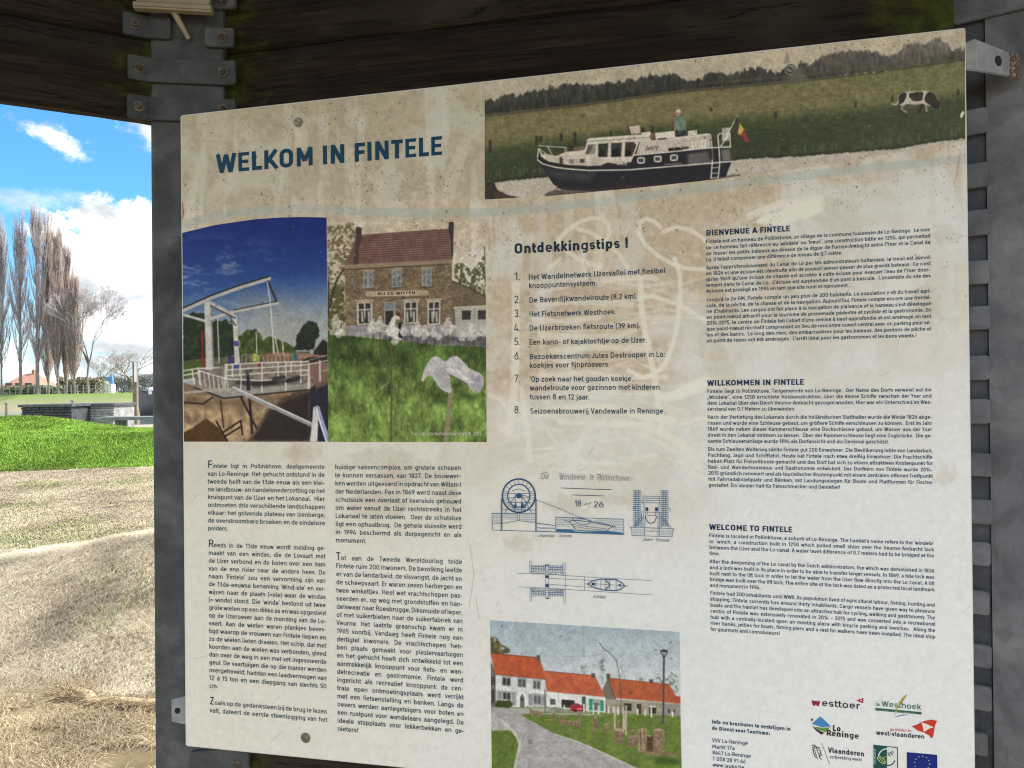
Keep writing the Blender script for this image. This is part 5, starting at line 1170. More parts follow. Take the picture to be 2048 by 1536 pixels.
cv.line([(75, 680), (250, 600), (430, 535), (608, 482)], 26, (176, 174, 168)); cv.line([(75, 666), (250, 588), (430, 523), (606, 470)], 9, (40, 38, 42)); cv.line([(78, 704), (212, 742)], 16, (190, 188, 182)); cv.line([(254, 728), (400, 684), (660, 632)], 18, (182, 180, 174)); cv.line([(390, 676), (660, 622)], 6, (44, 42, 46)); cv.line([(602, 500), (654, 622)], 12, (54, 52, 58)); cv.line([(598, 505), (618, 640)], 7, (190, 188, 184)); cv.line([(252, 632), (402, 716)], 20, (180, 178, 172)); cv.line([(250, 650), (330, 690), (400, 726)], 7, (54, 50, 52))
cv.line([(250, 700), (320, 596)], 9, (120, 118, 118)); cv.line([(405, 770), (460, 690)], 7, (150, 148, 146)); cv.line([(368, 716), (400, 770)], 9, (90, 88, 90))
for a, b in (((292, 730), (302, 1000)), ((530, 812), (534, 940)), ((618, 650), (640, 940)), ((645, 840), (668, 960)), ((690, 860), (698, 950)), ((632, 850), (636, 940))): cv.line([a, b], 7, (206, 202, 196), .9)
cv.line([(197, 810), (203, 1030)], 12, (146, 40, 34)); cv.line([(190, 860), (212, 1000)], 5, (120, 34, 30))
cv.fill([(355, 960), (380, 950), (396, 975), (392, 1010), (358, 1008)], (72, 58, 104)); cv.fill([(500, 955), (520, 940), (552, 960), (545, 995), (505, 990)], (176, 182, 84)); cv.fill([(540, 1000), (560, 1000), (558, 1025), (542, 1025)], (150, 40, 60)); cv.fill([(752, 945), (775, 940), (784, 985), (756, 985)], (44, 108, 118)); cv.fill([(390, 1010), (418, 1012), (416, 1050), (392, 1048)], (70, 84, 150))
rs = np.random.default_rng(12)
for k in range(26): a = 430 + k * 13; cv.line([(a, 960 + rs.uniform(-10, 10)), (a + rs.uniform(-4, 4), 1000)], 4, (160, 150, 140) if k % 2 else (70, 62, 56), .8)
for pts in ([(340, 1012), (560, 1000), (850, 992)], [(340, 1045), (560, 1030), (850, 1012)], [(80, 1050), (170, 1035), (300, 1030)], [(80, 1078), (180, 1060)], [(340, 1080), (560, 1064), (850, 1045)], [(180, 1048), (260, 1075), (360, 1100), (560, 1110), (715, 1100), (850, 1070)], [(85, 1108), (150, 1098)]): cv.line(pts, 8, WH, .95)
for a, b, c in ((350, 1010, 1088), (385, 1008, 1085), (432, 1005, 1080), (340, 1010, 1150), (566, 1000, 1180), (712, 1000, 1172), (805, 990, 1120), (852, 1010, 1160), (438, 1080, 1160), (665, 996, 1090), (745, 996, 1060)): cv.line([(a, b), (a - 2, c)], 8, WH, .95)
for a in range(180, 360, 28): cv.line([(a, 1048 + (a - 180) * .28), (a + 10, 1140 + (a - 180) * .2)], 7, WH, .9)
cv.line([(135, 1040), (150, 1130)], 8, WH); cv.line([(172, 1030), (182, 1130)], 8, WH); cv.line([(90, 1184), (230, 1172), (370, 1160)], 15, (170, 160, 146))
cv.fill([(455, 1045), (505, 1040), (505, 1055), (485, 1060), (490, 1080), (470, 1082)], (86, 84, 82)); cv.fill([(470, 1080), (488, 1078), (494, 1170), (470, 1172)], (46, 44, 46))
for a, b in (((520, 1130), (640, 1120)), ((640, 1100), (700, 1090)), ((720, 1110), (790, 1090))): cv.line([a, b], 26, (48, 44, 48), .8)
cv.line([(392, 1160), (640, 1275), (865, 1382)], 30, (150, 146, 146)); cv.line([(388, 1150), (640, 1264), (868, 1370)], 8, (206, 204, 202)); cv.line([(640, 1290), (862, 1394)], 6, (70, 66, 70))
cv.fill([(880, 1275), (905, 1262), (922, 1275), (910, 1360), (905, 1485), (858, 1485), (872, 1380)], (206, 200, 194), 1, 1, .08); cv.line([(905, 1280), (940, 1390), (975, 1485)], 30, (150, 156, 184)); cv.line([(900, 1285), (930, 1390), (960, 1485)], 8, (222, 222, 228))
cv.line([(845, 1010), (975, 985)], 6, WH); cv.line([(920, 990), (922, 1110)], 13, (196, 180, 168)); cv.line([(800, 1000), (975, 950)], 4, WH, .7); cv.line([(940, 1050), (975, 1040)], 5, WH, .8); cv.line([(870, 1100), (905, 1180)], 6, (84, 66, 66)); cv.line([(860, 1160), (852, 1010)], 6, WH)
cv.tone(1.0, 1.18, .40, .96); cv.tf = (0, 0, 1); weather(cv, .35, 2); print_mesh('printed_photo', cv, TF, board, 'printed photo of a white drawbridge under a deep blue sky')

# ---- printed photo: brick inn behind a meadow
X, Y = leaned(654.2, 970.5, lambda x: 0 * x + 444, lambda x: 0 * x + 884, 1.0, .006); cv = Cv(X, Y, (0, 0, 0)); cv.C = panel_colour(X, Y).reshape(-1, 3); cv.tf = (640, 400, 3.072); x, y = cv.X, cv.Y
def crown(pts, col, seed, a=.95, thr=(.42, .56), sc=9, edge=14):
    P = cv.T(pts); idx = cv.box(P, 14); d = cv.sd(idx, P) + (fbm(x[idx], y[idx], 18, seed, 4) - .5) * edge
    cov = np.clip(.5 - d / 3, 0, 1) * sstep(thr[0], thr[1], fbm(x[idx], y[idx], sc, seed + 5, 5)) * a
    cv.put(idx, cov, np.clip(c8(*col) * (1 + .8 * (fbm(x[idx], y[idx], 5, seed + 9, 4) - .5))[:, None], 0, 1))
crown([(40, 170), (120, 150), (215, 140), (235, 200), (225, 330), (160, 420), (150, 500), (150, 830), (40, 830)], (108, 100, 70), 201, .9, (.44, .56), 4.5)
crown([(40, 560), (150, 500), (160, 830), (40, 840)], (88, 88, 50), 205, .95, (.30, .46), 5); cv.line([(60, 660), (80, 560), (110, 480), (150, 420)], 10, (62, 54, 42)); cv.line([(55, 500), (50, 700)], 8, (60, 54, 44))
crown([(820, 520), (830, 400), (880, 390), (930, 450), (960, 390), (1010, 340), (1030, 400), (1030, 610), (900, 560)], (86, 86, 56), 211, .95, (.38, .50), 4.5); cv.line([(1012, 290), (1014, 380)], 6, (90, 84, 60))
WL = (122, 104, 82)
cv.fill([(152, 418), (810, 388), (815, 830), (160, 830)], WL, 1, 1.2, .0); P = cv.T([(152, 418), (810, 388), (815, 830), (160, 830)]); idx = cv.box(P, 0); inb = cv.sd(idx, P) < 0; idx = idx[inb]
br = 1 + .75 * (fbm(x[idx] * .6, y[idx], 2.4, 221, 3) - .5) + .35 * (fbm(x[idx], y[idx], 14, 223, 3) - .5); cv.C[idx] *= br[:, None]
cv.fill([(810, 500), (900, 535), (1030, 605), (1030, 900), (812, 870)], (112, 98, 80), 1, 1.2, .25, 3, 9); cv.line([(810, 498), (900, 532), (1030, 602)], 8, (80, 66, 54))
cv.fill([(222, 232), (250, 214), (790, 176), (816, 366), (155, 400)], (116, 86, 76), 1, 1.2); P = cv.T([(222, 232), (250, 214), (790, 176), (816, 366), (155, 400)]); idx = cv.box(P, 0); idx = idx[cv.sd(idx, P) < 0]
yy = y[idx] + .05 * x[idx]; tile = .24 * np.sin(yy * 2 * np.pi / 4.6) + .20 * np.sin((x[idx] - .1 * y[idx]) * 2 * np.pi / 4.1); cv.C[idx] *= (1 + tile + .3 * (fbm(x[idx], y[idx], 10, 231, 4) - .5))[:, None]
cv.fill([(218, 172), (236, 164), (256, 172), (256, 236), (240, 300), (236, 392), (204, 394), (214, 320), (224, 240)], (74, 60, 54), 1, 1.2, .2, 5, 3); cv.fill([(792, 132), (822, 130), (818, 340), (812, 360), (800, 240), (788, 190)], (66, 54, 52), 1, 1.2, .15)
cv.fill([(150, 402), (812, 366), (812, 390), (150, 426)], (146, 128, 104)); cv.line([(150, 428), (812, 393)], 5, (70, 58, 46))
def win(p, frame_, inner, mull=True):
    cv.fill(p, frame_); a = np.array(p, float); c0 = a.mean(0); q = c0 + (a - c0) * np.array([.76, .88]); cv.fill(q, inner, 1, 1, .4, 4, int(a[0, 0]))
    if mull: cv.line([tuple((q[0] + q[1]) / 2), tuple((q[2] + q[3]) / 2)], 9, frame_); cv.line([tuple(q[0] * .68 + q[3] * .32), tuple(q[1] * .68 + q[2] * .32)], 8, frame_)
for p in ([(265, 440), (326, 437), (326, 540), (265, 544)], [(440, 430), (501, 426), (502, 534), (440, 538)], [(625, 426), (686, 422), (687, 528), (626, 531)]): win(p, (152, 150, 142), (118, 122, 124)); cv.line([(p[0][0] - 6, p[0][1] - 6), (p[1][0] + 6, p[1][1] - 6)], 9, (168, 152, 130)); cv.line([(p[3][0] - 4, p[3][1] + 5), (p[2][0] + 4, p[2][1] + 5)], 7, (84, 74, 62))
cv.fill([(288, 562), (655, 552), (672, 568), (660, 588), (290, 594), (274, 578)], (172, 156, 126), 1, 1.2, .06); cv.fill([(345, 566), (600, 560), (600, 586), (345, 590)], (196, 182, 154), .8, 2)
for p in ([(226, 628), (322, 624), (322, 764), (228, 768)], [(516, 624), (602, 620), (600, 758), (516, 762)], [(660, 622), (740, 618), (738, 764), (660, 768)]): win(p, (188, 182, 170), (62, 58, 54)); cv.line([(p[0][0] - 6, p[0][1] - 8), (p[1][0] + 6, p[1][1] - 8)], 12, (176, 162, 138)); cv.fill([(p[3][0] + 10, p[3][1] - 40), (p[2][0] - 10, p[2][1] - 40), (p[2][0] - 12, p[2][1] - 10), (p[3][0] + 12, p[3][1] - 10)], (40, 38, 36), .7, 2)
for a in (258, 300, 536, 575, 690, 715): cv.line([(a, 690), (a + 2, 745)], 13, (206, 200, 190), .8, 2)
cv.fill([(392, 626), (466, 622), (466, 770), (394, 774)], (150, 142, 130)); cv.fill([(402, 634), (456, 630), (456, 668), (402, 672)], (120, 130, 138)); cv.fill([(402, 682), (450, 680), (450, 768), (404, 772)], (50, 44, 42)); cv.fill([(470, 690), (492, 690), (492, 740), (472, 740)], (96, 52, 44))
cv.fill([(165, 772), (840, 766), (845, 868), (165, 838)], (146, 142, 142), 1, 1.5, .2, 6); cv.fill([(400, 830), (1030, 842), (1030, 905), (700, 890), (380, 860)], (88, 86, 94), .85, 4, .4, 6); cv.fill([(480, 760), (500, 750), (506, 850), (484, 850)], (36, 34, 38))
cv.fill([(828, 668), (1030, 656), (1030, 838), (836, 842)], (172, 168, 160), 1, 1.2, .08); cv.line([(825, 662), (1030, 652)], 12, (190, 178, 156)); cv.fill([(872, 680), (926, 678), (926, 734), (872, 736)], (56, 54, 54), 1, 1, .3); cv.fill([(970, 678), (1030, 676), (1030, 732), (970, 734)], (64, 62, 62), 1, 1, .3); cv.line([(948, 668), (950, 838)], 6, (140, 134, 126)); cv.line([(966, 510), (967, 560)], 10, (150, 140, 124))
cv.fill([(60, 800), (155, 798), (155, 838), (60, 838)], (176, 172, 158), .8, 2, .3); cv.line([(140, 770), (142, 838)], 9, (200, 196, 184))
gt = seg([(650, 668), (700, 672), (790, 680), (870, 690), (975, 694)])
d = y - gt(x) + (fbm(x, y, 4, 241, 3) - .5) * 5; g = fbm(x * 1.0, y * .5, 7, 243, 5); gl = fbm(x, y, 34, 245, 3); near = sstep(690, 800, y)[:, None]
fine_g = fbm(x * 1.5, y * .6, 3.2, 247, 3); gc = (c8(72, 94, 42) * (1 - near) + c8(112, 136, 66) * near) * (1 + .7 * (g - .5) + .9 * (gl - .5) + .5 * (fine_g - .5))[:, None]; cv.put(np.arange(len(x)), np.clip(d / 2 + .5, 0, 1), np.clip(gc, 0, 1))
for k in range(420):
    a, b = rs.uniform(60, 1025), rs.uniform(880, 1480); l = rs.uniform(12, 46); cv.line([(a, b), (a + rs.uniform(-12, 12), b - l)], rs.uniform(2, 4), (150, 164, 92) if k % 3 else (48, 66, 28), rs.uniform(.2, .55))
cv.line([(330, 1195), (420, 1120), (400, 1080)], 6, (170, 176, 130), .7); cv.line([(330, 1100), (375, 1180)], 5, (40, 56, 26), .7); cv.fill([(340, 1060), (420, 1060), (430, 1110), (350, 1140)], (44, 62, 26), .6, 10, .3); cv.fill([(690, 1190), (790, 1190), (780, 1260), (700, 1250)], (40, 60, 24), .6, 10); cv.fill([(850, 1170), (950, 1200), (1000, 1180), (960, 1230), (860, 1220)], (40, 60, 24), .55, 10)
for a, b, c, w in ((325, 800, 1010, 7), (370, 800, 1140, 9), (438, 850, 1480, 13), (600, 850, 900, 7), (788, 800, 900, 9), (946, 800, 1040, 10), (652, 830, 940, 6), (560, 830, 900, 5), (705, 830, 900, 5)): cv.line([(a, b), (a + 2, (b + c) / 2), (a - 2, c)], w, (88, 84, 56) if w > 8 else (66, 66, 42), .85)
FL = (200, 192, 184)
for a, b, s in ((325, 770, 1.0), (368, 760, 1.1), (435, 790, 1.0), (600, 790, 1.1), (645, 810, .9), (790, 770, 1.2), (515, 795, .8), (100, 740, 1.0), (120, 805, .8), (940, 805, 1.2), (875, 832, .7), (1000, 800, .8), (700, 810, .7), (730, 835, .6), (465, 850, .8)):
    cv.fill([(a - 40 * s, b + 20 * s), (a - 22 * s, b - 8 * s), (a - 10 * s, b - 40 * s), (a + 8 * s, b - 44 * s), (a + 18 * s, b - 8 * s), (a + 42 * s, b + 10 * s), (a + 20 * s, b + 30 * s), (a + 12 * s, b + 48 * s), (a - 16 * s, b + 50 * s)], FL, .8, 1.5, .35, 4, int(a), 3, 3)
cv.fill([(430, 760), (440, 725), (462, 708), (488, 716), (490, 740), (470, 730), (458, 750), (462, 780), (490, 795), (470, 835), (510, 860), (450, 850), (400, 805), (420, 790)], (216, 208, 198), 1, 1.2, .2, 4, 8)
cv.fill([(770, 900), (772, 1190), (800, 1190)], FL, 0)
cv.line([(806, 1170), (790, 1320), (772, 1490)], 30, (134, 132, 98), 1, 1.2)
cv.fill([(622, 1108), (640, 1040), (680, 972), (722, 954), (768, 1000), (800, 964), (842, 954), (880, 992), (925, 1042), (1008, 1072), (1002, 1162), (950, 1196), (905, 1128), (840, 1095), (795, 1068), (800, 1120), (812, 1194), (740, 1164), (712, 1120), (690, 1080), (655, 1080), (632, 1122)], (190, 184, 184), 1, 1.2, .12, 9, 15, rnd=2)
cv.fill([(705, 1060), (760, 1010), (790, 1040), (795, 1070), (808, 1190), (745, 1160), (715, 1120)], (158, 155, 154), .6, 10, rnd=2); cv.line([(790, 1040), (840, 1050), (900, 1100), (960, 1130)], 22, (222, 216, 212), .8, 4); cv.line([(792, 1072), (850, 1100), (905, 1132)], 8, (84, 80, 78), .8, 2); cv.fill([(930, 1080), (1000, 1085), (990, 1160), (950, 1185)], (132, 126, 132), .6, 9, .4, 5, 6, 6)
cv.tone(.92, 1.12, .38, .98); cv.tf = (0, 0, 1); weather(cv, .5, 3); print_mesh('printed_photo', cv, TF, board, 'printed photo of a brick inn behind a meadow with white paper flowers on sticks')

# ---- printed photo: village street
X, Y = quad_grid((980.4, 1240.4), (1359, 1264), (1364, 1580), (984, 1580), 1.0); cv = Cv(X, Y, (170, 184, 190)); cv.tf = (960, 1220, 4.6545); x, y = cv.X, cv.Y
t = sstep(1250, 1370, y)[:, None]; cv.C = (c8(164, 180, 190) * (1 - t) + c8(196, 204, 206) * t) * (1 + .05 * (fbm(x, y, 50, 251, 3) - .5))[:, None]
crown([(90, 250), (150, 262), (200, 320), (285, 370), (270, 420), (90, 420)], (96, 88, 48), 261, .95, (.25, .42), 6, 8)
for pts, s_ in (([(1110, 470), (1135, 435), (1165, 440), (1160, 560), (1140, 690), (1115, 600)], 271), ([(930, 520), (960, 500), (1010, 545), (980, 600), (940, 590)], 273), ([(1620, 640), (1650, 595), (1690, 620), (1740, 640), (1780, 575), (1830, 620), (1850, 780), (1780, 760), (1700, 690)], 275), ([(1440, 650), (1480, 615), (1525, 640), (1525, 670)], 277), ([(860, 580), (885, 555), (910, 585)], 279)): crown(pts, (118, 122, 108), s_, .75, (.42, .6), 4, 6)
OR = (190, 88, 52); HW = (212, 212, 210)
cv.fill([(100, 470), (150, 600), (150, 905), (100, 905)], (112, 104, 96)); cv.fill([(145, 596), (616, 640), (622, 900), (150, 905)], HW, 1, 1, .05); cv.fill([(150, 750), (340, 760), (340, 900), (150, 905)], (178, 178, 176), .8); cv.fill([(450, 775), (610, 785), (618, 900), (450, 900)], (178, 178, 176), .8)
cv.fill([(1140, 745), (1190, 630), (1262, 820), (1275, 965), (1165, 950)], (120, 108, 92), 1, 1, .12); cv.fill([(1165, 825), (1862, 880), (1862, 990), (1200, 965)], (158, 148, 130), 1, 1, .1); cv.fill([(1700, 868), (1862, 880), (1862, 990), (1700, 985)], (142, 134, 130), .9)
def roof_(p, c):
    cv.fill(p, c, 1, 1); P = cv.T(p); idx = cv.box(P, 0); idx = idx[cv.sd(idx, P) < 0]; cv.C[idx] *= (1 + .10 * np.sin((y[idx] * 1.0 - .08 * x[idx]) * 2 * np.pi / 2.4) + .24 * (fbm(x[idx], y[idx], 8, 281, 4) - .5))[:, None]
roof_([(100, 402), (532, 440), (560, 470), (622, 645), (140, 598)], OR); roof_([(598, 568), (1068, 610), (1168, 808), (622, 756)], (194, 94, 62)); roof_([(1195, 632), (1760, 690), (1862, 872), (1268, 818)], (184, 92, 56)); roof_([(1790, 795), (1866, 805), (1866, 872), (1820, 868)], (186, 84, 54))
cv.line([(100, 402), (532, 442)], 7, (120, 60, 44)); cv.line([(598, 568), (1068, 612)], 7, (130, 62, 46)); cv.line([(1195, 634), (1760, 692)], 6, (130, 66, 46)); cv.line([(140, 600), (622, 648)], 7, (130, 84, 66)); cv.line([(622, 760), (1168, 812)], 6, (150, 100, 84)); cv.line([(1268, 822), (1862, 878)], 7, (176, 164, 148)); cv.line([(1190, 632), (1262, 820)], 9, (112, 70, 52)); cv.line([(1640, 690), (1690, 790), (1720, 868)], 5, (206, 130, 92), .6); cv.line([(840, 600), (880, 700), (900, 780)], 4, (166, 76, 50), .6)
for p in ([(528, 420), (558, 420), (562, 500), (530, 450)], [(1034, 588), (1072, 588), (1074, 640), (1040, 626)], [(1176, 592), (1210, 592), (1212, 640), (1180, 650)], [(1574, 645), (1612, 645), (1612, 682), (1576, 680)]): cv.fill(p, (96, 84, 76), 1, 1, .2)
for p in ([(204, 622), (288, 630), (288, 712), (204, 704)], [(350, 636), (430, 644), (430, 724), (350, 718)], [(492, 654), (566, 662), (566, 742), (492, 734)], [(208, 762), (288, 768), (288, 838), (210, 834)], [(496, 785), (570, 792), (570, 882), (496, 878)]):
    cv.fill(p, (150, 150, 150)); a = np.array(p, float); c0 = a.mean(0); cv.fill(c0 + (a - c0) * .8, (92, 94, 98) if p[0][0] > 250 else (62, 60, 60), 1, 1, .3, 4); cv.line([tuple((a[0] + a[1]) / 2), tuple((a[2] + a[3]) / 2)], 7, (178, 178, 176)); cv.line([(p[0][0] - 6, p[0][1] - 6), (p[1][0] + 6, p[1][1] - 6)], 8, (150, 148, 146))
cv.fill([(345, 770), (440, 776), (450, 910), (350, 908)], (224, 224, 222)); cv.fill([(372, 910), (372, 810), (392, 780), (412, 810), (416, 912)], (108, 108, 110)); cv.fill([(382, 820), (404, 820), (404, 850), (382, 850)], (60, 60, 64))
for a in ((165, 755, 200, 840), (296, 765, 330, 890), (455, 780, 488, 885), (574, 792, 606, 890)): cv.fill([(a[0], a[1]), (a[2], a[1] + 4), (a[2], a[3]), (a[0], a[3] - 3)], (150, 150, 150))
cv.line([(300, 690), (302, 740)], 4, (170, 168, 160)); cv.line([(610, 650), (614, 900)], 6, (150, 146, 140)); cv.fill([(103, 620), (140, 620), (140, 700), (103, 700)], (74, 70, 66)); cv.fill([(108, 740), (135, 740), (135, 860), (108, 870)], (66, 62, 58))
cv.fill([(622, 760), (1168, 812), (1168, 955), (1000, 950), (622, 905)], (222, 220, 214), 1, 1, .04); cv.line([(600, 740), (612, 900)], 12, (110, 106, 100), .7)
cv.fill([(652, 826), (702, 830), (702, 884), (652, 880)], (96, 96, 98)); cv.fill([(758, 832), (880, 842), (878, 912), (760, 908)], (52, 50, 52)); cv.fill([(944, 800), (986, 804), (986, 930), (944, 926)], (206, 204, 198)); cv.fill([(950, 820), (984, 822), (984, 930), (948, 926)], (60, 96, 74)); cv.fill([(950, 806), (984, 808), (984, 820), (950, 818)], (52, 50, 50))
for p in ([(1013, 824), (1050, 828), (1050, 936), (1014, 932)], [(1118, 838), (1152, 842), (1152, 944), (1120, 940)]): cv.fill(p, (40, 148, 112))
cv.fill([(1052, 830), (1116, 836), (1116, 940), (1052, 936)], (160, 160, 156)); cv.fill([(1060, 862), (1110, 866), (1110, 932), (1062, 930)], (106, 108, 108), 1, 1, .4, 3); cv.line([(730, 780), (732, 850)], 4, (120, 116, 110))
for p in ([(1340, 868), (1410, 872), (1412, 940), (1342, 936)], [(1460, 872), (1502, 876), (1502, 970), (1462, 966)], [(1572, 890), (1640, 894), (1640, 966), (1574, 962)], [(1750, 925), (1770, 930), (1768, 960), (1750, 958)], [(1800, 928), (1815, 932), (1815, 955), (1802, 953)]): cv.fill(p, (58, 52, 48), 1, 1, .3, 3)
cv.fill([(1572, 888), (1640, 892), (1638, 908), (1572, 904)], (206, 202, 194)); cv.fill([(1390, 760), (1412, 765), (1408, 786), (1386, 782)], (110, 84, 70)); cv.fill([(1480, 880), (1496, 882), (1496, 966), (1480, 964)], (112, 66, 48))
# ground of the village photo
cv.fill([(95, 905), (640, 905), (1160, 955), (1865, 985), (1880, 1700), (90, 1700)], (112, 134, 58), 1, 1, .0); P = cv.T([(365, 968), (470, 958), (1160, 975), (1865, 990), (1885, 1700), (90, 1700)]); idx = cv.box(P, 0); idx = idx[cv.sd(idx, P) < 0]; cv.C[idx] = c8(104, 126, 54) * (1 + .3 * (fbm(x[idx], y[idx] * 1.5, 6, 291, 4) - .5) + .25 * (fbm(x[idx], y[idx], 30, 292, 3) - .5))[:, None]
cv.fill([(100, 902), (300, 915), (640, 915), (660, 945), (470, 955), (1000, 965), (1160, 985), (1000, 980), (450, 968), (370, 972), (700, 1155), (900, 1215), (1100, 1305), (1300, 1400), (1600, 1540), (1900, 1700), (280, 1700), (312, 1471), (360, 1340), (380, 1250), (330, 1160), (200, 1040), (100, 980)], (168, 164, 162), 1, 1.2, .12, 4, 8, tx=.4)
cv.fill([(100, 960), (200, 1020), (300, 1120), (105, 1125)], (182, 178, 174), .9); cv.fill([(105, 1125), (292, 1122), (340, 1190), (362, 1260), (340, 1340), (310, 1471), (290, 1700), (100, 1700)], (94, 118, 48), 1, 1.5, .2, 5, 3); cv.line([(190, 1020), (300, 1120), (345, 1180), (372, 1250), (352, 1340), (325, 1471), (300, 1700)], 26, (196, 190, 182), .9); cv.line([(700, 1156), (930, 1235), (1100, 1308), (1300, 1402), (1700, 1590)], 12, (196, 192, 184), .8)
cv.fill([(640, 900), (780, 910), (850, 935), (1000, 955), (640, 950)], (150, 146, 140), .8, 3, .2)
cv.fill([(148, 850), (170, 838), (280, 842), (302, 870), (298, 905), (180, 915), (150, 900)], (64, 72, 36), 1, 1.2, .4, 4, 5, 3); cv.fill([(435, 905), (440, 890), (450, 905)], (90, 90, 60))
cv.fill([(836, 895), (850, 876), (870, 868), (915, 870), (945, 886), (965, 905), (968, 930), (940, 944), (880, 948), (842, 935)], (172, 40, 52), 1, 1); cv.fill([(866, 874), (910, 876), (930, 890), (872, 890)], (96, 84, 92)); cv.fill([(870, 925), (900, 930), (900, 948), (875, 946)], (50, 36, 40)); cv.line([(905, 925), (950, 918)], 7, (210, 190, 190))
for a, b, c in ((785, 890, 920), (968, 880, 950), (1055, 890, 965), (1103, 895, 965), (1195, 900, 958), (1243, 905, 948), (1285, 905, 970), (1468, 925, 970), (1538, 930, 980), (1595, 900, 995), (1792, 950, 992), (1008, 895, 950)): cv.line([(a, b), (a, c)], 15, (216, 214, 208)); 
BR = (134, 112, 88)
def stump(a, t, b, w, c=BR):
    cv.fill([(a - w / 2, t + w * .12), (a, t), (a + w / 2, t + w * .12), (a + w / 2, b), (a - w / 2, b)], c, 1, 1.2, .45, 4, int(a), tx=2.2); cv.fill([(a - w / 2, t + w * .1), (a, t - w * .06), (a + w / 2, t + w * .1), (a, t + w * .24)], (186, 166, 138), .8, 1.5)
for q in ((474, 912, 965, 24), (500, 930, 985, 34), (535, 930, 985, 30), (568, 948, 992, 34), (682, 950, 1040, 28), (742, 985, 1060, 26), (770, 985, 1060, 30), (790, 1030, 1075, 36), (832, 1028, 1078, 38), (868, 1035, 1078, 30), (896, 1035, 1085, 34), (928, 945, 1100, 34), (1075, 995, 1130, 46), (1182, 1055, 1145, 48), (1298, 1030, 1100, 36), (1422, 1115, 1190, 40), (1292, 1110, 1240, 86), (1396, 1180, 1275, 46), (1442, 1170, 1275, 50), (1580, 1165, 1320, 60)): stump(*q, c=BR if q[0] != 1580 else (92, 66, 52))
stump(1512, 1100, 1320, 78, (160, 136, 106)); cv.line([(1490, 1110), (1500, 1310)], 7, (84, 66, 54)); cv.line([(1525, 1105), (1545, 1310)], 6, (90, 72, 58)); stump(1666, 1105, 1355, 104, (140, 118, 92)); cv.fill([(1440, 1330), (1600, 1310), (1830, 1330), (1850, 1370), (1700, 1360)], (140, 116, 90), .7, 5, .3); cv.fill([(1620, 1380), (1750, 1370), (1860, 1400), (1860, 1440), (1650, 1440)], (50, 76, 34), .7, 8, .3)
for a, b, c in ((1255, 890, 1110), (1335, 900, 1130), (1360, 900, 1160), (1345, 980, 1110)): cv.line([(a, b), (a, c)], 13, (196, 184, 158))
cv.line([(1245, 888), (1370, 895)], 14, (150, 130, 96)); cv.line([(1250, 1105), (1340, 1112)], 14, (170, 152, 120))
for pts, w in (([(1312, 1100), (1312, 800), (1300, 620), (1270, 470), (1210, 400), (1150, 360), (1110, 300)], 7), ([(605, 960), (606, 780)], 6), ([(1300, 640), (1330, 580), (1300, 510)], 3), ([(1310, 700), (1350, 640), (1340, 560)], 3), ([(1290, 640), (1265, 560)], 3)): cv.line(pts, w, (84, 76, 66), .85)
cv.line([(400, 265), (385, 420)], 3, (110, 110, 108), .6); cv.line([(955, 110), (968, 430)], 4, (110, 110, 110), .6); cv.line([(780, 432), (1030, 428), (1165, 405)], 4, (110, 112, 112), .6)
cv.line([(1712, 460), (1710, 700), (1704, 1050)], 17, (72, 74, 84)); cv.line([(1708, 880), (1704, 1050)], 18, (66, 76, 110), .6); cv.fill([(1676, 376), (1712, 366), (1750, 378), (1750, 390), (1722, 440), (1716, 466), (1708, 466), (1702, 440), (1678, 390)], (60, 60, 64)); cv.fill([(1688, 390), (1738, 391), (1720, 430), (1705, 430)], (170, 178, 182)); cv.line([(1712, 388), (1712, 435)], 5, (60, 60, 64))
for a, b in ((205, 150), (750, 248), (1630, 370), (1775, 300), (1565, 455)): cv.fill([(a - 16, b + 8), (a - 4, b - 6), (a + 14, b - 14), (a + 10, b + 4), (a - 6, b + 12)], (90, 90, 92), .55, 2, .4, 3, 2, 2)
cv.fill([(445, 1200), (490, 1205), (485, 1250), (450, 1245)], (120, 116, 114), .6, 4)
cv.tone(.88, 1.05, .45, .98); cv.tf = (0, 0, 1); weather(cv, .25, 4); print_mesh('printed_photo', cv, TF, board, 'printed photo of a village street with orange roofs, tree stumps and a street lamp')

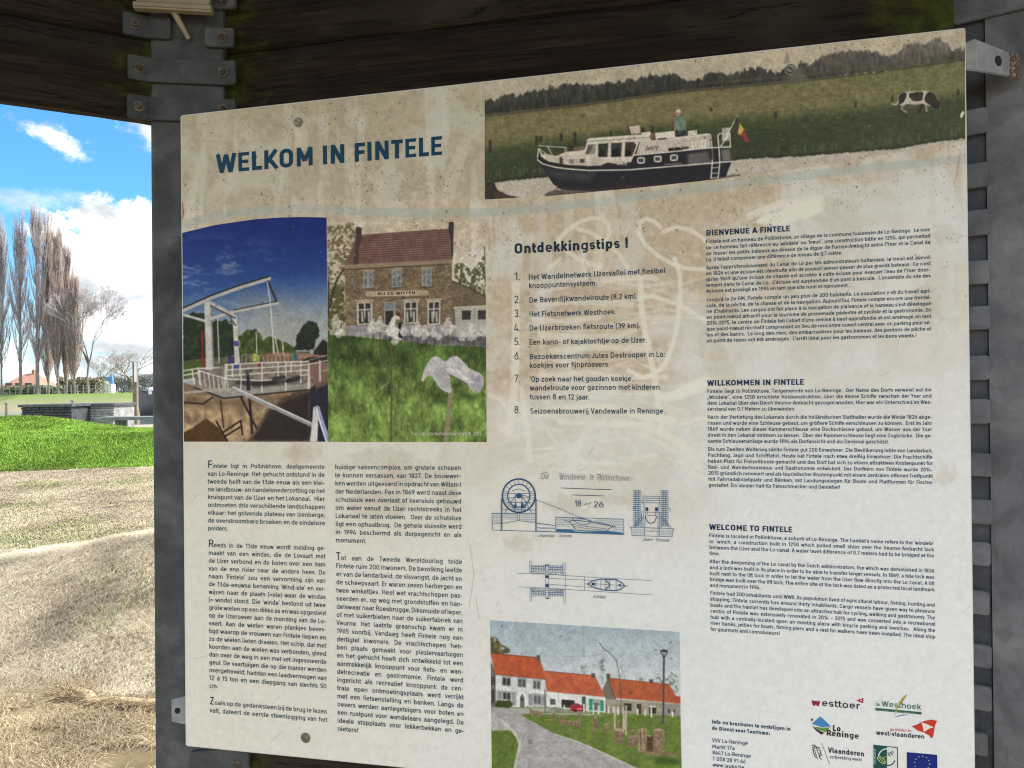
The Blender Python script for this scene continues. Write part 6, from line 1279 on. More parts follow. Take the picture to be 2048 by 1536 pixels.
# ------------------------------------------------------------------ lettering
BL1, BL2 = (18, 60, 84), (16, 66, 98)
def lerp2(a, b, t): return (a[0] + (b[0] - a[0]) * t, a[1] + (b[1] - a[1]) * t)
def para(lines, l0, l1, r0, r1, cap, name='paragraph', last=None, caps=None, col=BL1, bold=.128, minsp=.66):
    """lines set between the left baseline points l0..l1 and the right ones r0..r1 (first..last line)"""
    n = len(lines); ink = Ink(); L = []; k = cap / CAPH
    for i, t in enumerate(lines):
        f = i / max(n - 1, 1); L.append([t, lerp2(l0, l1, f), lerp2(r0, r1, f)])
    full = L[:-1] if last is not None else L; best = 9
    for i, (t, p0, p1) in enumerate(full):
        gs = [(c, glyph(c, bold)[2]) for c in t]; gw = sum(a * ((caps or 1) if j == 0 and i == 0 else 1) for j, (c, a) in enumerate(gs) if c != ' '); sw = sum(a for c, a in gs if c == ' ')
        best = min(best, (p1[0] - p0[0]) / (k * (gw + minsp * sw)))
    if last is not None:
        e = L[-1]; t_ = (last - e[1][0]) / (e[2][0] - e[1][0]); e[2] = lerp2(e[1], e[2], t_)
        best_last = (e[2][0] - e[1][0]) / (k * sum(glyph(c, bold)[2] for c in e[0])) 
    for i, (t, p0, p1) in enumerate(L):
        xl = best
        if last is not None and i == n - 1:
            gw = sum(glyph(c, bold)[2] for c in t if c != ' '); sw = sum(glyph(c, bold)[2] for c in t if c == ' '); xl = (p1[0] - p0[0]) / (k * (gw + .85 * sw)) if sw else None
        ink.text(t, p0, p1, cap, col, bold, xs=xl, caps=caps if i == 0 else None)
    return ink.build(name, 2 * TF, board)
para(["Fintele ligt in Pollinkhove, deelgemeente", "van Lo-Reninge. Het gehucht ontstond in de", "tweede helft van de 13de eeuw als een klei-", "ne landbouw- en handelsnederzetting op het", "kruispunt van de IJzer en het Lokanaal.  Hier", "ontmoeten drie verschillende landschappen", "elkaar: het golvende plateau van Izenberge,", "de overstroombare broeken en de eindeloze", "polders."],
     (414.9, 936), (415.8, 1060.5), (649.3, 937.8), (650.6, 1066.7), 9.2, last=456, caps=1.65)
para(["Reeds in de 13de eeuw wordt melding ge-", "maakt van een windas, die de Lovaart met", "de IJzer verbond en de boten over een dam", "van de ene rivier naar de andere hees. De", "naam ‘Fintele’ zou een vervorming zijn van", "de 13de-eeuwse benaming ‘Wind-ele’ en ver-", "wijzen naar de plaats (=ele) waar de windas", "(= winde) stond. Die ‘winde’ bestond uit twee", "grote wielen op een dikke as en was opgesteld", "op de IJzeroever aan de monding van de Lo-", "vaart. Aan de wielen waren plankjes beves-", "tigd waarop de vrouwen van Fintele liepen en", "zo de wielen lieten draaien. Het schip, dat met", "koorden aan de wielen was verbonden, gleed", "dan over de weg in een met vet ingesmeerde", "geul. De vaartuigen die op die manier werden", "overgeheveld, hadden een laadvermogen van", "12 à 15 ton en een diepgang van slechts 50", "cm."],
     (416.5, 1094.2), (418.4, 1375.2), (650.8, 1101), (653.6, 1393), 9.3, last=436.5, caps=1.65)
para(["Zoals op de gedenksteen bij de brug te lezen", "valt, dateert de eerste steenlegging van het"], (419, 1408.6), (419.2, 1424.8), (654.2, 1427.7), (654.6, 1444.0), 9.4, caps=1.6)
para(["huidige sassencomplex, om grotere schepen", "te kunnen versassen, van 1827. De bouwwer-", "ken werden uitgevoerd in opdracht van Willem I", "der Nederlanden. Pas in 1869 werd naast deze", "schutsluis een overlaat of keersluis gebouwd", "om water vanuit de IJzer rechtstreeks in het", "Lokanaal te laten vloeien.  Over de schutsluis", "ligt een ophaalbrug.  De gehele sluissite werd", "in 1994 beschermd als dorpsgezicht en als", "monument."],
     (669.7, 938.5), (671.2, 1084.6), (922.3, 940), (923.6, 1091.2), 9.5, last=733)
para(["Tot aan de Tweede Wereldoorlog telde", "Fintele ruim 200 inwoners. De bevolking leefde", "er van de landarbeid, de visvangst, de jacht en", "de scheepvaart. Er waren zeven herbergen en", "twee winkeltjes. Heel wat vrachtschepen pas-", "seerden er, op weg met grondstoffen en han-", "delswaar naar Roesbrugge, Diksmuide of Ieper,", "of met suikerbieten naar de suikerfabriek van", "Veurne. Het laatste graanschip kwam er in", "1965 voorbij. Vandaag heeft Fintele nog een", "dertigtal inwoners. De vrachtschepen heb-", "ben plaats gemaakt voor pleziervaartuigen", "en het gehucht heeft zich ontwikkeld tot een", "aantrekkelijk knooppunt voor fiets- en wan-", "delrecreatie en gastronomie. Fintele werd", "ingericht als recreatief knooppunt: de cen-", "trale open ontmoetingsplaats werd verrijkt", "met een fietsenstalling en banken. Langs de", "oevers werden aanlegsteigers voor boten en", "een rustpunt voor wandelaars aangelegd. De", "ideale stopplaats voor lekkerbekken en ge-", "nieters!"],
     (671.6, 1119.8), (674.9, 1461.4), (924.2, 1128.2), (928.3, 1483.4), 9.7, last=717, caps=1.6)
def col3(head, hp, paras, col=BL2):
    i = Ink(); i.text(head, hp[0], hp[1], 11.2, (12, 50, 84), .20); i.build('heading', 2 * TF, board)
    for lines, l0, l1, r0, r1, last in paras: para(lines, l0, l1, r0, r1, 7.6, last=last, col=col, bold=.14, minsp=.85)
col3("BIENVENUE A FINTELE", ((1411.7, 471.5), (1580.5, 462.3)), [
    (["Fintele est un hameau de Pollinkhove, un village de la commune fusionnée de Lo-Reninge.  Le nom", "de ce hameau fait référence au ‘windele’ ou ‘treuil’, une construction bâtie en 1250, qui permettait", "de hisser les petits bateaux au-dessus de la digue de Furnes-Ambacht entre l’Yser et le Canal de", "Lo. Il fallait compenser une différence de niveau de 0,7 mètre."], (1411.7, 487), (1411.9, 522.8), (1861, 462.3), (1861.3, 500), 1685),
    (["Après l’approfondissement du Canal de Lo par les administrateurs hollandais, le treuil est démoli", "en 1826 et une écluse est construite afin de pouvoir laisser passer de plus grands bateaux.  Ce n’est", "qu’en 1869 qu’une écluse de chasse est accolée à cette écluse pour évacuer l’eau de l’Yser direc-", "tement dans le Canal de Lo.  L’écluse est surplombée d’un pont à bascule.  L’ensemble du site des", "écluses est protégé en 1994 en tant que site rural et monument."], (1412, 539), (1412.4, 585.6), (1861.4, 517.9), (1862, 567), 1698),
    (["Jusqu’à la 2e GM, Fintele compte un peu plus de 200 habitants. La population y vit du travail agri-", "cole, de la pêche, de la chasse et de la navigation. Aujourd’hui, Fintele compte encore une trentai-", "ne d’habitants. Les cargos ont fait place à la navigation de plaisance et le hameau s’est développé", "en point-nœud attractif pour le tourisme de promenade pédestre et cycliste et la gastronomie. En", "2014-2015, le centre de Fintele fait l’objet d’une remise à neuf approfondie et est aménagé en tant", "que point-nœud récréatif comprenant un lieu de rencontre ouvert central avec un parking pour vé-", "los et des bancs.  Le long des rives, des embarcadères pour les bateaux, des pontons de pêche et", "un point de repos ont été aménagés.  L’arrêt idéal pour les gastronomes et les bons vivants !"], (1412.6, 603), (1412.9, 684.8), (1862.1, 585.1), (1862.8, 673.6), 1833.5)])
col3("WILLKOMMEN IN FINTELE", ((1414.2, 771.5), (1608.4, 769.4)), [
    (["Fintele liegt in Pollinkhove, Teilgemeinde von Lo-Reninge.  Der Name des Dorfs verweist auf die", "„Windele“, eine 1250 errichtete Holzkonstruktion, über die kleine Schiffe zwischen der Yser und", "dem Lokanal über den Deich Veurne-Ambacht gezogen wurden. Hier war ein Unterschied im Was-", "serstand von 0,7 Metern zu überwinden."], (1414.2, 786.3), (1414.4, 821.6), (1863.6, 782.8), (1864, 820.2), 1591),
    (["Nach der Vertiefung des Lokanals durch die holländischen Statthalter wurde die Winde 1826 abge-", "rissen und wurde eine Schleuse gebaut, um größere Schiffe verschleusen zu können.  Erst im Jahr", "1869 wurde neben dieser Kammerschleuse eine Dockschleuse gebaut, um Wasser aus der Yser", "direkt in den Lokanal strömen zu lassen.  Über der Kammerschleuse liegt eine Zugbrücke.  Die ge-", "samte Schleusenanlage wurde 1994 als Dorfansicht und als Denkmal geschützt."], (1414.6, 837.6), (1415.2, 885.6), (1864.2, 837.6), (1865, 887.3), 1778.5),
    (["Bis zum Zweiten Weltkrieg zählte Fintele gut 200 Einwohner. Die Bevölkerung lebte von Landarbeit,", "Fischfang, Jagd und Schifffahrt. Heute hat Fintele noch etwa dreißig Einwohner. Die Frachtschiffe", "haben Platz für Freizeitboote gemacht und das Dorf hat sich zu einem attraktiven Knotenpunkt für", "Rad- und Wandertourismus und Gastronomie entwickelt. Der Dorfkern von Fintele wurde 2014-", "2015 gründlich renoviert und als touristischer Knotenpunkt mit einem zentralen offenen Treffpunkt", "mit Fahrradabstellplatz und Bänken, mit Landungsstegen für Boote und Plattformen für Fischer", "gestaltet. Ein idealer Halt für Feinschmecker und Genießer!"], (1415.4, 901.8), (1416.6, 973.5), (1865.2, 905), (1866.2, 981), 1680.6)])
col3("WELCOME TO FINTELE", ((1418.1, 1059.3), (1585, 1064.8)), [
    (["Fintele is located in Pollinkhove, a suburb of Lo-Reninge. The hamlet’s name refers to the ‘windele’", "or ‘winch, a construction built in 1250 which pulled small ships over the Veurne-Ambacht lock", "between the IJzer and the Lo canal. A water level difference of 0.7 meters had to be bridged at the", "time."], (1418.1, 1074.3), (1418.7, 1110.1), (1868.1, 1090.5), (1868.6, 1127.4), 1440.3),
    (["After the deepening of the Lo canal by the Dutch administrators, the winch was demolished in 1826", "and a lock was built in its place in order to be able to transfer larger vessels. In 1869, a tide lock was", "built next to the lift lock in order to let the water from the IJzer flow directly into the Lo canal. A lift", "bridge was built over the lift lock. The entire site of the lock was listed as a protected local landmark", "and monument in 1994."], (1419, 1126.3), (1419.6, 1173.9), (1869, 1145.3), (1869.6, 1195.7), 1521.5),
    (["Fintele had 200 inhabitants until WWII. Its population lived of agricultural labour, fishing, hunting and", "shipping. Fintele currently has around thirty inhabitants. Cargo vessels have given way to pleasure", "boats and the hamlet has developed into an attractive hub for cycling, walking and gastronomy. The", "centre of Fintele was extensively renovated in 2014 – 2015 and was converted into a recreational", "hub with a centrally-located open air meeting place with bicycle parking and benches.  Along the", "river banks, jetties for boats, fishing piers and a rest for walkers have been installed. The ideal stop", "for gourmets and connoisseurs!"], (1420.1, 1189.3), (1420.9, 1261.6), (1870, 1213.7), (1871.6, 1289.8), 1560)])
i = Ink(); i.text("WELKOM IN FINTELE", (431.3, 346.5), (886, 309.3), 37.5, (10, 68, 98), .205); i.build('title', 2 * TF, board)
i = Ink(); i.text("Ontdekkingstips !", (1027.3, 507.6), (1258, 495.2), 20.5, (20, 50, 72), .205); i.build('heading', 2 * TF, board)
for num, yb, lines in (("1", 560.4, [("Het Wandelnetwerk IJzervallei met flexibel", (1056.8, 559.8), (1330.9, 546)), ("knooppuntensysteem.", (1057.4, 576.7), (1194, 570.9))]), ("2", 606.7, [("De Beverdijkwandelroute (8,2 km).", (1058, 605.6), (1274.5, 597.2))]), ("3", 634.3, [("Het Fietsnetwerk Westhoek.", (1058, 633.6), (1232.7, 628.5))]), ("4", 662.6, [("De IJzerbroeken fietsroute (39 km).", (1058.2, 661.5), (1280.5, 656))]), ("5", 690.7, [("Een kano- of kajaktochtje op de IJzer.", (1058.2, 689.8), (1294.3, 685))]), ("6", 719.3, [("Bezoekerscentrum Jules Destrooper in Lo:", (1058.8, 718.7), (1330.9, 713.6)), ("koekjes voor fijnproevers.", (1058.8, 736), (1219.8, 733.4))]), ("7", 764.6, [("‘Op zoek naar het gouden koekje’,", (1059.4, 763.7), (1268.5, 762)), ("wandelroute voor gezinnen met kinderen", (1059.4, 781), (1320, 779.4)), ("tussen 8 en 12 jaar.", (1059.4, 799), (1179.7, 799.2))]), ("8", 827.3, [("Seizoensbrouwerij Vandewalle in Reninge.", (1059.7, 827.3), (1330.1, 827))])):
    i = Ink(); i.text(num + ".", (1027.9, yb), (1041.5, yb - .5), 15.2, BL2, .11)
    for t, p0, p1 in lines: i.text(t, p0, p1, 11.0, BL1, .135)
    i.build('list_item', 2 * TF, board)
i = Ink(); i.text("Pop-up landschapskunstwerk 2015", (822, 870.6), (964, 870.6), 7.4, (208, 204, 186), .13); i.build('caption', 2 * TF, board)
i = Ink(); i.text("BIJ DE WITTEN", (754.5, 590.2), (831, 588.2), 5.6, (52, 46, 40), .19); i.build('caption', 2 * TF, board)
i = Ink(); i.text("Gerbrig", (1290, 302.2), (1315, 298.5), 9.2, (78, 42, 40), .14, slant=.25); i.build('boat_name', 2 * TF, board)
i = Ink()
for t, p0, p1, bo in (("Info en brochures te verkrijgen in", (1423.6, 1446.8), (1581.7, 1461.8), .21), ("de Dienst voor Toerisme:", (1423.6, 1459.6), (1540.3, 1470.4), .21), ("VVV Lo-Reninge", (1424.2, 1484.1), (1496, 1490.3), .135), ("Markt 17a", (1424.2, 1496.6), (1470, 1500.4), .135), ("8647 Lo-Reninge", (1424.6, 1508.6), (1502, 1515.7), .135), ("T 058 28 91 66", (1425, 1520.8), (1491.7, 1527.2), .135), ("www.lauka.be", (1425, 1533), (1488.3, 1538.4), .135)): i.text(t, p0, p1, 7.8, BL2, bo)
i.build('contact_details', 2 * TF, board)

# ---- line drawing of the old winch
D = Ink(); D.dim = 1.0; T_ = (960, 920, 4.876); B1 = (84, 120, 152); B2 = (122, 148, 168)
ln = lambda pts, w=5, c=B1, cl=False: D.line(pts, w, c, T_, cl)
cx_, cy_ = 378, 348
D.arc((cx_, cy_), 160, 163, 0, 360, 15, (50, 84, 122), T_, 44); D.arc((cx_, cy_), 108, 111, 0, 360, 11, (50, 84, 122), T_, 36)
for k in range(20):
    a = 6.2832 * k / 20; ln([(cx_ + 110 * math.cos(a), cy_ + 112 * math.sin(a)), (cx_ + 158 * math.cos(a), cy_ + 160 * math.sin(a))], 4)
D.disc((378, 348), 27, 27, (40, 84, 128), T_)
for pts in ([(345, 320), (345, 410)], [(408, 320), (408, 410)], [(345, 345), (240, 520)], [(408, 345), (510, 520)], [(215, 410), (545, 418)], [(215, 480), (545, 488)], [(230, 325), (345, 325)], [(230, 370), (345, 370)], [(408, 325), (525, 325)], [(408, 370), (525, 370)], [(310, 300), (378, 282), (440, 302)], [(410, 340), (480, 360)], [(310, 460), (440, 464)], [(350, 420), (350, 515)], [(405, 420), (405, 515)], [(300, 400), (320, 470)], [(455, 400), (440, 470)]): ln(pts, 6)
D.poly([(320, 470), (345, 420), (355, 420), (355, 470)], (44, 88, 132), T_); D.poly([(400, 420), (420, 420), (440, 470), (400, 470)], (44, 88, 132), T_)
for xx in (213, 545): ln([(xx, 375), (xx, 690)], 9, (60, 96, 128))
for xx in (205, 555): ln([(xx, 380), (xx, 690)], 3, B1)
ln([(118, 520), (545, 520)], 6); ln([(118, 520), (120, 682), (740, 702), (1402, 728)], 6); ln([(120, 625), (210, 620), (370, 590), (540, 612), (740, 640)], 5); ln([(365, 525), (365, 590)], 5); ln([(385, 525), (385, 590)], 5)
def bricks(x0, x1, y0, y1, sk, st=17):
    n_ = int((y1 - y0) / st)
    for j in range(n_ + 1): y_ = y0 + j * st; D.line([(x0, y_), (x1, y_ + sk * (x1 - x0))], 2.4, B2, T_, low=True)
    for j in range(n_):
        xx = x0 + (9 if j % 2 else 18)
        while xx < x1: y_ = y0 + j * st + sk * (xx - x0); D.line([(xx, y_), (xx + 3, y_ + st)], 2.4, B2, T_, low=True); xx += 19
bricks(120, 365, 525, 590, .01); bricks(390, 540, 528, 596, .01); bricks(120, 205, 592, 618, 0)
ln([(738, 556), (1402, 576), (1402, 728)], 5); ln([(738, 556), (740, 702)], 5)
bricks(742, 880, 560, 655, .02); bricks(1130, 1395, 574, 625, .02); bricks(1290, 1395, 640, 705, .02); bricks(880, 1000, 566, 590, .02)
D.poly([(745, 672), (900, 676), (930, 695), (1000, 700), (1230, 696), (1250, 690), (1395, 708), (1395, 726), (745, 703)], (66, 110, 150), T_); D.poly([(870, 600), (905, 640), (930, 680), (1010, 690), (1230, 694), (1290, 640), (1180, 625), (1080, 605), (960, 590), (890, 588)], (206, 204, 194), T_)
for pts, w in (([(870, 600), (905, 640), (930, 680), (1010, 690), (1230, 694), (1295, 645)], 8), ([(870, 600), (890, 588), (960, 590), (1080, 605), (1180, 625), (1320, 650)], 7), ([(900, 585), (905, 562), (960, 568), (1040, 580), (1090, 606)], 6), ([(915, 590), (960, 622), (1040, 630), (1090, 606)], 6), ([(890, 625), (1040, 648), (1240, 672)], 4), ([(905, 645), (1040, 668), (1230, 684)], 4), ([(1040, 580), (1280, 640)], 4), ([(820, 585), (870, 600)], 5), ([(545, 388), (740, 460), (940, 545), (1040, 580)], 4)): ln(pts, w, (62, 100, 138))
ln([(560, 620), (738, 640)], 4); ln([(560, 655), (640, 660), (738, 662)], 3, B2); ln([(560, 690), (738, 700)], 4); ln([(560, 660), (600, 668), (680, 664), (735, 672)], 4, (60, 110, 150))
ln([(795, 272), (1282, 290)], 6, (64, 84, 104)); ln([(904, 340), (1208, 350)], 6, (64, 84, 104))
q = lambda a, b: (960 + a / 4.876, 920 + b / 4.876)
D.text("18", q(920, 450), q(992, 452), 12, (46, 78, 110), .11); D.text("26", q(1103, 460), q(1210, 463), 12, (46, 78, 110), .11); ln([(1018, 440), (1040, 425), (1062, 430), (1082, 408)], 5, (60, 84, 108))
D.text("De", q(592, 188), q(672, 186), 12, (150, 148, 142), .11, slant=.1); D.text("Windeele", q(770, 190), q(1028, 192), 12, (150, 148, 142), .11, slant=.1); D.text("te", q(1070, 192), q(1110, 192), 12, (150, 148, 142), .11, slant=.1); D.text("Pollinchove.-", q(1140, 198), q(1490, 204), 12, (150, 148, 142), .11, slant=.1)
for pts in ([(600, 130), (650, 120), (672, 140)], [(770, 130), (800, 128), (790, 190)], [(1140, 140), (1180, 138), (1165, 220)]): ln(pts, 4, (152, 150, 144))
D.text("Langwerpige", q(565, 748), q(725, 752), 6.5, (90, 110, 130), .11, slant=.3); D.text("Doorsnede", q(770, 752), q(893, 756), 6.5, (90, 110, 130), .11, slant=.3); D.text("Dwarse", q(1590, 788), q(1685, 790), 6.5, (90, 110, 130), .11, slant=.3); D.text("Doorsnede", q(1712, 792), q(1845, 798), 6.5, (90, 110, 130), .11, slant=.3); D.text("Grondplan", q(1100, 1345), q(1228, 1350), 7, (90, 110, 130), .11, slant=.3)
# end view
for xc in (1532, 1800):
    for o_ in (-14, 12): ln([(xc + o_, 296), (xc + o_, 640)], 6, (80, 120, 158))
    for k in range(19): y_ = 300 + k * 19; ln([(xc - 38, y_), (xc + 36, y_ + 1)], 7, (84, 124, 162))
for pts in ([(1590, 350), (1750, 356), (1752, 420), (1588, 412), (1590, 350)], [(1590, 370), (1750, 376)], [(1590, 392), (1750, 398)], [(1570, 405), (1600, 430), (1600, 495)], [(1770, 412), (1745, 438), (1742, 500)], [(1560, 505), (1790, 512)], [(1612, 505), (1606, 735)], [(1750, 510), (1750, 740)], [(1636, 510), (1636, 540), (1712, 542), (1712, 512)], [(1575, 520), (1572, 660)], [(1592, 520), (1590, 660)], [(1765, 520), (1768, 660)], [(1735, 520), (1736, 738)], [(1580, 545), (1500, 650)], [(1775, 548), (1860, 655)], [(1590, 560), (1515, 655)], [(1768, 560), (1846, 655)], [(1465, 655), (1890, 668), (1890, 685), (1875, 690), (1875, 748), (1482, 735), (1480, 665), (1465, 655)], [(1620, 660), (1740, 664)], [(1620, 690), (1740, 694)], [(1490, 490), (1500, 460), (1520, 460)], [(1855, 500), (1855, 470), (1835, 465)]): ln(pts, 5)
D.poly([(1615, 460), (1640, 460), (1640, 496), (1615, 496)], (48, 78, 60), T_); D.poly([(1708, 462), (1735, 462), (1735, 500), (1708, 500)], (48, 84, 128), T_); D.arc((1668, 545), 52, 72, 0, 180, 7, (34, 64, 96), T_); bricks(1486, 1600, 672, 730, .02); bricks(1756, 1872, 680, 738, .02)
# plan
for pts in ([(360, 1103), (640, 1112), (1020, 1138), (1678, 1175)], [(378, 1235), (700, 1250), (1020, 1272), (1678, 1314)], [(670, 1152), (830, 1160), (1090, 1172)], [(670, 1210), (830, 1222), (1090, 1242)], [(1018, 1135), (1020, 1273)], [(832, 1095), (832, 1270)], [(640, 1120), (640, 1255)], [(670, 1122), (670, 1258)], [(490, 1088), (820, 1098)], [(490, 1098), (820, 1122)], [(490, 1250), (820, 1264)], [(490, 1262), (820, 1278)]): ln(pts, 3.6, (84, 108, 124))
for x_, a, b in ((486, 970, 1095), (500, 985, 1095), (810, 996, 1125), (830, 996, 1125), (488, 1250, 1378), (505, 1250, 1378), (812, 1265, 1395), (832, 1265, 1395)): ln([(x_, a), (x_, b)], 4, (84, 120, 150))
for y_ in (1035, 1058, 1280, 1302): ln([(500, y_), (640, y_ + 6)], 6, (80, 124, 160)); ln([(668, y_ + 8), (812, y_ + 14)], 6, (80, 124, 160))
for k in range(9):
    for base in (500, 668): x_ = base + 8 + k * 16; ln([(x_, 1022), (x_, 1086)], 4, B1); ln([(x_, 1270), (x_, 1330)], 4, B1)
for y_ in (1106, 1270): 
    for k in range(6): ln([(512 + k * 55, y_), (530 + k * 55, y_ + 1)], 6, (110, 140, 160))
D.poly([(640, 1122), (670, 1124), (670, 1152), (640, 1150)], (36, 66, 100), T_); D.poly([(640, 1208), (670, 1210), (670, 1238), (640, 1236)], (36, 66, 100), T_); ln([(640, 1030), (665, 1030), (665, 1085), (640, 1085)], 4, B1, True); ln([(642, 1285), (668, 1288), (668, 1345), (645, 1345)], 4, B1, True); D.arc((655, 1030), 14, 10, 180, 360, 8, (60, 70, 80), T_); D.arc((658, 1340), 14, 10, 0, 180, 8, (60, 70, 80), T_)
for pts, w in (([(1050, 1208), (1110, 1172), (1180, 1160), (1330, 1166), (1390, 1200), (1412, 1228), (1370, 1260), (1330, 1272), (1210, 1266), (1120, 1246), (1050, 1208)], 10), ([(1035, 1206), (1052, 1208)], 6), ([(1410, 1228), (1440, 1226)], 7), ([(1132, 1172), (1132, 1246)], 5), ([(1180, 1165), (1180, 1258)], 5), ([(1222, 1165), (1222, 1262)], 4), ([(1265, 1168), (1265, 1266)], 4), ([(1328, 1170), (1328, 1268)], 5), ([(1120, 1205), (1400, 1222)], 3), ([(1225, 1170), (1270, 1215), (1225, 1262)], 10)): ln(pts, w, (66, 104, 138))
D.poly([(1090, 1196), (1120, 1194), (1120, 1222), (1094, 1220)], (40, 70, 104), T_); D.poly([(1350, 1208), (1378, 1210), (1376, 1232), (1350, 1230)], (70, 104, 136), T_)
D.build('line_drawing', 2 * TF, board)

# ---- logos along the bottom right
LT = (1600, 1370, 5.8514); q = lambda a, b: (1600 + a / 5.8514, 1370 + b / 5.8514)
NVY = (38, 40, 62)
i = Ink(); i.text("w", q(132, 238), q(240, 248), 14, (150, 30, 56), .21); i.text("esttoer", q(250, 246), q(705, 284), 14, NVY, .14)
i.poly([(662, 178), (745, 152), (738, 215), (712, 205)], (158, 30, 56), LT); i.poly([(700, 178), (728, 172), (722, 192)], (236, 226, 224), LT); i.build('logo', 2 * TF, board)
i = Ink(); i.text("de", q(884, 243), q(940, 248), 6.5, (60, 84, 78), .12); i.text("Westhoek", q(955, 250), q(1420, 290), 11.5, (52, 98, 82), .12)
i.poly([(884, 268), (1422, 318), (1422, 346), (884, 298)], (40, 96, 76), LT)
for k in range(15): 
    x_ = 930 + k * 29
    if k != 4: i.poly([(x_, 284 + (x_ - 884) * .093), (x_ + 16, 285 + (x_ - 884) * .093), (x_ + 16, 293 + (x_ - 884) * .093), (x_, 292 + (x_ - 884) * .093)], (150, 184, 168), LT)
i.poly([(1258, 108), (1225, 125), (1190, 160), (1155, 225), (1125, 290), (1100, 382), (1112, 350), (1135, 290), (1170, 215), (1210, 160)], (188, 176, 62), LT); i.poly([(1098, 384), (1150, 360), (1215, 345), (1280, 350), (1215, 354), (1150, 368)], (62, 112, 176), LT); i.build('logo', 2 * TF, board)
i = Ink(); i.poly([(136, 455), (240, 368), (365, 486), (250, 492)], (72, 138, 192), LT); i.poly([(165, 488), (250, 500), (352, 496), (300, 552), (230, 528)], (104, 152, 66), LT); i.poly([(140, 478), (180, 502), (230, 535), (290, 560), (250, 582), (195, 540)], (58, 48, 48), LT); i.text("Lo", q(378, 538), q(480, 545), 12, (46, 36, 40), .21, slant=.05); i.text("Reninge", q(305, 590), q(692, 632), 12, (46, 36, 40), .21, slant=.05); i.disc((142, 406), 13, 15, (90, 84, 74), LT); i.build('logo', 2 * TF, board)
i = Ink(); i.text("genieten in", q(1050, 535), q(1305, 552), 6.2, (206, 96, 84), .14); i.text("west-vlaanderen", q(890, 582), q(1460, 632), 9.5, NVY, .17)
i.poly([(1308, 482), (1370, 465), (1422, 436), (1470, 418), (1540, 405), (1606, 420), (1580, 470), (1570, 530), (1562, 590), (1546, 628), (1510, 590), (1450, 556), (1380, 535)], (206, 62, 52), LT); i.poly([(1422, 438), (1480, 455), (1562, 494), (1500, 515), (1450, 552), (1440, 500)], (238, 232, 222), LT); i.build('logo', 2 * TF, board)
i = Ink()
for pts, w in (([(140, 715), (165, 700)], 9), ([(142, 738), (172, 722)], 9), ([(145, 760), (160, 752), (178, 735)], 9), ([(165, 700), (185, 720), (200, 760), (215, 800), (235, 830)], 8), ([(155, 760), (160, 800), (180, 840), (205, 860)], 9), ([(175, 765), (180, 800), (200, 835)], 7), ([(200, 735), (225, 732), (232, 745)], 8), ([(215, 755), (240, 770), (245, 790), (232, 800), (252, 812), (250, 828), (225, 835), (235, 858), (255, 870)], 8), ([(188, 712), (196, 740)], 7)): i.line(pts, w, (48, 48, 54), LT)
i.line([(252, 676), (345, 922)], 5, (80, 80, 84), LT); i.text("Vlaanderen", q(328, 790), q(756, 838), 10.5, (46, 44, 58), .19); i.text("verbeelding werkt", q(345, 855), q(724, 893), 6.5, (60, 58, 70), .12); i.build('logo', 2 * TF, board)
i = Ink(); i.poly([(860, 700), (1145, 728), (1148, 1100), (860, 1100)], (36, 84, 84), LT); i.poly([(1018, 724), (1134, 738), (1136, 1100), (1018, 1100)], (224, 228, 222), LT); i.arc((1018, 845), 100, 98, 190, 280, 14, (210, 222, 214), LT); i.arc((1030, 845), 88, 96, 25, 95, 14, (36, 74, 74), LT)
i.line([(905, 845), (940, 838), (985, 870), (1000, 905), (985, 922), (945, 905), (912, 870), (905, 845)], 9, (190, 204, 110), LT); i.line([(925, 850), (990, 912)], 7, (190, 204, 110), LT); i.line([(975, 855), (1040, 815)], 7, (170, 190, 120), LT); i.line([(1030, 815), (1085, 785)], 6, (50, 84, 80), LT)
for a, b in ((1035, 795), (1050, 825), (1062, 790), (1080, 812), (1085, 780)): i.line([(a - 8, b - 6), (a + 8, b + 8)], 10, (50, 84, 80), LT)
i.text("LEADER", q(884, 925), q(884, 745), 4.2, (170, 200, 190), .15, up=(-1, 0)); i.build('logo', 2 * TF, board)
i = Ink(); i.poly([(1250, 786), (1606, 818), (1610, 1060), (1252, 1030)], (24, 44, 128), LT)
for k in range(12):
    a = 6.2832 * k / 12 + .1; cx0, cy0 = 1428 + 88 * math.cos(a), 918 + 86 * math.sin(a)
    i.poly([(cx0 + (9 if j % 2 == 0 else 4) * math.sin(j * .6283), cy0 - (9 if j % 2 == 0 else 4) * math.cos(j * .6283)) for j in range(10)], (220, 210, 140), LT)
i.build('logo', 2 * TF, board)
for ch, lab in zip([c for c in board.children if c.name.startswith('logo')], ('dark red and navy wordmark logo with a small flag', 'green wordmark logo with a yellow stroke', 'logo with a blue and green lozenge', 'logo with a red sail shape', 'logo with a black lion head', 'square teal logo with a leaf and a ring', 'blue flag with a ring of yellow stars')): ch['label'] = lab

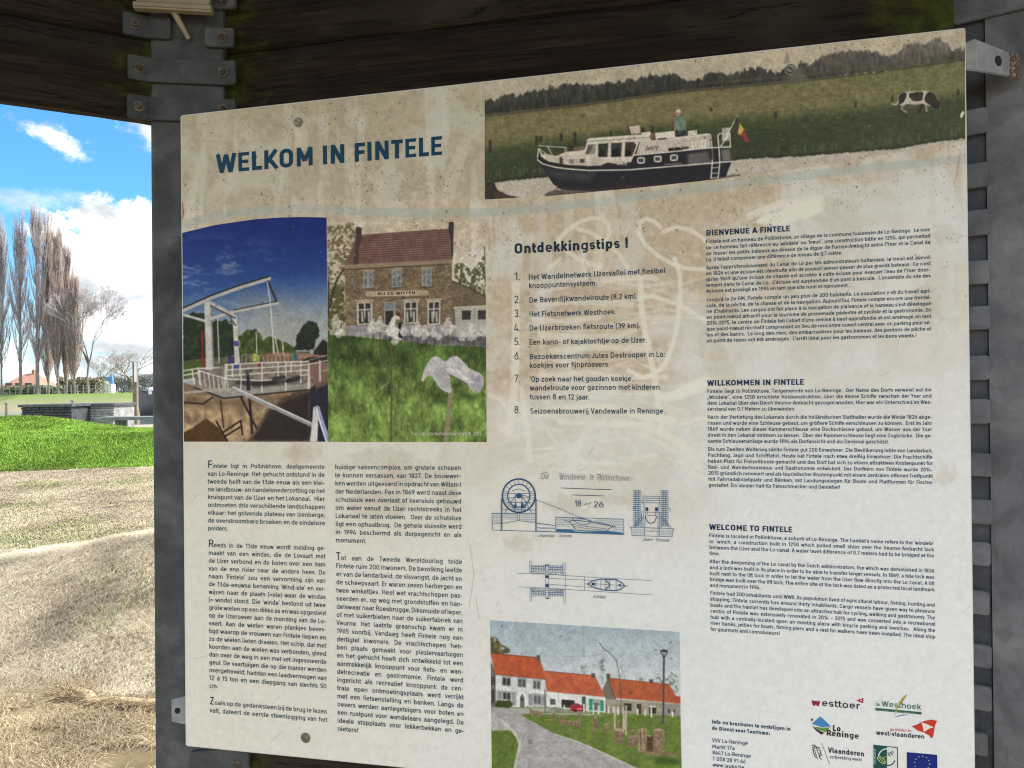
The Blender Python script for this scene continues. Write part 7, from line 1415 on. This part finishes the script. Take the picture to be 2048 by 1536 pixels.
# ---- screws and mounting brackets of the board
for px_, py_ in ((597, 245), (1580.5, 140), (611.5, 1475), (1592, 1592)):
    p = bp(px_, py_); s_ = thing if False else None
    bm = bmesh.new(); cyl_into(bm, p + NB * .0004, NB, .0080, .0080, .0014, 28); cyl_into(bm, p + NB * .0018, NB, .0062, .0052, .0028, 24)
    o = link('screw', bm_mesh('screw', bm), M['screw']); keep(o, board)
    bm = bmesh.new(); dd = (DB * .8 + Vector((0, 0, -.6))).normalized()
    V, Fc = tube([p + NB * .0046 - dd * .0042, p + NB * .0048, p + NB * .0046 + dd * .0042], [.0007] * 3, 6); a = Acc(); a.add(V, Fc)
    o2 = link('slot', a.mesh('slot'), MDK); o2.parent = o; o2.matrix_parent_inverse = Matrix()
def bracket(path, z0, z1, hole_seg, hole_t, hr, mat, rust=False):
    """bent flat bar through plan points (front face), with a punched hole"""
    pts = [Vector((p.x, p.y, 0)) for p in path]; th = .004; V = []; Fc = []
    # build as swept ring with enough columns, the hole as a dark inset tube
    bm = bmesh.new(); rings = []
    for i_, p in enumerate(pts):
        d = (pts[min(i_ + 1, len(pts) - 1)] - pts[max(i_ - 1, 0)]).normalized(); n = Vector((-d.y, d.x, 0)); c = .006 if i_ in (0, len(pts) - 1) else 0
        rings.append([bm.verts.new((p.x + n.x * a, p.y + n.y * a, z)) for a, z in ((0, z0 + c), (0, z1 - c), (th, z1 - c), (th, z0 + c))])
    for A, B in zip(rings, rings[1:]):
        for k in range(4): bm.faces.new((A[k], A[(k + 1) % 4], B[(k + 1) % 4], B[k]))
    bm.faces.new(rings[0]); bm.faces.new(rings[-1][::-1]); bmesh.ops.recalc_face_normals(bm, faces=bm.faces); bmesh.ops.bevel(bm, geom=list(bm.edges), offset=.001, segments=2, affect='EDGES')
    o = link('mounting_bracket', bm_mesh('mounting_bracket', bm), mat); keep(o, board)
    a, b = pts[hole_seg], pts[hole_seg + 1]; p = a.lerp(b, hole_t); d = (b - a).normalized(); n = Vector((d.y, -d.x, 0)); bm = bmesh.new(); cyl_into(bm, Vector((p.x, p.y, (z0 + z1) / 2)) - n * .002, n, hr, hr, .0024, 20)
    h = link('hole', bm_mesh('hole', bm), M['dark']); h.parent = o; h.matrix_parent_inverse = Matrix(); return o
M['dark'] = mat_plain('dark_gap', (.006, .006, .007, 1), (.012, .012, .013, 1), 20, .9, 0, 0)
# right: from behind the panel out to the turned face of the post
A0 = bp(1915, 120, -.007); A1 = bp(1951, 120, -.004)
d28 = Vector((math.cos(R(25)), math.sin(R(25)), 0)); A1f = Vector((A1.x, A1.y, 0)); d1 = hit(2037, 120, A1f + Vector((0, 0, 1.9)), Vector((d28.y, -d28.x, 0)))
A2 = Vector((d1.x, d1.y, 0)); ztop = hit(1952, 77, A1f, NB).z; zbot = hit(1952, 141, A1f, NB).z
b_ = bracket([A0, A1f, A2], zbot, ztop, 1, .52, .0072, M['zinc'])
acc = Acc(); rr_ = random.Random(2)                                      # rust bloom at the end that meets the post
for k in range(60):
    s_ = 1 - .005 - .2 * rr_.random() ** 1.8; z_ = rr_.uniform(zbot + .004, ztop - .006); p = A1f.lerp(A2, s_) + Vector((d28.y, -d28.x, 0)) * .0006; r_2 = rr_.uniform(.0006, .0024)
    V = [(p.x + d28.x * r_2 * math.cos(t), p.y + d28.y * r_2 * math.cos(t), z_ + 1.6 * r_2 * math.sin(t)) for t in np.linspace(0, 6.283, 9)[:-1]]; V += [tuple(Vector(v) + Vector((d28.y, -d28.x, 0)) * (.0003 + k * .000008)) for v in V]
    acc.add(V, [(8 + j, 8 + (j + 1) % 8, (j + 1) % 8, j) for j in range(8)] + [(8, 9, 10, 11), (8, 11, 12, 15), (12, 13, 14, 15)])
o = link('rust_patch', acc.mesh('rust_patch'), M['rust']); o.parent = b_; o.matrix_parent_inverse = Matrix()
# left: small bar from the post to the back of the panel
Bq = hit(343, 1420, PC, NP); B0 = Vector((Bq.x, Bq.y, 0)) + NP * .0015; Bp = bp(376, 1430, -.0062); B1_ = Vector((Bp.x, Bp.y, 0))
zt_, zb_ = hit(345, 1391, Bq, NP).z, hit(345, 1450, Bq, NP).z
bracket([B0, B1_, B1_ + DB * .05], zb_, zt_, 0, .38, .005, M['zinc'])
